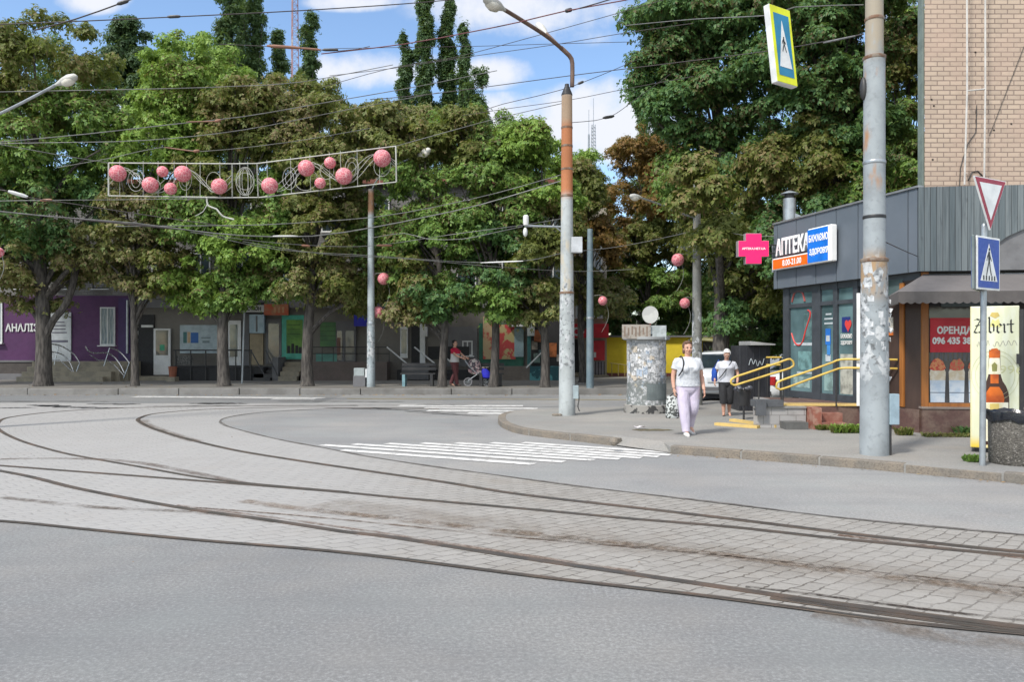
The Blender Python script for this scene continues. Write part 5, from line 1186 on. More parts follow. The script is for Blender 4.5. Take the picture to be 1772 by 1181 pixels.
# dark entrance with a white half-glazed door
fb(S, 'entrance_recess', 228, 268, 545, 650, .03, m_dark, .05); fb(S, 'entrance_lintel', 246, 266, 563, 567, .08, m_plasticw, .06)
d1 = fb(S, 'door', 268, 297, 569, 649, .12, m_plasticw, .08); fb(d1, 'door_pane', 272, 293, 572, 615, .125, m_glass, .02); fb(d1, 'green_cross', 279, 287, 597, 607, .132, mat('green_light', (.03, .30, .16), .5), .01)
k = MB(); 
for i, (py) in enumerate((560, 573, 586, 601, 620)): fb(S, 'hanging_letter', 235, 240, py, py + 7, .06, m_plasticw, .02)
fb(S, 'entrance_step', 238, 320, 651, 661, .9, m_stepst, .9)
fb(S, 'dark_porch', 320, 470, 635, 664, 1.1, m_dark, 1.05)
# pale poster window
w1 = fb(S, 'shop_window', 313, 384, 563, 612, .10, mat('pale_poster', (.34, .42, .46), .5), .08)
for (a, b, c, d_, cc) in [(319, 325, 575, 594, (.04, .14, .14)), (326, 331, 575, 594, (.45, .32, .2)), (332, 345, 576, 594, (.02, .10, .32)), (350, 366, 584, 586, (.15, .2, .22)), (352, 364, 590, 594, (.15, .2, .22))]: fb(w1, 'poster_print', a, b, c, d_, .106, mat('pp%d' % a, cc, .6, grime=0), .006)
d2 = fb(S, 'door', 396, 418, 555, 640, .08, m_plasticw, .06); fb(d2, 'door_pane', 399, 412, 562, 618, .085, m_glassg, .01)
fb(S, 'pier', 420, 432, 535, 640, .06, m_greyr, .06); fb(S, 'cream_panel', 433, 456, 578, 632, .05, mat('cream_panel', (.33, .27, .18), .8), .05)
lb = fb(S, 'light_box', 435, 460, 545, 577, .25, mat('lightbox_pale', (.32, .42, .48), .5, col2=(.24, .34, .40), ns=3), .2); fb(lb, 'light_box_bar', 446, 449, 547, 575, .256, m_greyr, .01)
d3 = fb(S, 'door', 461, 488, 552, 630, .08, m_greyr, .06); fb(d3, 'door_pane', 465.5, 484, 560, 628, .09, m_glass, .02)
for i in range(4): fb(S, 'dark_step', 448 + i * 3, 485, 634 + i * 6, 640 + i * 6, .5 + .3 * i, m_black, .5 + .3 * i)
sgn_ = fb(S, 'black_sign_band', 396, 458, 524, 543, .20, m_dark, .1); osn = fb(S, 'orange_sign', 459, 501, 527, 546, .18, mat('orange_sign', (.40, .08, .03), .5, col2=(.30, .16, .08), ns=3), .08)
for i in range(3): fb(osn, 'sign_figure', 476 + i * 7, 480 + i * 7, 532, 542, .186, mat('sign_beige', (.45, .25, .12), .6), .006)
# teal-framed green window
wt = MB(); mt_ = mat('teal_frame', (.05, .34, .25), .5)
tw = fb(S, 'shop_window', 489, 527, 546, 622, .12, mt_, .1); fb(tw, 'green_poster', 497, 525, 554, 612, .126, mat('green_poster', (.06, .16, .03), .6, col2=(.12, .26, .04), ns=2), .008)
for i in range(3): fb(tw, 'poster_line', 499, 521, 562 + i * 8, 563 + i * 8, .132, mat('poster_line_dark', (.03, .06, .02), .6), .006)
for i, (a, h) in enumerate([(501, 14), (508, 18), (515, 15), (521, 12)]): fb(tw, 'poster_silhouette', a - 2.5, a + 2.5, 613 - h, 612, .132, m_dark, .006)
stairs(S, 496, 527, .95, 4, m_stepst, YD - .3); fb(S, 'stair_wall', 486, 496, 618, 660, 1.2, m_greyr, 1.1)
gp2 = fb(S, 'green_window', 555, 582, 558, 600, .10, mat('green_dark', (.03, .11, .035), .5, col2=(.05, .15, .04), ns=3), .08)
for i in range(4): fb(gp2, 'poster_line', 555, 582, 565 + i * 8, 566 + i * 8, .106, MATS['poster_line_dark'], .006)
fb(S, 'turquoise_base', 548, 584, 612, 626, .12, mat('turq_base', (.10, .26, .22), .7), .1)
d4 = fb(S, 'door', 581, 617, 556, 626, .09, m_greyr, .08); fb(d4, 'door_pane', 584, 593, 573, 624, .096, m_glass, .01); fb(d4, 'door_pane', 599, 613, 573, 624, .096, m_glass, .01); fb(d4, 'brown_curtain', 584, 590, 585, 615, .101, mat('brown_cloth', (.16, .09, .07), .9), .005)
fb(S, 'blue_square_sign', 614, 637, 543, 565, .18, mat('square_blue', (.006, .012, .42), .5, grime=0), .06)
fb(S, 'brown_ramp', 546, 676, 626, 661, 1.0, mat('ramp_brown', (.135, .105, .095), .85, col2=(.11, .09, .08), ns=1.5), .95)
k = MB()
for py in (601, 612): k.tube([V((fx(548), YD - .95, fz(py))), V((fx(680), YD - .95, fz(py)))], .018)
for i in range(8): k.tube([V((fx(548 + i * 18.8), YD - .95, fz(601))), V((fx(548 + i * 18.8), YD - .95, fz(627)))], .014)
k.build('ramp_rail', m_black, S)
# stair flights with white rails
d5 = fb(S, 'door', 693, 706, 566, 620, .09, m_plasticw, .08); fb(d5, 'door_pane', 695, 704, 570, 612, .096, m_glassg, .01)
fb(S, 'dark_gap', 712, 728, 540, 650, .04, m_dark, .05); fb(S, 'white_pier', 727, 736, 558, 632, .08, m_plasticw, .08)
ac = fb(S, 'air_conditioner', 733, 741, 566, 583, .35, m_plasticw, .3, bev=.02); fb(S, 'grey_pane', 741, 812, 600, 622, .06, m_dark, .05)
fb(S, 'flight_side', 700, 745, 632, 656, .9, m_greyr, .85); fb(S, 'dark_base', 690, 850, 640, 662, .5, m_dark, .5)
k = MB()
for a in ((676, 601, 712, 631), (722, 601, 758, 630), (772, 617, 794, 634), (942, 604, 910, 636)): k.tube([V((fx(a[0]), YD - 1.0, fz(a[1]))), V((fx(a[2]), YD - 1.0, fz(a[3])))], .032)
k.build('stair_rail', m_plasticw, S)
window(S, 800, 818, 590, 616, .05, m_glass); fb(S, 'pale_wall', 766, 826, 566, 634, .035, m_greyr, .04)
# fruit-poster shop and teal kiosk front
fb(S, 'green_surround', 829, 906, 560, 634, .05, mat('bottle_green', (.02, .12, .08), .6), .05)
m_fr = mat('fruit_print', (.42, .05, .05), .6, col2=(.40, .34, .16), ns=2.2, lo=.48, hi=.54, grime=0)
fb(S, 'fruit_poster', 836, 852, 548, 622, .10, mat('peach_print', (.45, .34, .2), .6, col2=(.42, .08, .06), ns=1.6, lo=.48, hi=.55, grime=0), .05); fb(S, 'fruit_poster', 863, 892, 562, 622, .10, m_fr, .05)
fb(S, 'stand_wall', 862, 916, 634, 662, .7, mat('stand_brown', (.20, .17, .145), .85), .65)
kw = fb(S, 'white_cabin_front', 880, 912, 548, 566, .5, m_plasticw, .45); fb(S, 'pale_pane', 890, 906, 568, 618, .12, mat('pale_pane', (.22, .32, .36), .3), .05); fb(S, 'white_cabin_side', 912, 924, 550, 582, .8, mat('cabin_pale', (.40, .44, .44), .6), .5)
fb(S, 'teal_post', 912, 918, 582, 634, .6, mat('teal_post', (.04, .17, .17), .6), .1)
gf = fb(S, 'graffiti_wall', 916, 970, 634, 660, .8, mat('graffiti_teal', (.02, .09, .11), .7, col2=(.09, .30, .32), ns=3.5, lo=.52, hi=.58), .7)
fb(S, 'dark_shopfront', 919, 985, 556, 634, .06, m_dark, .05)
for i, (a, c, r, cc) in enumerate([(931, 582, 7, (.45, .14, .05)), (925, 598, 5, (.3, .26, .22)), (929, 620, 5.5, (.20, .28, .25)), (955, 606, 8, (.42, .13, .04)), (967, 620, 4, (.4, .38, .36)), (936, 612, 4, (.12, .2, .2))]): fb(S, 'goods_display', a - r, a + r, c - r * 1.5, c + r * 1.5, .10, mat('goods%d' % i, cc, .7, col2=tuple(x * .5 for x in cc), ns=6), .05)
# red phone shop and tall pale house behind, yellow house
Y2 = 36.5
Rb = thing('red_shop_building', 'pale rendered house with a red shopfront on its ground floor', 'building', (fx(1015, Y2), Y2 + 3, FARZ))
MB().box(fx(985, Y2), fx(1050, Y2), Y2, Y2 + 7, FARZ, fz(360, Y2)).build('wall', mat('cream_house', (.40, .36, .29), .85, col2=(.34, .31, .25), ns=.8), Rb)
for c in (500, 420): window(Rb, 996, 1010, c, c + 50, .05, m_curtain, 1, Y2); window(Rb, 1028, 1042, c, c + 50, .05, m_curtain, 1, Y2)
m_rs = mat('shop_red', (.56, .012, .028), .5, grime=.03)
rs = fb(Rb, 'shop_fascia', 984, 1052, 561, 585, .30, m_rs, .28, Y2); ft_ = [V((0, 0, 0))]
k = MB(); cx0, cz0 = fx(997, Y2), fz(574.5, Y2); k.prism([V((cx0 + r_ * math.cos(a), Y2 - .305, cz0 + r_ * math.sin(a))) for r_, rng in ((.20, range(25)), (.11, range(24, -1, -1))) for a in [R(70) + R(310) * i / 24 for i in rng]], (0, -.01, 0)); k.build('shop_emblem', m_plasticw, rs)
fb(rs, 'shop_emblem_dot', 1007, 1010, 572, 577, .306, m_plasticw, .006, Y2)
fb(Rb, 'dark_doorway', 990, 1006, 588, 645, .05, m_dark, .05, Y2); fb(Rb, 'door_post', 1004.5, 1007, 588, 646, .09, m_plasticw, .08, Y2); fb(Rb, 'red_wing', 1026, 1046, 590, 624, .12, m_rs, .1, Y2); fb(Rb, 'white_print', 1027, 1031, 610, 619, .13, m_plasticw, .01, Y2); fb(Rb, 'pale_base', 1027, 1045, 626, 648, .10, mat('pale_violet', (.3, .28, .31), .7), .08, Y2)
k = MB()
for i in range(4): k.tube([V((fx(1030 + i * 5, Y2), Y2 - .14, fz(626, Y2))), V((fx(1030 + i * 5, Y2), Y2 - .14, fz(650, Y2)))], .02)
k.build('window_bar', m_black, Rb); fb(Rb, 'step', 984, 1050, 649, 658, .8, m_stepst, .8, Y2)
Yb = thing('yellow_building', 'bright yellow low house behind the poster column', 'building', (fx(1150, Y2), Y2 + 3, FARZ))
m_yw = mat('yellow_wall', (.74, .58, .035), .8, col2=(.66, .51, .03), ns=1)
MB().box(fx(1050.5, Y2), fx(1252, Y2), Y2 + .1, Y2 + 6, FARZ, fz(584, Y2)).build('wall', m_yw, Yb); MB().box(fx(1252, Y2), fx(1330, Y2), Y2 + .6, Y2 + 6, FARZ, fz(592, Y2)).build('side_wall', mat('olive_wall', (.17, .15, .035), .8), Yb)
MB().box(fx(1049.8, Y2), fx(1253, Y2), Y2 - .12, Y2 + 6.2, fz(584, Y2), fz(581, Y2)).build('roof', m_greyr, Yb); fb(Yb, 'plinth', 1050.5, 1250, 646, 660, .12, mat('plinth_red', (.16, .055, .045), .8), .2, Y2)
k = MB()
k.tube([V((fx(1052, Y2), Y2 - .8, fz(628, Y2))), V((fx(1092, Y2), Y2 - .8, fz(633, Y2)))], .02)
for i in range(4): k.tube([V((fx(1055 + i * 11, Y2), Y2 - .8, fz(628.5 + i, Y2))), V((fx(1055 + i * 11, Y2), Y2 - .8, fz(650, Y2)))], .02)
k.build('yard_rail', mat('ochre_rail', (.3, .24, .08), .6), Yb); fb(Yb, 'drainpipe', 1190, 1192, 588, 646, .15, m_gal, .06, Y2); fb(Yb, 'dark_window', 1216, 1236, 592, 636, .03, m_glass, .05, Y2 + .0)
k = MB().prism([V((fx(1212, Y2 - 2), Y2 - 2, fz(584, Y2 - 2))), V((fx(1290, Y2 - 2), Y2 - 2, fz(592, Y2 - 2))), V((fx(1290, Y2 - 2), Y2 - 2, fz(595, Y2 - 2))), V((fx(1212, Y2 - 2), Y2 - 2, fz(589, Y2 - 2)))], (0, 2.2, 0)); k.build('entrance_canopy', mat('lime_canopy', (.42, .42, .22), .6), Yb)
k = MB(); k.tube([V((fx(1218, 35), 35, fz(595, 35))), V((fx(1240, 35), 35, fz(630, 35)))], .03).tube([V((fx(1238, 35), 35, fz(595, 35))), V((fx(1220, 35), 35, fz(630, 35)))], .03); k.build('cross_brace', m_greyr, Yb)
# things along the far pavement
def fpost(name, label, cat, px, py): return thing(name, label, cat, G(px, py, FARZ)), G(px, py, FARZ)
o, b = fpost('tobacco_sign', 'white lettered board on a thin pole in front of the dark sign band', 'sign', 419, 664)
MB().tube([b, P(423, 535, b.y)], .035).build('post', m_gal, o); bd = MB().obox(P(417.5, 540.5, b.y - .05), (P(456, 540, b.y) - P(417.5, 540, b.y)), (0, .05, 0), (0, 0, .27)).build('sign_board', m_plasticw, o)
text('ТЮТЮН', 'sign_lettering', P(436.5, 534.5, b.y - .06), (1, 0, 0), (0, 0, 1), .15, .66, m_black, bd, .03)
o, b = fpost('utility_cabinet', 'grey street cabinet with a pale upper half beside the blue-grey lamp post', 'cabinet', 622, 670)
MB().box(b.x - .22, b.x + .2, b.y, b.y + .3, FARZ, .58).build('cabinet_base', m_greyr, o, bevel=.01); MB().box(b.x - .2, b.x + .16, b.y + .02, b.y + .3, .581, .85).build('cabinet_top', mat('cabinet_pale', (.32, .36, .36), .6), o, bevel=.01); MB().box(b.x + .2, b.x + .32, b.y - .02, b.y + .2, .52, .82).build('meter_box', m_plasticw, o, bevel=.01)
MB().tube([V((b.x + .27, b.y + .1, FARZ)), V((b.x + .27, b.y + .1, .53))], .03).build('meter_post', m_black, o)
def bench(label, px0, px1, py, blue):
    b = G((px0 + px1) / 2, py, FARZ); o = thing('street_bench', label, 'bench', b, 'benches on the far pavement'); wd = (px1 - px0) * b.y / FPX; k = MB()
    for j in range(3): MB().box(b.x - wd / 2, b.x + wd / 2, b.y + .06 + j * .13, b.y + .17 + j * .13, FARZ + .42, FARZ + .46).build('seat_slat', m_black, o)
    for j in range(2): MB().box(b.x - wd / 2, b.x + wd / 2, b.y + .50, b.y + .53, FARZ + .56 + j * .15, FARZ + .66 + j * .15).build('back_slat', m_black, o)
    for s in (-1, 1): MB().box(b.x + s * (wd / 2 - .12) - .05, b.x + s * (wd / 2 - .12) + .05, b.y + .05, b.y + .5, FARZ, FARZ + .42).build('leg', mat('bench_blue', (.18, .32, .36), .6) if blue and s < 0 else m_black, o)
bench('dark slatted bench with a pale blue end, left of the bare tree trunk', 692, 752, 669.5, True); bench('dark slatted bench right of the pram', 826, 872, 669.5, False)
m_terra = mat('terracotta', (.26, .09, .05), .8, ns=6); o, b = fpost('planter', 'small terracotta planter beside the white half-glazed door', 'planter', 299, 664); b.y = 31.2; MB().lathe([(.13, 0), (.17, .42), (.15, .42)], V((fx(299, 31.2), 31.2, .38)), 14).build('pot', m_terra, o, True); MB().box(fx(292, 31.2), fx(306, 31.2), 31.0, 31.4, FARZ, .38).build('pot_stand', m_stepst, o)
k = MB()
pr_ = thing('porch_railing', 'black porch railing along the shop fronts behind the second trunk', 'railing', (fx(370), 31.8, FARZ))
for py in (606.5, 634): k.tube([V((fx(300, 31.8), 31.8, fz(py, 31.8))), V((fx(436, 31.8), 31.8, fz(py, 31.8)))], .028)
k.build('rail', m_black, pr_); k = MB()
for i in range(6): k.tube([V((fx(304 + i * 26, 31.8), 31.8, fz(606, 31.8))), V((fx(304 + i * 26, 31.8), 31.8, FARZ))], .026)
k.tube([V((fx(434, 31.8), 31.8, fz(607, 31.8))), V((fx(458, 31.4), 31.4, fz(650, 31.4)))], .025).tube([V((fx(460, 31.8), 31.8, fz(607, 31.8))), V((fx(480, 31.4), 31.4, fz(650, 31.4)))], .025)
k.build('rail_post', m_black, pr_)
MB().box(fx(303, 31.85), fx(334, 31.85), 31.84, 31.86, fz(632, 31.85), fz(616, 31.85)).build('mesh_panel', mat('mesh_grey', (.14, .14, .13), .8, col2=(.06, .06, .06), ns=20, lo=.48, hi=.52), pr_)
# radio masts on the skyline
def mast(label, px, top, base, d, wtop, wbase, m, pair):
    o = thing('radio_mast', label, 'mast', P(px, base, d)); a, b = P(px, base, d), P(px, top, d); k = MB(); n_ = 14
    legs = []
    for i in range(3):
        an = 2 * math.pi * i / 3 + .4; f = lambda t, an=an: a.lerp(b, t) + V((math.cos(an), math.sin(an), 0)) * (wbase + (wtop - wbase) * t); legs.append(f); k.tube([f(0), f(1)], .09 if pair else .06, 5)
    for j in range(n_):
        for i in range(3): k.tube([legs[i](j / n_), legs[(i + 1) % 3]((j + 1) / n_)], .035, 4); k.tube([legs[i](j / n_), legs[(i + 1) % 3](j / n_)], .035, 4)
    k.build('lattice', m, o); MB().tube([b, b + V((0, 0, 5))], .06, 5).build('antenna', m, o)
mast('tall thin red and white lattice mast on the skyline between the poplars', 509, -30, 150, 130, .55, .75, mat('mast_red', (.28, .16, .17), .6, col2=(.40, .38, .40), ns=.12, lo=.49, hi=.51), True)
mast('small grey lattice mast against the cloud right of the lamp post', 1027, 215, 300, 150, .4, .6, m_gal, False); mast('faint thin mast left of the small grey mast', 1019, 232, 300, 160, .15, .25, m_gal, False)
# ============================================================ TREES
def leafmat(name, cols, brown, bamt, bscale=.55):
    t = NT(name); ge = t.n('ShaderNodeNewGeometry'); r = ge.outputs['Random Per Island']; c = t.coord('Object')
    cr = t.n('ShaderNodeValToRGB'); cr.color_ramp.interpolation = 'LINEAR'; t.l(r, cr.inputs[0]); e = cr.color_ramp.elements
    for i, q in enumerate(cols):
        x = e[i] if i < 2 else e.new(1); x.position = i / (len(cols) - 1); x.color = (*q, 1)
    n1 = t.noise(c, bscale, 3); r2 = t.math('FRACT', t.math('MULTIPLY', r, 17.3)); m = t.ramp(t.math('ADD', n1, t.math('MULTIPLY', t.math('SUBTRACT', r2, .5), .45)), .78 - bamt * .5, .92 - bamt * .5)
    k = t.mix(m, cr.outputs[0], brown)
    d = t.n('ShaderNodeBsdfPrincipled'); t.l(k, d.inputs['Base Color']); d.inputs['Roughness'].default_value = .55; d.inputs['Specular IOR Level'].default_value = .35
    tr = t.n('ShaderNodeBsdfTranslucent'); t.l(t.mix(.5, k, (.16, .21, .02)), tr.inputs[0]); mx = t.n('ShaderNodeMixShader'); mx.inputs[0].default_value = .42; t.l(d.outputs[0], mx.inputs[1]); t.l(tr.outputs[0], mx.inputs[2]); t.l(mx.outputs[0], t.out.inputs[0])
    return t.m
G1 = [(0.091, 0.178, 0.046), (0.163, 0.291, 0.062), (0.235, 0.374, 0.075), (0.127, 0.225, 0.062)]
G2 = [(0.14, 0.261, 0.049), (0.218, 0.369, 0.062), (0.29, 0.421, 0.079), (0.161, 0.271, 0.056)]
GD = [(0.063, 0.145, 0.059), (0.094, 0.208, 0.067), (0.155, 0.27, 0.077), (0.076, 0.172, 0.064)]
GB = [(0.164, 0.196, 0.062), (0.235, 0.235, 0.078), (0.138, 0.2, 0.056), (0.297, 0.25, 0.097)]
GR = [(0.208, 0.111, 0.026), (0.26, 0.137, 0.036), (0.156, 0.111, 0.029), (0.221, 0.156, 0.046)]
L = {'green': leafmat('leaf_green', G1, (.16, .125, .055), .38), 'fresh': leafmat('leaf_fresh', G2, (.16, .13, .05), .25), 'dark': leafmat('leaf_dark', GD, (.14, .115, .055), .34), 'brown': leafmat('leaf_scorched', GB, (.25, .195, .105), .5), 'rust': leafmat('leaf_rust', GR, (.25, .15, .05), .5), 'olive': leafmat('leaf_olive', [(.135, .165, .038), (.185, .215, .050), (.105, .145, .036), (.22, .23, .065)], (.24, .185, .08), .38),
     'poplar': leafmat('leaf_poplar', [(.055, .110, .045), (.080, .150, .058), (.110, .18, .066)], (.06, .07, .03), .1), 'pine': leafmat('leaf_bluegreen', [(.04, .085, .035), (.06, .115, .05), (.075, .13, .05)], (.08, .09, .04), .1)}
t = NT('tree_bark'); c = t.coord('Object', (1, 1, .22)); f = t.noise(c, 14, 5); t.bsdf(t.mix(t.ramp(f, .35, .65), (.038, .034, .031), (.10, .09, .08)), .95, 0, f, .8, .03); m_bark = t.m

def foliage(rng, clumps, N, size, kind='palm', flat=.6):
    N = int(N * 4.6); size = size * .46
    """N leaf sprays spread over clumps (x,y,z,r): each spray a fan of pointed leaflets"""
    cl_ = np.array(clumps); wgt = cl_[:, 3] ** 2; idx = rng.choice(len(cl_), N, p=wgt / wgt.sum()); c = cl_[idx]
    d = rng.normal(size=(N, 3)); d /= np.linalg.norm(d, axis=1)[:, None]; d[:, 2] = np.where(rng.random(N) < .35, np.abs(d[:, 2]), d[:, 2]); rad = rng.random(N) ** .45
    rad = np.where(rng.random(N) < .28, rad * rng.uniform(1.1, 1.75, N), rad); off = d * rad[:, None] * c[:, 3:4]; off[:, 2] *= flat
    hr = (off[:, 0] ** 2 + off[:, 1] ** 2) / np.maximum(c[:, 3], .1) ** 2; off[:, 2] -= .28 * hr * c[:, 3]
    p = c[:, :3] + off
    nl = off / np.maximum(np.linalg.norm(off, axis=1)[:, None], 1e-6)
    nr = nl * .8 + np.array([0, 0, .6]) + rng.normal(size=(N, 3)) * .42; nr /= np.linalg.norm(nr, axis=1)[:, None]
    a = np.cross(nr, rng.normal(size=(N, 3))); a /= np.linalg.norm(a, axis=1)[:, None]; b = np.cross(nr, a)
    nf = 4 if kind == 'palm' else 3; V_, sz = [], size * rng.uniform(.7, 1.25, N)
    for k in range(nf):
        an = (k - (nf - 1) / 2) * (R(58) if kind == 'palm' else R(120)) + rng.normal(size=N) * .18; ln = sz * (1.0 - .13 * abs(k - (nf - 1) / 2)) * rng.uniform(.8, 1.1, N); wd = ln * (.27 if kind == 'palm' else .38)
        t_ = a * np.cos(an)[:, None] + b * np.sin(an)[:, None]; s_ = np.cross(nr, t_); drop = np.array([0, 0, -1.0]) * (ln * rng.uniform(.08, .45, N))[:, None]
        q0 = p + t_ * (ln * .04)[:, None]; q2 = p + t_ * ln[:, None] + drop; mid = p + t_ * (ln * .6)[:, None] + drop * .3
        V_.append(np.stack([q0, mid + s_ * wd[:, None], q2, mid - s_ * wd[:, None]], 1))
    return np.concatenate(V_).reshape(-1, 3)
def quads(name, v, m, parent):
    n = len(v); me = bpy.data.meshes.new(name); o0 = np.array(org(parent)); me.vertices.add(n); me.vertices.foreach_set('co', (v - o0).astype(np.float32).ravel())
    me.loops.add(n); me.loops.foreach_set('vertex_index', np.arange(n, dtype=np.int32)); me.polygons.add(n // 4); me.polygons.foreach_set('loop_start', np.arange(0, n, 4, dtype=np.int32)); me.polygons.foreach_set('loop_total', np.full(n // 4, 4, dtype=np.int32))
    me.update(calc_edges=True); return link(name, me, m, parent)
TN = 0
def tree(name, label, px, d, zg, blobs, leaf, N, trunk=.2, size=.26, clump=(.5, .95), K=None, trunk_px=None, lean=0, group=None, kind='palm', flat=.55, fork=None, depth=.85):
    """blobs: (column, row, half width, half height, leaf kind or None) give the crown's outline at distance d"""
    global TN; TN += 1; rng = np.random.default_rng(100 + TN); rl = random.Random(200 + TN)
    b = V((fx(px, d), d, zg)); o = thing(name, label, 'tree', b, group)
    ar = sum(q[2] * q[3] for q in blobs); groups = {}; tips = []
    for q in blobs:
        lf = q[4] if len(q) > 4 and q[4] else leaf; cx_, cz_, rx, rz = fx(q[0], d), fz(q[1], d), q[2] * d / FPX, q[3] * d / FPX; cy_ = d + (q[5] if len(q) > 5 else 0)
        k = K or max(6, int(6.5 * (rx * rz) / (np.mean(clump) ** 2))); 
        for i in range(k):
            v_ = rng.normal(size=3); v_ /= np.linalg.norm(v_); f = rng.uniform(.25, 1.0) ** .4; r = rng.uniform(*clump) * .8 * (1.0 - .3 * f)
            pt = (cx_ + v_[0] * f * max(.1, rx - r * .7), cy_ + v_[1] * f * rx * depth, cz_ + v_[2] * f * max(.1, rz - r * .5))
            if pt[2] < zg + 1.2: continue
            if abs(pt[0] - b5.x) < .35 + r and pt[1] < b5.y + .5 + r * 1.3 and pt[1] > 24 and pt[2] < 7.4: pt = (pt[0], b5.y + .5 + r * 1.3, pt[2])   # boughs are kept clear of the lamp post
            groups.setdefault(lf, []).append((*pt, r)); tips.append((V(pt), r))
    tot = sum(sum(c[3] ** 2 for c in g_) for g_ in groups.values())
    for lf, g_ in groups.items(): quads('crown', foliage(rng, g_, int(N * sum(c[3] ** 2 for c in g_) / tot), size, kind, flat), L[lf], o)
    ztop = max(t_.z for t_, r in tips); zlow = min(t_.z for t_, r in tips); xc = sum(t_.x for t_, r in tips) / len(tips)
    H_ = ztop - zg; fz_ = fork or (zlow - zg) + .25 * (ztop - zlow); ax = lambda f: b + V((lean * f * H_ + (xc - b.x) * max(0, f - .25) * .9 + .06 * math.sin(f * 9 + TN), .05 * math.sin(f * 7), f * H_))
    k = MB(); fr_ = [0, .015, .04, .1, .2, .3, .42, .55, .68, .8, .92]
    k.tube([ax(f) for f in fr_], [trunk * x for x in (1.3, 1.1, 1.0, .93, .86, .78, .62, .46, .32, .2, .08)], 12)
    for (tp_, r) in rl.sample(tips, min(len(tips), 26)):
        f = min(.85, max(.16, (tp_.z - zg) / H_ * rl.uniform(.45, .8))); s = ax(f); m_ = s.lerp(tp_, .5) + V((0, 0, (tp_ - s).length * .12)); r0 = trunk * (1 - f) * .5 + .012
        k.tube(crom([s, m_, tp_], .5), None or [r0 * (1 - .85 * i / max(1, len(crom([s, m_, tp_], .5)) - 1)) for i in range(len(crom([s, m_, tp_], .5)))], 6)
    k.build('trunk', m_bark, o, True)
    return o, ax
SG = 'chestnut trees along the far pavement'
def base(px, py): return FPX * (EYE - FARZ) / (py - CY)
D = base(0, 668.5)
o, ax = tree('chestnut_tree', 'large chestnut with a forked trunk at the left end, in front of the purple wall', 72, D, FARZ, [(95, 120, 125, 105, 'olive'), (150, 230, 100, 110, 'green'), (40, 250, 130, 120), (70, 370, 150, 90, 'dark'), (75, 455, 115, 60, 'brown'), (-70, 330, 120, 160), (60, 520, 60, 22, 'brown'), (-40, 480, 70, 40, 'green'), (170, 420, 70, 60, 'brown')], 'green', 10500, .27, .30, (.55, 1.0), group=SG)
k = MB(); k.tube(crom([V((fx(78, D), D, fz(585, D))), V((fx(95, D), D - .1, fz(555, D))), V((fx(112, D), D, fz(530, D))), V((fx(121, D), D + .2, fz(490, D))), V((fx(130, D), D + .2, fz(430, D)))], .2), [.15, .14, .135, .13, .125, .12, .12, .115, .11, .105, .1, .1, .09, .08][:len(crom([V((fx(78, D), D, fz(585, D))), V((fx(95, D), D - .1, fz(555, D))), V((fx(112, D), D, fz(530, D))), V((fx(121, D), D + .2, fz(490, D))), V((fx(130, D), D + .2, fz(430, D)))], .2))] or .1, 8) if False else k.tube(crom([V((fx(78, D), D, fz(585, D))), V((fx(95, D), D - .1, fz(555, D))), V((fx(112, D), D, fz(530, D))), V((fx(121, D), D + .2, fz(490, D))), V((fx(130, D), D + .2, fz(430, D)))], .2), .12, 8)
k.build('limb', m_bark, o, True)
tree('chestnut_tree', 'slender bare-stemmed tree with letters behind it, right of the purple wall', 231, D, FARZ, [(310, 130, 85, 80, 'fresh'), (270, 240, 85, 90, 'fresh'), (235, 370, 75, 70, 'brown'), (215, 455, 60, 45, 'brown'), (300, 370, 55, 60, 'green'), (330, 220, 60, 90, 'fresh'), (290, 450, 55, 55, 'olive'), (250, 500, 45, 25, 'brown')], 'green', 6500, .13, .28, (.5, .9), lean=.01, group=SG)
tree('chestnut_tree', 'chestnut with low bright green boughs behind the thin white-board pole', 387, D, FARZ, [(425, 190, 85, 60, 'olive'), (400, 280, 105, 80, 'olive'), (370, 390, 85, 65, 'green'), (440, 420, 90, 75, 'fresh'), (330, 500, 62, 60, 'fresh'), (390, 500, 70, 45, 'green'), (480, 480, 60, 45), (440, 500, 60, 30), (470, 360, 60, 80, 'green')], 'green', 9500, .21, .29, (.5, .95), group=SG)
tree('chestnut_tree', 'scorched chestnut with a stout trunk between the teal window and the ramp', 534, D, FARZ, [(490, 200, 75, 60, 'brown'), (560, 220, 80, 65, 'olive'), (545, 310, 95, 80, 'olive'), (600, 300, 70, 90, 'brown'), (570, 410, 95, 70, 'olive'), (540, 480, 80, 55, 'brown'), (600, 500, 60, 50, 'olive'), (640, 400, 60, 70, 'green'), (630, 490, 55, 45, 'brown')], 'brown', 9500, .215, .28, (.5, .95), group=SG)
tree('chestnut_tree', 'leaning dark-trunked chestnut beside the pram, brown above and green below', 768, base(0, 670), FARZ, [(660, 210, 50, 60, 'brown'), (700, 250, 75, 70, 'olive'), (700, 350, 80, 80, 'green'), (750, 420, 95, 80, 'green'), (690, 480, 80, 60, 'olive'), (760, 510, 80, 50, 'dark'), (655, 430, 60, 90, 'green'), (705, 535, 50, 35, 'brown')], 'green', 8500, .15, .28, (.5, .9), group=SG)
tree('chestnut_tree', 'green chestnut whose trunk stands before the fruit posters', 855, base(0, 670), FARZ, [(800, 250, 75, 70, 'olive'), (840, 290, 75, 80, 'green'), (820, 380, 85, 75, 'green'), (870, 450, 80, 80, 'dark'), (850, 520, 75, 40, 'green')], 'green', 7500, .155, .28, (.5, .9), group=SG)
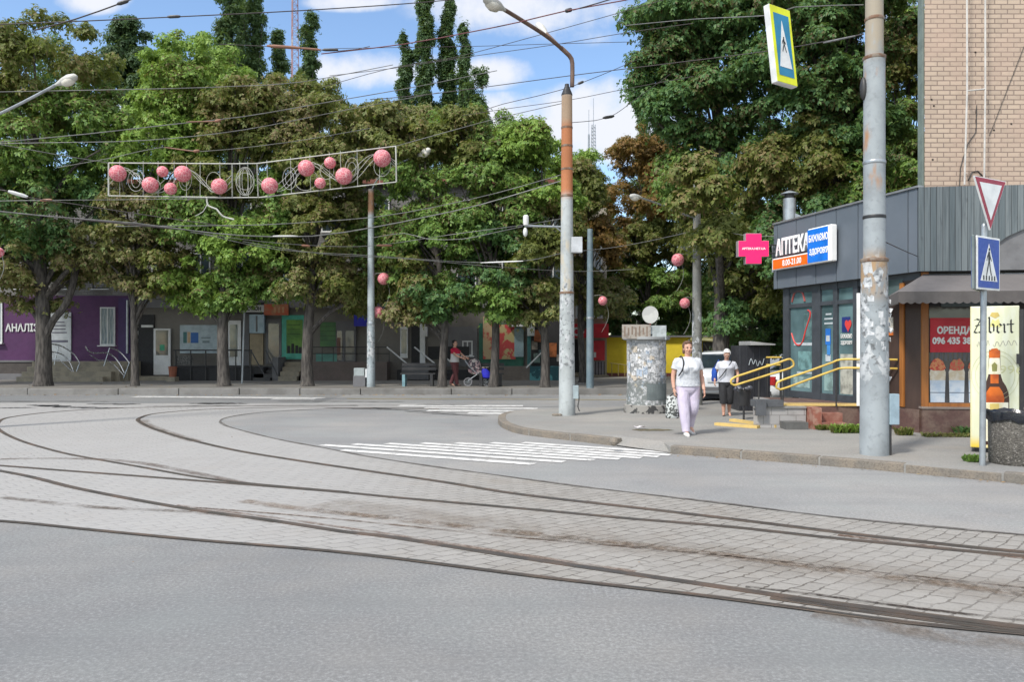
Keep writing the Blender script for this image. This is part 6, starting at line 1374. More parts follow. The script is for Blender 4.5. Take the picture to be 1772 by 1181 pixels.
tree('chestnut_tree', 'light green chestnut just left of the central lamp post', 941, base(0, 670.5), FARZ, [(915, 245, 65, 50, 'fresh'), (945, 320, 70, 60, 'fresh'), (960, 390, 60, 60, 'olive'), (930, 460, 70, 70, 'olive'), (925, 520, 65, 45, 'brown'), (900, 350, 50, 80, 'green')], 'fresh', 6500, .16, .28, (.5, .9), group=SG)
tree('chestnut_tree', 'brownish chestnut behind the central lamp post and slim dark pole', 1006, 30.5, FARZ, [(1010, 330, 55, 60, 'olive'), (1020, 420, 62, 60, 'rust'), (1000, 480, 45, 50, 'brown'), (1050, 510, 55, 45, 'brown')], 'brown', 4500, .14, .27, (.45, .85), group=SG)
tree('chestnut_tree', 'rust-brown chestnut rising over the yellow house, right of the small grey mast', 1122, 42, FARZ, [(1105, 260, 60, 50, 'rust'), (1150, 290, 65, 65, 'rust'), (1100, 350, 80, 60, 'rust'), (1160, 400, 85, 70, 'olive'), (1090, 430, 75, 65, 'olive'), (1120, 500, 85, 55, 'green'), (1080, 565, 38, 50, 'dark')], 'rust', 9000, .2, .32, (.6, 1.1))
tree('chestnut_tree', 'chestnut mostly beyond the left edge, added for its shade', -170, D, FARZ, [(-150, 160, 130, 140), (-170, 350, 130, 130, 'dark'), (-150, 470, 100, 60, 'brown')], 'green', 4500, .25, .30, (.6, 1.0), group=SG)  # mostly out of view, added for the shadows it casts
tree('chestnut_tree', 'towering dark chestnut over the side street, left of the grey pavilion', 1250, 26, KERB, [(1190, 40, 110, 90, 'dark'), (1230, 120, 120, 90, 'dark'), (1170, 90, 70, 60, 'dark'), (1290, -60, 130, 130, 'dark'), (1140, 20, 70, 60, 'dark'), (1130, 130, 60, 60, 'dark'), (1200, 170, 110, 90, 'dark'), (1270, 250, 110, 90, 'dark'), (1200, 310, 75, 80, 'green'), (1260, 390, 100, 80, 'olive'), (1300, 480, 85, 75, 'olive'), (1285, 555, 70, 45, 'dark'), (1118, 400, 45, 42, 'olive', -7.5), (1145, 455, 40, 30, 'olive', -7.0)], 'dark', 15500, .30, .29, (.55, 1.05))
tree('chestnut_tree', 'towering dark chestnut behind the pharmacy roof and the hanging sign', 1440, 23.5, KERB, [(1400, -20, 150, 120, 'dark'), (1500, 40, 90, 120, 'dark'), (1390, 130, 130, 100, 'dark'), (1470, 210, 110, 100, 'dark'), (1380, 270, 110, 85, 'olive'), (1500, 330, 100, 80, 'green'), (1390, 370, 80, 70, 'dark'), (1340, 420, 60, 60, 'dark')], 'dark', 15500, .32, .29, (.55, 1.05))
tree('linden_tree', 'lighter green tree squeezed between the thick pole and the brick block', 1568, 30, KERB, [(1565, 100, 62, 90, 'olive'), (1570, 220, 60, 80, 'green'), (1560, 310, 70, 60, 'dark'), (1590, 30, 50, 60, 'fresh')], 'green', 5200, .2, .27, (.5, .9))
# ranks behind the buildings
BG = 'trees rising behind the shop buildings'
for i, (px, d, bl, lf, lab) in enumerate([(210, 48, [(225, 60, 36, 50), (205, 110, 40, 60), (240, 150, 60, 80)], 'pine', 'blue-green feathery tree top rising beside the far left tram wire'), (330, 47, [(340, 110, 80, 60), (400, 160, 70, 80), (300, 190, 90, 90)], 'fresh', 'bright green crown behind the left shop roof under the garland'),
        (540, 50, [(520, 170, 85, 50), (560, 220, 80, 70), (480, 230, 80, 70)], 'olive', 'olive crown behind the shop roofs, below the skyline masts'), (690, 50, [(640, 210, 55, 45), (700, 230, 80, 60), (680, 300, 90, 80)], 'brown', 'brownish crown behind the shops, left of the twin poplars'),
        (830, 48, [(800, 230, 80, 55), (860, 250, 70, 60), (830, 320, 110, 90)], 'green', 'green crown behind the shops, below the twin poplars'), (980, 48, [(950, 290, 70, 60), (1000, 300, 60, 50), (990, 370, 80, 90)], 'fresh', 'yellow-green crown seen past the rusty half of the lamp post'),
        (1180, 46, [(1180, 330, 110, 100), (1250, 420, 110, 110), (1180, 500, 80, 70)], 'dark', 'dark crown behind the yellow house'), (1400, 44, [(1330, 330, 110, 130), (1450, 250, 130, 130), (1340, 500, 120, 90), (1420, 420, 110, 100)], 'dark', 'dark crown behind the towering chestnuts and the pharmacy'), (60, 48, [(60, 130, 120, 90), (-40, 240, 120, 140), (120, 260, 100, 120)], 'dark', 'dark crown behind the purple clinic building')]):
    tree('tall_tree', lab, px, d, FARZ, [(*b_, None) for b_ in bl], lf, 3000, .22, .40, (.8, 1.5), group=BG, kind='tri')
# Lombardy poplars on the skyline
def poplar(label, px, top, bot, half, d, N=2300):
    n_ = max(5, int((bot - top) / 24)); bl = []
    for i in range(n_):
        f = (i + .5) / n_; bl.append((px + half * .22 * math.sin(i * 2.3 + px), top + (bot - top) * f, half * (.30 + .62 * math.sin(math.pi * min(.9, f * .8 + .08)) ** .8), (bot - top) / n_ * .62, None))
    tree('poplar_tree', label, px, d, 0, bl, 'poplar', N, .35, .42, (.35, .75), group='poplars on the skyline', kind='tri', flat=1.6, depth=.9)
poplar('broad poplar cut by the top edge, left of the red and white mast', 397, -60, 300, 29, 66, 2400); poplar('poplar just right of the broad one at the top edge, left of the mast', 440, -50, 300, 26, 68, 2200); poplar('thin poplar between the two cut by the top edge at the left', 419, -20, 300, 15, 70, 1300)
poplar('short poplar just left of the red and white mast', 481, 55, 280, 23, 72, 1500); poplar('pointed poplar just right of the red and white mast', 536, 24, 290, 22, 68, 1700)
poplar('slim separate poplar at the left of the tall group', 702, 60, 320, 16, 66, 2000); poplar('tallest poplar of the group, cut by the top edge', 735, -45, 330, 21, 66, 3600); poplar('second tall poplar of the group with a notched top', 774, 0, 330, 21, 67, 3400); poplar('narrow poplar at the right side of the tall group', 803, 46, 330, 13, 66, 2000); poplar('low dense poplar at the right foot of the tall group', 825, 122, 320, 28, 64, 1500); poplar('distant poplar top showing past the large dark chestnut', 1110, 175, 330, 13, 80, 700)
tree('tall_tree', 'dark low crown behind the black kiosk and the older woman', 1300, 29, KERB, [(1265, 500, 50, 70, 'dark'), (1310, 560, 60, 60, 'dark'), (1330, 480, 50, 60, 'olive'), (1285, 600, 45, 35, 'dark'), (1348, 565, 38, 60, 'dark')], 'dark', 5200, .14, .29, (.4, .8))
tree('tall_tree', 'dark crown over the yellow house, left of the walking woman', 1065, 45, FARZ, [(1060, 470, 70, 75, 'green'), (1040, 540, 55, 40, 'dark'), (1100, 540, 50, 40, 'dark'), (1190, 520, 70, 60, 'green'), (1180, 562, 50, 24, 'dark')], 'green', 4000, .16, .34, (.5, 1.0))
for px_, lab_ in ((1215, 'far green crown low on the horizon behind the entrance canopy'), (1390, 'far green crown low on the horizon behind the pharmacy')):
    tree('tall_tree', lab_, px_, 62, FARZ, [(px_ - 40, 540, 60, 55), (px_ + 40, 530, 60, 60), (px_, 575, 90, 30)], 'green', 2600, .2, .5, (.8, 1.6), group=BG, kind='tri')
# weeds at the foot of walls and kerb
def weed(label, px, py, wd, h, n, m, d=None):
    c0 = G(px, py, KERB); rng = np.random.default_rng(px); vs = []
    for i in range(n):
        p = np.array(c0) + np.array([rng.uniform(-wd, wd), rng.uniform(-.06, .10), 0]); hh = h * rng.uniform(.4, 1.0); an = rng.uniform(0, 6.28); t_ = np.array([math.cos(an), math.sin(an), 0]) * hh * rng.uniform(.2, .8); s_ = np.array([-math.sin(an), math.cos(an), 0]) * .018 * rng.uniform(.6, 1.6)
        vs.append([p, p + t_ * .5 + s_ + [0, 0, hh * .6], p + t_ + [0, 0, hh * .85], p + t_ * .5 - s_ + [0, 0, hh * .6]])
    o = quads('weed_tuft', np.array(vs).reshape(-1, 3), m, None); tag(o, label, 'weeds', 'weeds at the foot of the pavilion')
weed('thick green weeds at the granite plinth left of the thick pole', 1466, 750, .26, .20, 420, L['fresh']); weed('small yellowish weeds under the brick steps', 1425, 745, .10, .13, 120, L['olive']); weed('dry weeds at the plinth right of the thick pole', 1565, 754, .12, .17, 160, L['olive']); weed('sparse weeds and litter along the plinth beside the fridge', 1640, 757, .38, .10, 260, L['brown']); weed('small green weeds at the foot of the thin sign post', 1686, 800, .10, .12, 200, L['green']); weed('weed sprigs at the plinth beside the drinks fridge', 1668, 753, .12, .18, 160, L['dark'])
# ============================================================ PEOPLE
def remesh(name, mb, m, parent, vox, it=4):
    """fuse the overlapping volumes of mb into one continuous skin"""
    me = bpy.data.meshes.new('tmp'); o0 = org(parent); me.from_pydata([tuple(x - o0) for x in mb.v], [], mb.f); me.update()
    o = bpy.data.objects.new('tmp', me); C.objects.link(o)
    r = o.modifiers.new('r', 'REMESH'); r.mode = 'VOXEL'; r.voxel_size = vox
    s = o.modifiers.new('s', 'SMOOTH'); s.factor = .5; s.iterations = it
    dg = bpy.context.evaluated_depsgraph_get(); nm = bpy.data.meshes.new_from_object(o.evaluated_get(dg)); nm.name = name
    bpy.data.objects.remove(o); nm.materials.clear(); nm.polygons.foreach_set('use_smooth', [True] * len(nm.polygons)); return link(name, nm, m, parent)
m_skin = mat('skin', (.52, .30, .215), .55, col2=(.47, .25, .175), ns=9, grime=.03); m_skin2 = mat('skin_older', (.48, .27, .19), .55, col2=(.45, .24, .17), ns=9, grime=.03)  # second skin tone, a little darker, for the older woman
m_lip = mat('lips', (.24, .06, .05), .5); m_eye = mat('eye_dark', (.02, .014, .012), .3)
m_eyew = mat('eye_white', (.55, .52, .5), .4)
def person(label, loc, yaw, H, st):
    """a standing or walking figure: heights are for a 1.65 m body and scaled to H; st holds pose and clothes. -y is forward, +x the person's left"""
    s = H / 1.65; root = thing('person', label, 'person', loc); rz = Matrix.Rotation(yaw, 3, 'Z'); T = lambda x, y, z: V(loc) + rz @ V((x * s, y * s, z * s))
    wd = st.get('girth', 1.0); hunch = st.get('hunch', 0.0); yo = lambda z: -hunch * max(0, z - .95) ** 1.5
    def loft(k, prof, inf=0):
        vs = []; fs = []; n = 20
        for (z, rx, ry, y) in prof:
            for i in range(n):
                a = 2 * math.pi * i / n; vs.append(T((rx * wd + inf) * math.cos(a), y + yo(z) + (ry * wd + inf) * math.sin(a), z))
        for j in range(len(prof) - 1):
            for i in range(n): fs.append((j * n + i, j * n + (i + 1) % n, (j + 1) * n + (i + 1) % n, (j + 1) * n + i))
        fs.append(tuple(range(n))[::-1]); fs.append(tuple((len(prof) - 1) * n + i for i in range(n))); k.add(vs, fs)
    TOR = [(.76, .12, .10, 0), (.84, .168, .125, .01), (.90, .178, .13, .012), (.98, .165, .125, 0), (1.06, .158, .125, -.008), (1.14, .160, .128, -.012), (1.22, .170, .125, -.012), (1.28, .166, .105, 0), (1.33, .135, .085, .008), (1.375, .075, .065, .012)]
    hipx = .085 * wd; legs = {}
    for sd in (-1, 1):
        kx, ky, kz, ax_, ay, az, ty = st['legs'][0 if sd < 0 else 1]
        hip = (sd * hipx, 0, .84); kn = (sd * kx, ky, kz); an = (sd * ax_, ay, az); legs[sd] = (hip, kn, an, ty)
    def limb(k, pts, rad, inf=0, n=12):
        q = [T(*p) for p in pts]; dense_ = crom(q, .03 * s); m = len(dense_); tot = [0]
        for a, b in zip(dense_, dense_[1:]): tot.append(tot[-1] + (b - a).length)
        qs = [0]
        for a, b in zip(q, q[1:]): qs.append(qs[-1] + (b - a).length)
        rr = [float(np.interp(t_ / tot[-1] * qs[-1], qs, rad)) * s + inf * s for t_ in tot]; k.tube(dense_, rr, n)
    body = MB(); loft(body, TOR)
    hy = yo(1.5) - st.get('headfwd', 0); hc = V((0, hy, 1.535))
    tilt = st.get('nod', 0); RX = Matrix.Rotation(tilt, 3, 'X'); HT = lambda x, y, z: T(*(hc + RX @ V((x, y, z))))
    def hball(k, c, r, nu=18, nv=12):
        i0 = len(k.v); k.ball(V(c), r, nu, nv)
        for i in range(i0, len(k.v)): k.v[i] = HT(*k.v[i])
    limb(body, [(0, yo(1.34) + .012, 1.34), (0, yo(1.42) + .0 - st.get('headfwd', 0) * .5, 1.42), tuple(hc + V((0, .015, -.03)))], [.062, .052, .056])
    hball(body, (0, .005, .02), (.074, .093, .098)); hball(body, (0, -.025, -.045), (.058, .062, .068)); hball(body, (0, -.045, -.088), (.030, .032, .026)); hball(body, (0, -.092, -.022), (.014, .022, .022)); hball(body, (0, -.082, .0), (.009, .018, .03))
    for sd in (-1, 1): hball(body, (sd * .073, .012, -.01), (.012, .022, .032)); hball(body, (sd * .038, -.066, -.03), (.022, .02, .02)); hball(body, (sd * .032, -.078, .022), (.026, .014, .008))
    arms = {}
    for sd in (-1, 1):
        e, w_ = st['arms'][0 if sd < 0 else 1]; sh = (sd * .156 * wd, yo(1.295) + .01, 1.298); el = (sd * e[0], e[1], e[2]); wr = (sd * w_[0], w_[1], w_[2]); arms[sd] = (sh, el, wr)
        limb(body, [(sd * .11 * wd, yo(1.3), 1.315), sh, el, wr], [.046, .044 * wd, .039, .028])
        fw = (V(wr) - V(el)).normalized(); side = V((1, 0, 0)); side = (side - fw * side.dot(fw)).normalized(); nrm_ = fw.cross(side)
        if abs(st.get('palm', 0)): q = Matrix.Rotation(st['palm'] * sd, 3, fw); side = q @ side; nrm_ = q @ nrm_
        fwd = side if False else nrm_
        # palm (thin across, deep fore-and-aft) with four curled fingers and a thumb off its front edge
        dp = V((0, -1, 0)); dp = (dp - fw * dp.dot(fw)).normalized(); ac = fw.cross(dp)
        pc_ = V(wr) + fw * .045
        i0 = len(body.v); body.ball((0, 0, 0), 1, 12, 8)
        for i in range(i0, len(body.v)): u_ = body.v[i].copy(); pp = pc_ + fw * (u_.z * .052) + dp * (u_.x * .036) + ac * (u_.y * .017); body.v[i] = T(*pp)
        inn_ = ac * (-1 if (ac.x * sd) > 0 else 1)
        for f in range(4):
            o_ = dp * (.027 - .018 * f); ln = (.068, .078, .073, .058)[f]; c_ = st.get('curl', .5); b0 = V(wr) + fw * .082 + o_; p1 = b0 + fw * ln * .5 + inn_ * ln * .12 * c_ * 2; p2 = p1 + fw * ln * .38 * (1 - c_ * .4) + inn_ * ln * .42 * c_; p3 = p2 + fw * ln * .22 * (1 - c_) + inn_ * ln * .32 * c_
            limb(body, [tuple(b0 - fw * .02), tuple(b0), tuple(p1), tuple(p2), tuple(p3)], [.009, .0092, .0088, .008, .0065], 0, 8)
        t0 = V(wr) + fw * .022 + dp * .022; limb(body, [tuple(t0), tuple(t0 + dp * .026 + fw * .028 + inn_ * .008), tuple(t0 + dp * .032 + fw * .058 + inn_ * .018), tuple(t0 + dp * .028 + fw * .078 + inn_ * .024)], [.013, .011, .0095, .0075], 0, 8)
    for sd in (-1, 1):
        hip, kn, an, ty = legs[sd]; limb(body, [hip, ((hip[0] + kn[0]) / 2, (hip[1] + kn[1]) / 2, (hip[2] + kn[2]) / 2), kn, ((kn[0] + an[0]) / 2, (kn[1] + an[1]) / 2 + .012, (kn[2] + an[2]) / 2 + .05), an], [.088 * wd, .076 * wd, .054, .054 * wd, .036])
        an_ = V(an); toe = an_ + V((sd * .02, -.16 * math.cos(ty), -.055 - .16 * math.sin(ty) + .0)); heel = an_ + V((0, .045, -.045)); limb(body, [tuple(heel), tuple(an_ + V((0, -.02, -.03))), tuple(toe)], [.032, .036, .024])
    sk = remesh('body', body, st.get('skin', m_skin), root, .0062 * s * st.get('vox', 1), 3)
    # face details
    k = MB()
    for sd in (-1, 1): hball(k, (sd * .031, -.083, .006), (.012, .007, .0065), 10, 8)
    if st.get('glasses') != 2: k.build('eyes', m_eye, sk, True)
    k = MB(); hball(k, (0, -.087, -.058), (.022, .008, .006), 12, 8); k.build('mouth', m_lip, sk, True)
    k = MB()
    for sd in (-1, 1): hball(k, (sd * .032, -.083, .03), (.018, .007, .004), 10, 6)
    k.build('eyebrows', st['hairm'], sk, True)
    # hair
    k = MB(); hs_ = st.get('hairsize', 1.0)
    hball(k, (0, .034, .048), (.083 * hs_, .086 * hs_, .083 * hs_), 22, 16); hball(k, (0, .045, -.02), (.078 * hs_, .06 * hs_, .085 * hs_), 18, 12)
    for sd in (-1, 1): hball(k, (sd * .066 * hs_, .012, .03), (.018, .04, .055), 12, 10); hball(k, (sd * .030, -.052, .096), (.045, .03, .016), 12, 10)
    if st.get('tied'):
        for sd in (-1, 1): hball(k, (sd * .062, .03, -.055), (.026, .04, .05), 12, 10)
    if st.get('bun'): hball(k, (0, .13, .03), (.04, .045, .045), 12, 10)
    remesh('hair', k, st['hairm'], root, .007 * s, 2)
    if st.get('glasses'):
        k = MB(); 
        for sd in (-1, 1): k.tube([HT(sd * .033 + .023 * math.cos(a), -.098, .004 + .018 * math.sin(a)) for a in [2 * math.pi * i / 16 for i in range(17)]], .0025 * s, 5)
        k.tube([HT(-.01, -.099, .006), HT(.01, -.099, .006)], .0025 * s, 5)
        for sd in (-1, 1): k.tube([HT(sd * .056, -.096, .006), HT(sd * .078, -.03, .008), HT(sd * .079, .02, .0)], .0025 * s, 5)
        if st['glasses'] == 2: 
            for sd in (-1, 1): hball(k, (sd * .033, -.092, .004), (.027, .006, .02), 12, 8)
        k.build('glasses', m_black, root)
    # shirt: torso and sleeves in one cloth
    k = MB(); hem = st.get('hem', .84); pr = [(hem, .186, .145, 0), (hem + .05, .186, .145, .004), (.98, .176, .14, -.003), (1.06, .172, .142, -.012), (1.14, .172, .150, -.022), (1.20, .180, .158, -.032), (1.24, .182, .140, -.02), (1.28, .178, .116, -.002), (1.325, .150, .098, .006), (1.358, .105, .080, .01), (1.382, .075, .068, .012)]
    loft(k, pr)
    if st.get('tied'):
        for sd in (-1, 1):
            i0 = len(k.v); k.ball(V((0, 0, 0)), 1, 14, 10)
            for i in range(i0, len(k.v)): u_ = k.v[i]; k.v[i] = T(sd * .085 + u_.x * .078, -.135 + u_.y * .095, 1.175 + u_.z * .085)
    slv = st.get('sleeve', .55)
    for sd in (-1, 1):
        sh, el, wr = arms[sd]; e2 = V(sh).lerp(V(el), slv); limb(k, [(sd * .10 * wd, yo(1.3), 1.30), sh, tuple(V(sh).lerp(e2, .5)), tuple(e2)], [.062, .063 * wd, .061 * wd, .064 * wd], 0, 14)
    remesh('shirt', k, st['shirt'], root, .0075 * s, 4)
    # trousers
    k = MB(); top = st.get('waist', .93); loft(k, [(.74, .125, .11, .002), (.80, .172, .135, .008), (.86, .182, .138, .01), (top, .178, .138, .006)])
    for sd in (-1, 1):
        hip, kn, an, ty = legs[sd]
        if st.get('short'):
            e2 = V(kn).lerp(V(an), st['short']); limb(k, [hip, ((hip[0] + kn[0]) / 2, (hip[1] + kn[1]) / 2, (hip[2] + kn[2]) / 2), kn, tuple(e2)], [.094 * wd, .098 * wd, .086 * wd, .086 * wd], 0, 16)
        else:
            a2 = (an[0], an[1], an[2] - .015); limb(k, [hip, ((hip[0] + kn[0]) / 2, (hip[1] + kn[1]) / 2, (hip[2] + kn[2]) / 2), kn, ((kn[0] + an[0]) / 2, (kn[1] + an[1]) / 2 + .01, (kn[2] + an[2]) / 2 + .03), a2], [.100 * wd, .094 * wd, .080 * wd, .074 * wd, .066], 0, 16)
    remesh('trousers', k, st['trousers'], root, .0075 * s, 4)
    for sd in (-1, 1):
        hip, kn, an, ty = legs[sd]; an_ = V(an); k = MB(); dirv = V((sd * .10, -math.cos(ty), -math.sin(ty))).normalized(); dn = V((0, -math.sin(ty), -math.cos(ty)))
        base_ = an_ + V((0, .03, -.048)); ht = st.get('shoe_h', 1.0)
        limb(k, [tuple(base_ + dn * .0 - dirv * .028), tuple(base_ + dirv * .05 + dn * .002), tuple(base_ + dirv * .13 + dn * .008), tuple(base_ + dirv * .20 + dn * .012)], [.036 * ht, .044 * ht, .042 * ht, .030 * ht], 0, 14)
        if ht >= 1: limb(k, [tuple(base_), tuple(an_ + V((0, .004, .01)))], [.042, .046])
        remesh('shoe', k, st['shoes'], root, .006 * s, 2)
    return root, T, arms, HT
t = NT('mottled_tee'); c = t.coord('Object'); f = t.noise(c, 30, 4, .7); g_ = t.noise(c, 5, 4); t.bsdf(t.mix(t.ramp(g_, .35, .7), t.mix(t.ramp(f, .45, .68), (.56, .575, .60), (.33, .35, .40)), (.46, .475, .50)), .9, 0, t.noise(c, 9, 4), .5, .03); m_tee = t.m
def cloth(name, a, b, sc_=7): t = NT(name); c = t.coord('Object', (1, 1, .45)); f = t.noise(c, sc_, 4); t.bsdf(t.mix(t.ramp(f, .35, .7), a, b), .9, 0, f, .7, .05); MATS[name] = t.m; return t.m
m_lil = cloth('lilac_cotton', (.52, .47, .57), (.44, .39, .49)); m_tee2 = cloth('grey_tee', (.52, .53, .57), (.42, .43, .47)); m_blk = cloth('black_cotton', (.016, .016, .018), (.028, .028, .03))
m_hairb = cloth('brown_hair', (.085, .045, .028), (.14, .08, .05), 25); m_hairw = cloth('white_hair', (.62, .61, .59), (.50, .49, .48), 25); m_shw = cloth('white_shoe', (.66, .64, .62), (.5, .48, .46)); m_sandal = cloth('dark_sandal', (.05, .035, .032), (.09, .06, .05))
w0 = G(1190, 753, KERB)
walker_, T, arms, HT = person('woman walking toward the camera in a white mottled tee and lilac trousers', w0, R(6), 1.57, dict(girth=1.19, legs=[(.096, -.10, .46, .085, -.17, .082, .0), (.095, -.02, .47, .10, .17, .150, .42)], arms=[((.255, .03, 1.05), (.262, -.03, .83)), ((.262, .02, 1.04), (.262, -.10, .80))], shirt=m_tee, trousers=m_lil, shoes=m_shw, hairm=m_hairb, skin=m_skin, bun=True, hem=.86, waist=.95, curl=.55, hairsize=1.05, tied=True))
k = MB(); k.tube(crom([T(-.12, .07, 1.375), T(-.125, -.02, 1.392), T(-.125, -.115, 1.345), T(-.135, -.18, 1.25), T(-.16, -.185, 1.15), T(-.205, -.12, 1.05)], .03), .012, 6); tag(k.build('bag_strap', m_blk), "narrow dark shoulder strap over the walking woman's right shoulder", 'strap')
# patterned shopping bag in her right hand
t = NT('chequered_bag'); c = t.coord('Object', (1, 1, 1)); v2 = t.n('ShaderNodeTexVoronoi'); v2.inputs['Scale'].default_value = 32; t.l(c, v2.inputs['Vector']); q = t.n('ShaderNodeSeparateColor'); t.l(v2.outputs['Color'], q.inputs[0]); t.bsdf(t.mix(t.ramp(q.outputs[0], .45, .55), (.07, .075, .07), (.50, .52, .50)), .6); 
hnd = T(-.262, -.04, .76); k = MB(); bx_, by_, bz = hnd.x - .02, hnd.y + .03, hnd.z - .08
k.ring([(V((bx_, by_, bz - .36)), .10, .06), (V((bx_, by_, bz - .34)), .115, .075), (V((bx_, by_, bz - .15)), .115, .08), (V((bx_, by_, bz)), .09, .05), (V((bx_, by_, bz + .012)), .07, .03)], 20)
sb = thing('shopping_bag', "black and white chequered shopping bag hanging from the walking woman's right hand", 'bag', hnd); k.build('bag_body', t.m, sb, True); k = MB()
for s_ in (-1, 1): k.tube(crom([V((bx_ - .05, by_ + s_ * .03, bz)), hnd + V((-.012, s_ * .012, -.02)), hnd + V((.0, s_ * .01, .0)), V((bx_ + .05, by_ + s_ * .03, bz))], .02), .006, 6)
k.build('bag_handle', m_blk, sb)
old = G(1257, 720, KERB)
o2, T2, arms2, HT2 = person('older woman with white hair looking down, in a grey tee and black cropped trousers', old, R(-10), 1.42, dict(girth=1.10, hunch=.22, headfwd=.03, nod=R(28), legs=[(.075, -.06, .45, .07, -.03, .075, 0), (.075, -.03, .45, .075, .10, .10, .35)], arms=[((.255, .02, 1.06), (.285, -.06, .88)), ((.27, .0, 1.06), (.245, -.16, .84))], shirt=m_tee2, trousers=m_blk, shoes=m_sandal, hairm=m_hairw, skin=m_skin2, hem=.84, waist=.9, short=.38, shoe_h=.62, hairsize=1.04, curl=.7))
k = MB(); k.tube(crom([T2(.12, .02, 1.40), T2(.10, -.11, 1.34), T2(.0, -.205, 1.2), T2(-.10, -.20, 1.05), T2(-.19, -.12, .93)], .03), .011, 6); tag(k.build('bag_strap', m_blk), 'thin dark crossbody strap over the grey tee of the older woman', 'strap')
hb_ = thing('shoulder_bag', "bright blue shoulder bag under the older woman's right arm", 'bag', T2(-.27, .0, 1.0)); m_bb = cloth('blue_bag', (.015, .07, .36), (.012, .05, .26))
k = MB(); cB = T2(-.285, .07, 1.03); k.ring([(cB + V((0, 0, -.15)), .05, .10), (cB + V((0, 0, -.12)), .06, .12), (cB + V((0, 0, .06)), .055, .11), (cB + V((0, 0, .14)), .035, .09)], 18); k.build('bag_body', m_bb, hb_, True); k = MB(); k.tube(crom([cB + V((0, -.08, .12)), T2(-.20, -.02, 1.37), T2(-.19, .06, 1.37), cB + V((0, .08, .12))], .03), .01, 6); k.build('bag_handle', m_bb, hb_, True)
# woman with a pram on the far pavement
m_rw = mat('red_white_top', (.52, .02, .04), .85); pf_ = G(787, 668.5, FARZ)
t = NT('red_over_white'); s3 = t.n('ShaderNodeTexCoord'); sp = t.n('ShaderNodeSeparateXYZ'); t.l(s3.outputs['Object'], sp.inputs[0]); t.bsdf(t.mix(t.ramp(sp.outputs[2], 1.135, 1.15), (.55, .54, .52), (.50, .012, .05)), .85)
person('distant woman in a red and white top pushing a pram along the far pavement', pf_, R(62), 1.62, dict(girth=1.05, legs=[(.08, -.08, .46, .07, -.14, .08, 0), (.075, .0, .46, .07, .20, .11, .5)], arms=[((.22, -.18, 1.12), (.16, -.40, 1.02)), ((.22, -.18, 1.12), (.16, -.40, 1.02))], shirt=t.m, trousers=cloth('wine_trousers', (.10, .03, .035), (.14, .05, .05)), shoes=m_sandal, hairm=mat('black_hair', (.012, .010, .010), .5), hem=.86, vox=1.6))
pm = thing('pram', 'baby pram with a floral hood and a royal blue bag, on the far pavement', 'pram', pf_ + V((.8, -.1, 0))); q0 = pf_ + V((.82, -.05, 0))
t = NT('floral_hood'); c = t.coord('Object'); v2 = t.n('ShaderNodeTexVoronoi'); v2.inputs['Scale'].default_value = 16; t.l(c, v2.inputs['Vector']); q = t.n('ShaderNodeSeparateColor'); t.l(v2.outputs['Color'], q.inputs[0]); t.bsdf(t.mix(t.ramp(q.outputs[0], .4, .5), (.06, .05, .06), t.mix(q.outputs[1], (.36, .20, .22), (.40, .38, .34))), .9)
k = MB(); k.ring([(q0 + V((0, 0, .42)), .22, .16), (q0 + V((0, 0, .5)), .34, .2), (q0 + V((.02, 0, .66)), .38, .22), (q0 + V((.02, 0, .68)), .36, .2)], 20); k.build('carrycot', t.m, pm, True)
k = MB(); 
for j in range(9):
    a = math.pi * .5 * j / 8
k.ball(q0 + V((-.12, 0, .72)), (.24, .22, .26), 18, 12); k.build('hood', t.m, pm, True)
k = MB(); k.tube(crom([q0 + V((-.5, -.18, 1.0)), q0 + V((-.3, -.2, .7)), q0 + V((0, -.2, .45)), q0 + V((.32, -.2, .2))], .1), .014).tube(crom([q0 + V((-.5, .18, 1.0)), q0 + V((-.3, .2, .7)), q0 + V((0, .2, .45)), q0 + V((.32, .2, .2))], .1), .014).tube([q0 + V((-.5, -.18, 1.0)), q0 + V((-.5, .18, 1.0))], .016).tube([q0 + V((-.34, -.2, .2)), q0 + V((.05, -.2, .47))], .014).tube([q0 + V((-.34, .2, .2)), q0 + V((.05, .2, .47))], .014); k.build('frame', m_gal, pm, True)
for sx in (-.34, .32):
    for sy in (-.21, .21):
        wq = q0 + V((sx, sy, .15)); wh = MB().tube([wq + V((.135 * math.cos(a), 0, .135 * math.sin(a))) for a in [2 * math.pi * i / 20 for i in range(21)]], .02, 6).build('wheel', mat('grey_tyre', (.22, .22, .23), .8), pm, True); k = MB()
        for a in range(0, 180, 45): k.tube([wq + V((.12 * math.cos(R(a)), 0, .12 * math.sin(R(a)))), wq - V((.12 * math.cos(R(a)), 0, .12 * math.sin(R(a))))], .006, 5)
        k.build('spokes', m_gal, wh)
k = MB(); k.ring([(q0 + V((.34, -.26, .28)), .08, .06), (q0 + V((.34, -.26, .32)), .16, .1), (q0 + V((.28, -.26, .52)), .15, .1), (q0 + V((.24, -.26, .62)), .07, .05)], 16); k.build('blue_bag', mat('royal_blue', (.012, .015, .42), .7, grime=0), pm, True)

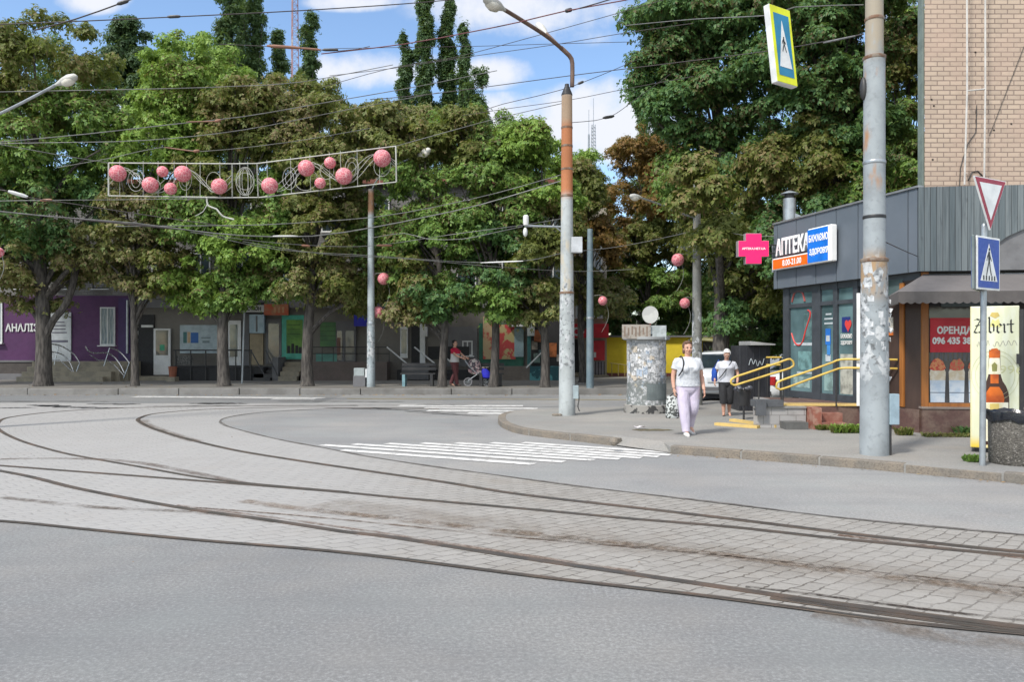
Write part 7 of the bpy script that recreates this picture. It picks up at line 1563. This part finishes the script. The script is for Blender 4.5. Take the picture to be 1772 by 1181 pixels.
# ============================================================ PARKED CARS
def car(label, loc, yaw, colr, rear=True):
    o = thing('parked_car', label, 'car', loc); rz = Matrix.Rotation(yaw, 3, 'Z'); T = lambda x, y, z: V(loc) + rz @ V((x, y, z))
    # sections along the length (y forward): half-width and height profile of the lower body
    prof = [(-2.15, .60, .36, .72, .80), (-2.08, .74, .27, .88, .92), (-1.6, .83, .22, .96, .98), (-1.0, .85, .2, .97, 1.0), (0, .86, .2, .96, .98), (.9, .855, .2, .94, .95), (1.55, .82, .22, .86, .90), (2.02, .74, .26, .72, .78), (2.14, .58, .34, .58, .64)]
    k = MB(); vs = []; n = 16
    for (y, w_, zb, zt, zc) in prof:
        for (fx_, fz_) in [(-.82, 0), (-1, .18), (-1.0, .5), (-.97, .85), (-.88, 1), (-.45, 1.03), (0, 1.04), (.45, 1.03), (.88, 1), (.97, .85), (1.0, .5), (1, .18), (.82, 0), (.4, -.02), (0, -.02), (-.4, -.02)]: vs.append(T(fx_ * w_, y, zb + (zt - zb) * fz_))
    fs = []
    for j in range(len(prof) - 1):
        for i in range(n): fs.append((j * n + i, j * n + (i + 1) % n, (j + 1) * n + (i + 1) % n, (j + 1) * n + i))
    fs.append(tuple(range(n))[::-1]); fs.append(tuple((len(prof) - 1) * n + i for i in range(n))); k.add(vs, [f[::-1] for f in fs]); b = k.build('body', colr, o, 'all'); sb_ = b.modifiers.new('s', 'SUBSURF'); sb_.levels = sb_.render_levels = 1
    def cab(pts, ins): 
        return [T(sx * ins, y, z) for y, z in pts for sx in (1,)]
    k = MB(); q = [(-1.55, .70, .96), (-.85, .60, 1.40), (-.2, .60, 1.44), (.35, .58, 1.40), (1.15, .70, .93)]; vs = []
    for y, w_, z in q: vs += [T(-w_, y, z), T(w_, y, z)]
    k.add(vs, [(0, 2, 3, 1), (2, 4, 5, 3), (4, 6, 7, 5), (6, 8, 9, 7), (0, 8, 6, 4, 2)[::-1], (1, 3, 5, 7, 9)[::-1]]); 
    k.build('cabin', mat('car_glass', (.02, .03, .04), .08, spec=.8), o, bevel=.03)
    k = MB(); vs = []
    for y, w_, z in [(-.92, .62, 1.385), (-.85, .61, 1.415), (-.2, .61, 1.455), (.35, .59, 1.415), (.42, .59, 1.38)]: vs += [T(-w_, y, z), T(0, y, z + .015), T(w_, y, z)]
    k.add(vs, [(i * 3 + a, i * 3 + a + 3, i * 3 + a + 4, i * 3 + a + 1)[::-1] for i in range(4) for a in (0, 1)]); rf = k.build('roof', colr, o, True); sd = rf.modifiers.new('t', 'SOLIDIFY'); sd.thickness = .03
    k = MB()
    for sx in (-1, 1):
        for (a, c_) in (((-1.55, .715, .955), (-.85, .62, 1.41)), ((-.2, .615, 1.44), (-.15, .73, .95)), ((.35, .60, 1.41), (1.15, .715, .93))): k.tube([T(sx * a[1], a[0], a[2]), T(sx * c_[1], c_[0], c_[2])], .035, 6)
    k.build('pillars', colr, o)
    for sx in (-1, 1):
        for y in (-1.3, 1.35):
            wc = T(sx * .74, y, .31); ax_ = rz @ V((sx, 0, 0)); wl = MB().tube([wc - ax_ * .1, wc - ax_ * .09, wc + ax_ * .09, wc + ax_ * .105], [.29, .31, .31, .27], 24).build('wheel', mat('tyre', (.02, .02, .02), .85), o, True); MB().tube([wc + ax_ * .10, wc + ax_ * .125], [.2, .17], 20).build('rim', m_gal, wl, True)
        tl_ = MB(); tl_.prism([T(sx * .50, -2.145, .62), T(sx * .74, -2.06, .62), T(sx * .75, -2.05, .84), T(sx * .55, -2.12, .84)], rz @ V((0, -.02, 0))); tl_.build('tail_light', mat('tail_red', (.42, .01, .015), .2), o); MB().prism([T(sx * .50, 2.10, .56), T(sx * .72, 2.02, .56), T(sx * .74, 1.98, .70), T(sx * .5, 2.09, .68)], rz @ V((0, .03, 0))).build('headlight', mat('headlight', (.5, .52, .53), .15), o)
        MB().ball(T(sx * .93, .78, .99), (.10, .07, .07), 10, 8).build('mirror', colr, o, True)
    pl_ = T(-.26, -2.17, .60); MB().obox(pl_, rz @ V((.52, 0, 0)), rz @ V((0, -.015, 0)), V((0, 0, .115))).build('number_plate', m_plasticw, o); MB().obox(T(-.62, -2.16, .36), rz @ V((1.24, 0, 0)), rz @ V((0, .05, 0)), V((0, 0, .10))).build('bumper_strip', mat('bumper_grey', (.12, .12, .125), .6), o)
    MB().obox(T(-.7, -1.9, .12), rz @ V((1.4, 0, 0)), rz @ V((0, 3.8, 0)), V((0, 0, .12))).build('underside', m_dark, o)
t = NT('white_car_paint'); c = t.coord('Object'); t.bsdf(t.mix(t.ramp(t.noise(c, 3, 4), .4, .8, 0, .4), (.68, .70, .71), (.55, .56, .57)), .25, 0, None, 0, 0, .5, .6); m_carw = t.m
car('white saloon car seen between the two women, parked beyond the pavement edge', V((6.55, 23.9, 0)), R(-22), m_carw)
car('white car showing one red tail light through the handrails by the pavilion', V((8.55, 20.6, 0)), R(-82), m_carw)

# ============================================================ OVERHEAD WIRES
m_wire = mat('wire_dark', (.045, .035, .035), .6); m_wirel = mat('wire_pale', (.16, .16, .155), .5, col2=(.10, .10, .095)); m_wirer = mat('wire_red', (.13, .035, .04), .6)
def wire(label, pts, r=.011, m=m_wire, ins=()):
    o = thing('overhead_wire', label, 'wire', P(*pts[0]), 'tram and street wires overhead') if ins else None; q = crom([P(*p) for p in pts], .5); k = MB().tube(q, r * .82, 6)
    if not ins: tag(k.build('overhead_wire', m), label, 'wire', 'tram and street wires overhead'); return
    k.build('wire', m, o)
    for (a, b, rr_, mm) in ins: MB().tube([P(*a), P(*a).lerp(P(*b), .2), P(*a).lerp(P(*b), .8), P(*b)], [rr_ * .6, rr_, rr_, rr_ * .6], 8).build('insulator', mm, o, True)
m_insr = mat('insulator_rust', (.22, .10, .06), .6)
wire('dark wire sloping along the top left over the chestnuts to the twin poplars', [(-60, 44, 14), (100, 38, 14), (300, 29, 14.5), (520, 18, 15), (740, 3, 16), (900, -14, 17)], .012, m_wire, [((290, 29, 14.5), (312, 28, 14.5), .03, m_black)])
wire('thick dark wire rising steeply out of the top left corner', [(60, 52, 13.5), (130, 33, 13.4), (215, 3, 13.2), (300, -30, 13)], .014, m_wire, [((203, 7, 13.2), (222, 1, 13.2), .032, m_black)])
wire('reddish contact wire rising right from the rusty bar to the large dark chestnut', [(556, 93, 16), (700, 76, 16), (815, 55, 15.5), (898, 38, 15), (977, 19, 14.5), (1076, 1, 14), (1180, -22, 13.5)], .013, m_wirer, [((978, 19, 14.5), (990, 16, 14.5), .04, m_black)])
wire('short dark wire leaving the contact wire at its clamp above the lamp arms', [(992, 17, 14.5), (1035, 5, 14), (1090, -12, 13.5)], .013)
wire('rusty insulator bar hung level between the poplars', [(380, 76, 16), (460, 80, 16), (585, 88, 16), (640, 80, 16)], .008, m_wire, [((462, 79, 16), (520, 83, 16), .035, m_insr), ((520, 83, 16), (556, 86, 16), .022, m_insr), ((558, 86, 16), (585, 86, 16), .03, m_black)])
wire('level thin wire crossing the open sky behind the lamp arms', [(560, 84, 22), (680, 82, 22), (815, 80, 22), (947, 76, 22), (1100, 72, 22)], .009)
wire('thin wire climbing across the sky from the slim poplar to the dark chestnut top', [(560, 150, 20), (680, 117, 20), (787, 99, 20), (909, 67, 19), (1071, 22, 18), (1160, -4, 17)], .009)
wire('thin wire meeting the bend of the central lamp post from the left', [(570, 131, 21), (680, 118, 21), (812, 98, 20), (960, 77, 19), (1080, 57, 18), (1200, 40, 17)], .009)
wire('wire crossing the clouds and passing just below the lamp bend', [(640, 172, 18), (726, 165, 18), (843, 150, 17.5), (985, 131, 17), (1090, 118, 16), (1330, 88, 14), (1494, 59, 11)], .010, m_wire, [((1425, 74, 12), (1480, 62, 11), .014, m_wirel)])
wire('span wire from the cap of the central lamp post down to the poplars', [(840, 190, 18), (870, 180, 18), (930, 166, 17.4), (987, 151, 16.9)], .009)
wire('span wire from the lamp post cap up into the large dark chestnut', [(988, 150, 16.9), (1040, 130, 18), (1110, 100, 20)], .009, m_wire, [((1000, 145, 16.9), (1010, 141, 16.9), .03, m_black)])
wire('low wire behind the upper lamp post across the white cloud', [(800, 200, 21), (878, 188, 21), (985, 173, 21), (1076, 155, 20), (1200, 132, 19)], .009)
wire('wire from the rusty lamp post with a dark insulator against the cloud', [(990, 212, 16.8), (1053, 203, 18), (1102, 170, 20), (1160, 128, 22)], .009, m_wire, [((1044, 204, 17.8), (1062, 201, 18.2), .035, m_black)])
wire('pale level wire crossing the left trees at the height of the white lamp head', [(-60, 160, 15), (100, 157, 15.5), (300, 153, 16), (410, 149, 16.5), (520, 142, 17), (680, 112, 18)], .010, m_wirel)
wire('pale wire rising from the left edge above the garland toward the central sky', [(-60, 252, 15), (0, 246, 15), (150, 232, 15.5), (300, 215, 16), (420, 202, 16.5), (560, 178, 17), (720, 150, 18), (860, 122, 18.5)], .011, m_wirel, [((322, 211, 16.1), (372, 210, 16.2), .014, m_insr), ((372, 210, 16.2), (382, 208, 16.2), .035, m_insr)])
wire('pale wire running nearly level above the left half of the garland', [(-60, 250, 16), (80, 247, 16.2), (250, 243, 16.5), (420, 225, 17), (600, 190, 18), (760, 160, 19)], .010, m_wirel)
wire('pale stay wire from the left edge down to the garland corner', [(-60, 246, 18), (0, 250, 18.5), (100, 268, 19.2), (188, 282, 20)], .011, m_wirel)
wire('stay wire from the right end of the garland up past the lamp head', [(685, 253, 20), (760, 232, 19.5), (860, 205, 19), (985, 176, 17)], .010, m_wirel)
wire('wire with a copper bar hanging just over the garland', [(100, 290, 17), (200, 272, 17), (280, 255, 17), (350, 262, 17.2), (500, 246, 17.5), (640, 222, 18)], .008, m_wirel, [((285, 255, 17), (335, 262, 17), .014, m_insr), ((335, 262, 17), (345, 261, 17), .035, m_insr)])
wire('pale wire just below the garland with a copper joint at the left', [(-60, 349, 17), (60, 347, 17), (185, 346, 17.5), (330, 344, 18), (470, 342, 18.5)], .010, m_wirel, [((70, 347, 17), (90, 346, 17), .03, m_insr)])
wire('short white insulator rod and wire at the left edge under the lamp', [(-60, 322, 15), (10, 330, 15), (50, 342, 15.2), (120, 352, 15.5), (250, 372, 16), (420, 396, 16.5)], .012, m_wire, [((14, 331, 15), (48, 341, 15.2), .035, m_white)])
wire('thick dark contact wire sagging from the left edge through the middle trees', [(-60, 360, 13.5), (0, 366, 13.8), (100, 376, 14.2), (230, 386, 14.8), (330, 399, 15.2), (420, 408, 15.6), (540, 409, 16), (650, 393, 16.5), (740, 375, 16.8), (833, 354, 17), (975, 312, 16.9)], .015, m_wirel, [((472, 409, 15.8), (515, 409, 16), .018, m_white), ((100, 376, 14.2), (330, 399, 15.2), .014, m_wire)])
wire('second contact wire just above the sagging thick one in the middle', [(200, 392, 15.5), (330, 391, 16), (420, 390, 16.2), (500, 387, 16.5), (647, 376, 17), (754, 358, 17.4), (860, 334, 17.8), (980, 300, 16.9)], .011, m_wirel)
wire('wire with reddish insulators passing behind the far lamp post', [(330, 402, 18), (450, 418, 19), (560, 426, 20), (650, 425, 21), (782, 406, 21), (903, 390, 20), (975, 378, 17)], .010, m_wirel, [((522, 425, 19.6), (536, 426, 19.7), .028, m_insr), ((652, 425, 20.8), (678, 425, 21), .03, m_insr)])
wire('low pair of wires drooping left of the far lamp post, the upper one', [(350, 405, 19), (480, 432, 20), (650, 443, 21), (771, 452, 21.5), (853, 455, 21.5), (920, 450, 20), (977, 437, 17)], .010, m_wirel, [((832, 455, 21.5), (905, 452, 20.4), .016, m_white)])
wire('lowest drooping wire behind the far lamp post, crossing the dark foliage', [(420, 418, 20), (560, 440, 21), (700, 448, 22), (860, 462, 23), (1000, 470, 24), (1100, 466, 24)], .009, m_wirel)
wire('twisted pair of feeder wires sagging right of the far lamp post', [(643, 412, 24), (700, 404, 23), (740, 414, 22.5), (800, 414, 22), (850, 404, 21.5), (905, 392, 20)], .013, m_wirel)
wire('service wire from the side street lamp post to the pharmacy cross', [(1206, 385, 19.9), (1245, 398, 19), (1290, 408, 17.8), (1340, 409, 17.3)], .011, m_wirel)
wire('service wire from the lamp arm post left into the rust-brown chestnut', [(1200, 400, 20), (1120, 418, 22), (1050, 430, 24), (985, 436, 26)], .010, m_wirel)
wire('upper stay wire of the hanging crossing sign running to the thick pole', [(1080, 44, 16), (1200, 33, 13.5), (1330, 26, 10.6), (1375, 12, 10.6), (1494, 8, 10.76)], .009, m_wirel)
wire('thin cable from the thick pole drooping to the grey pavilion corner', [(1530, 418, 10.8), (1560, 432, 12), (1588, 444, 13.25)], .008)
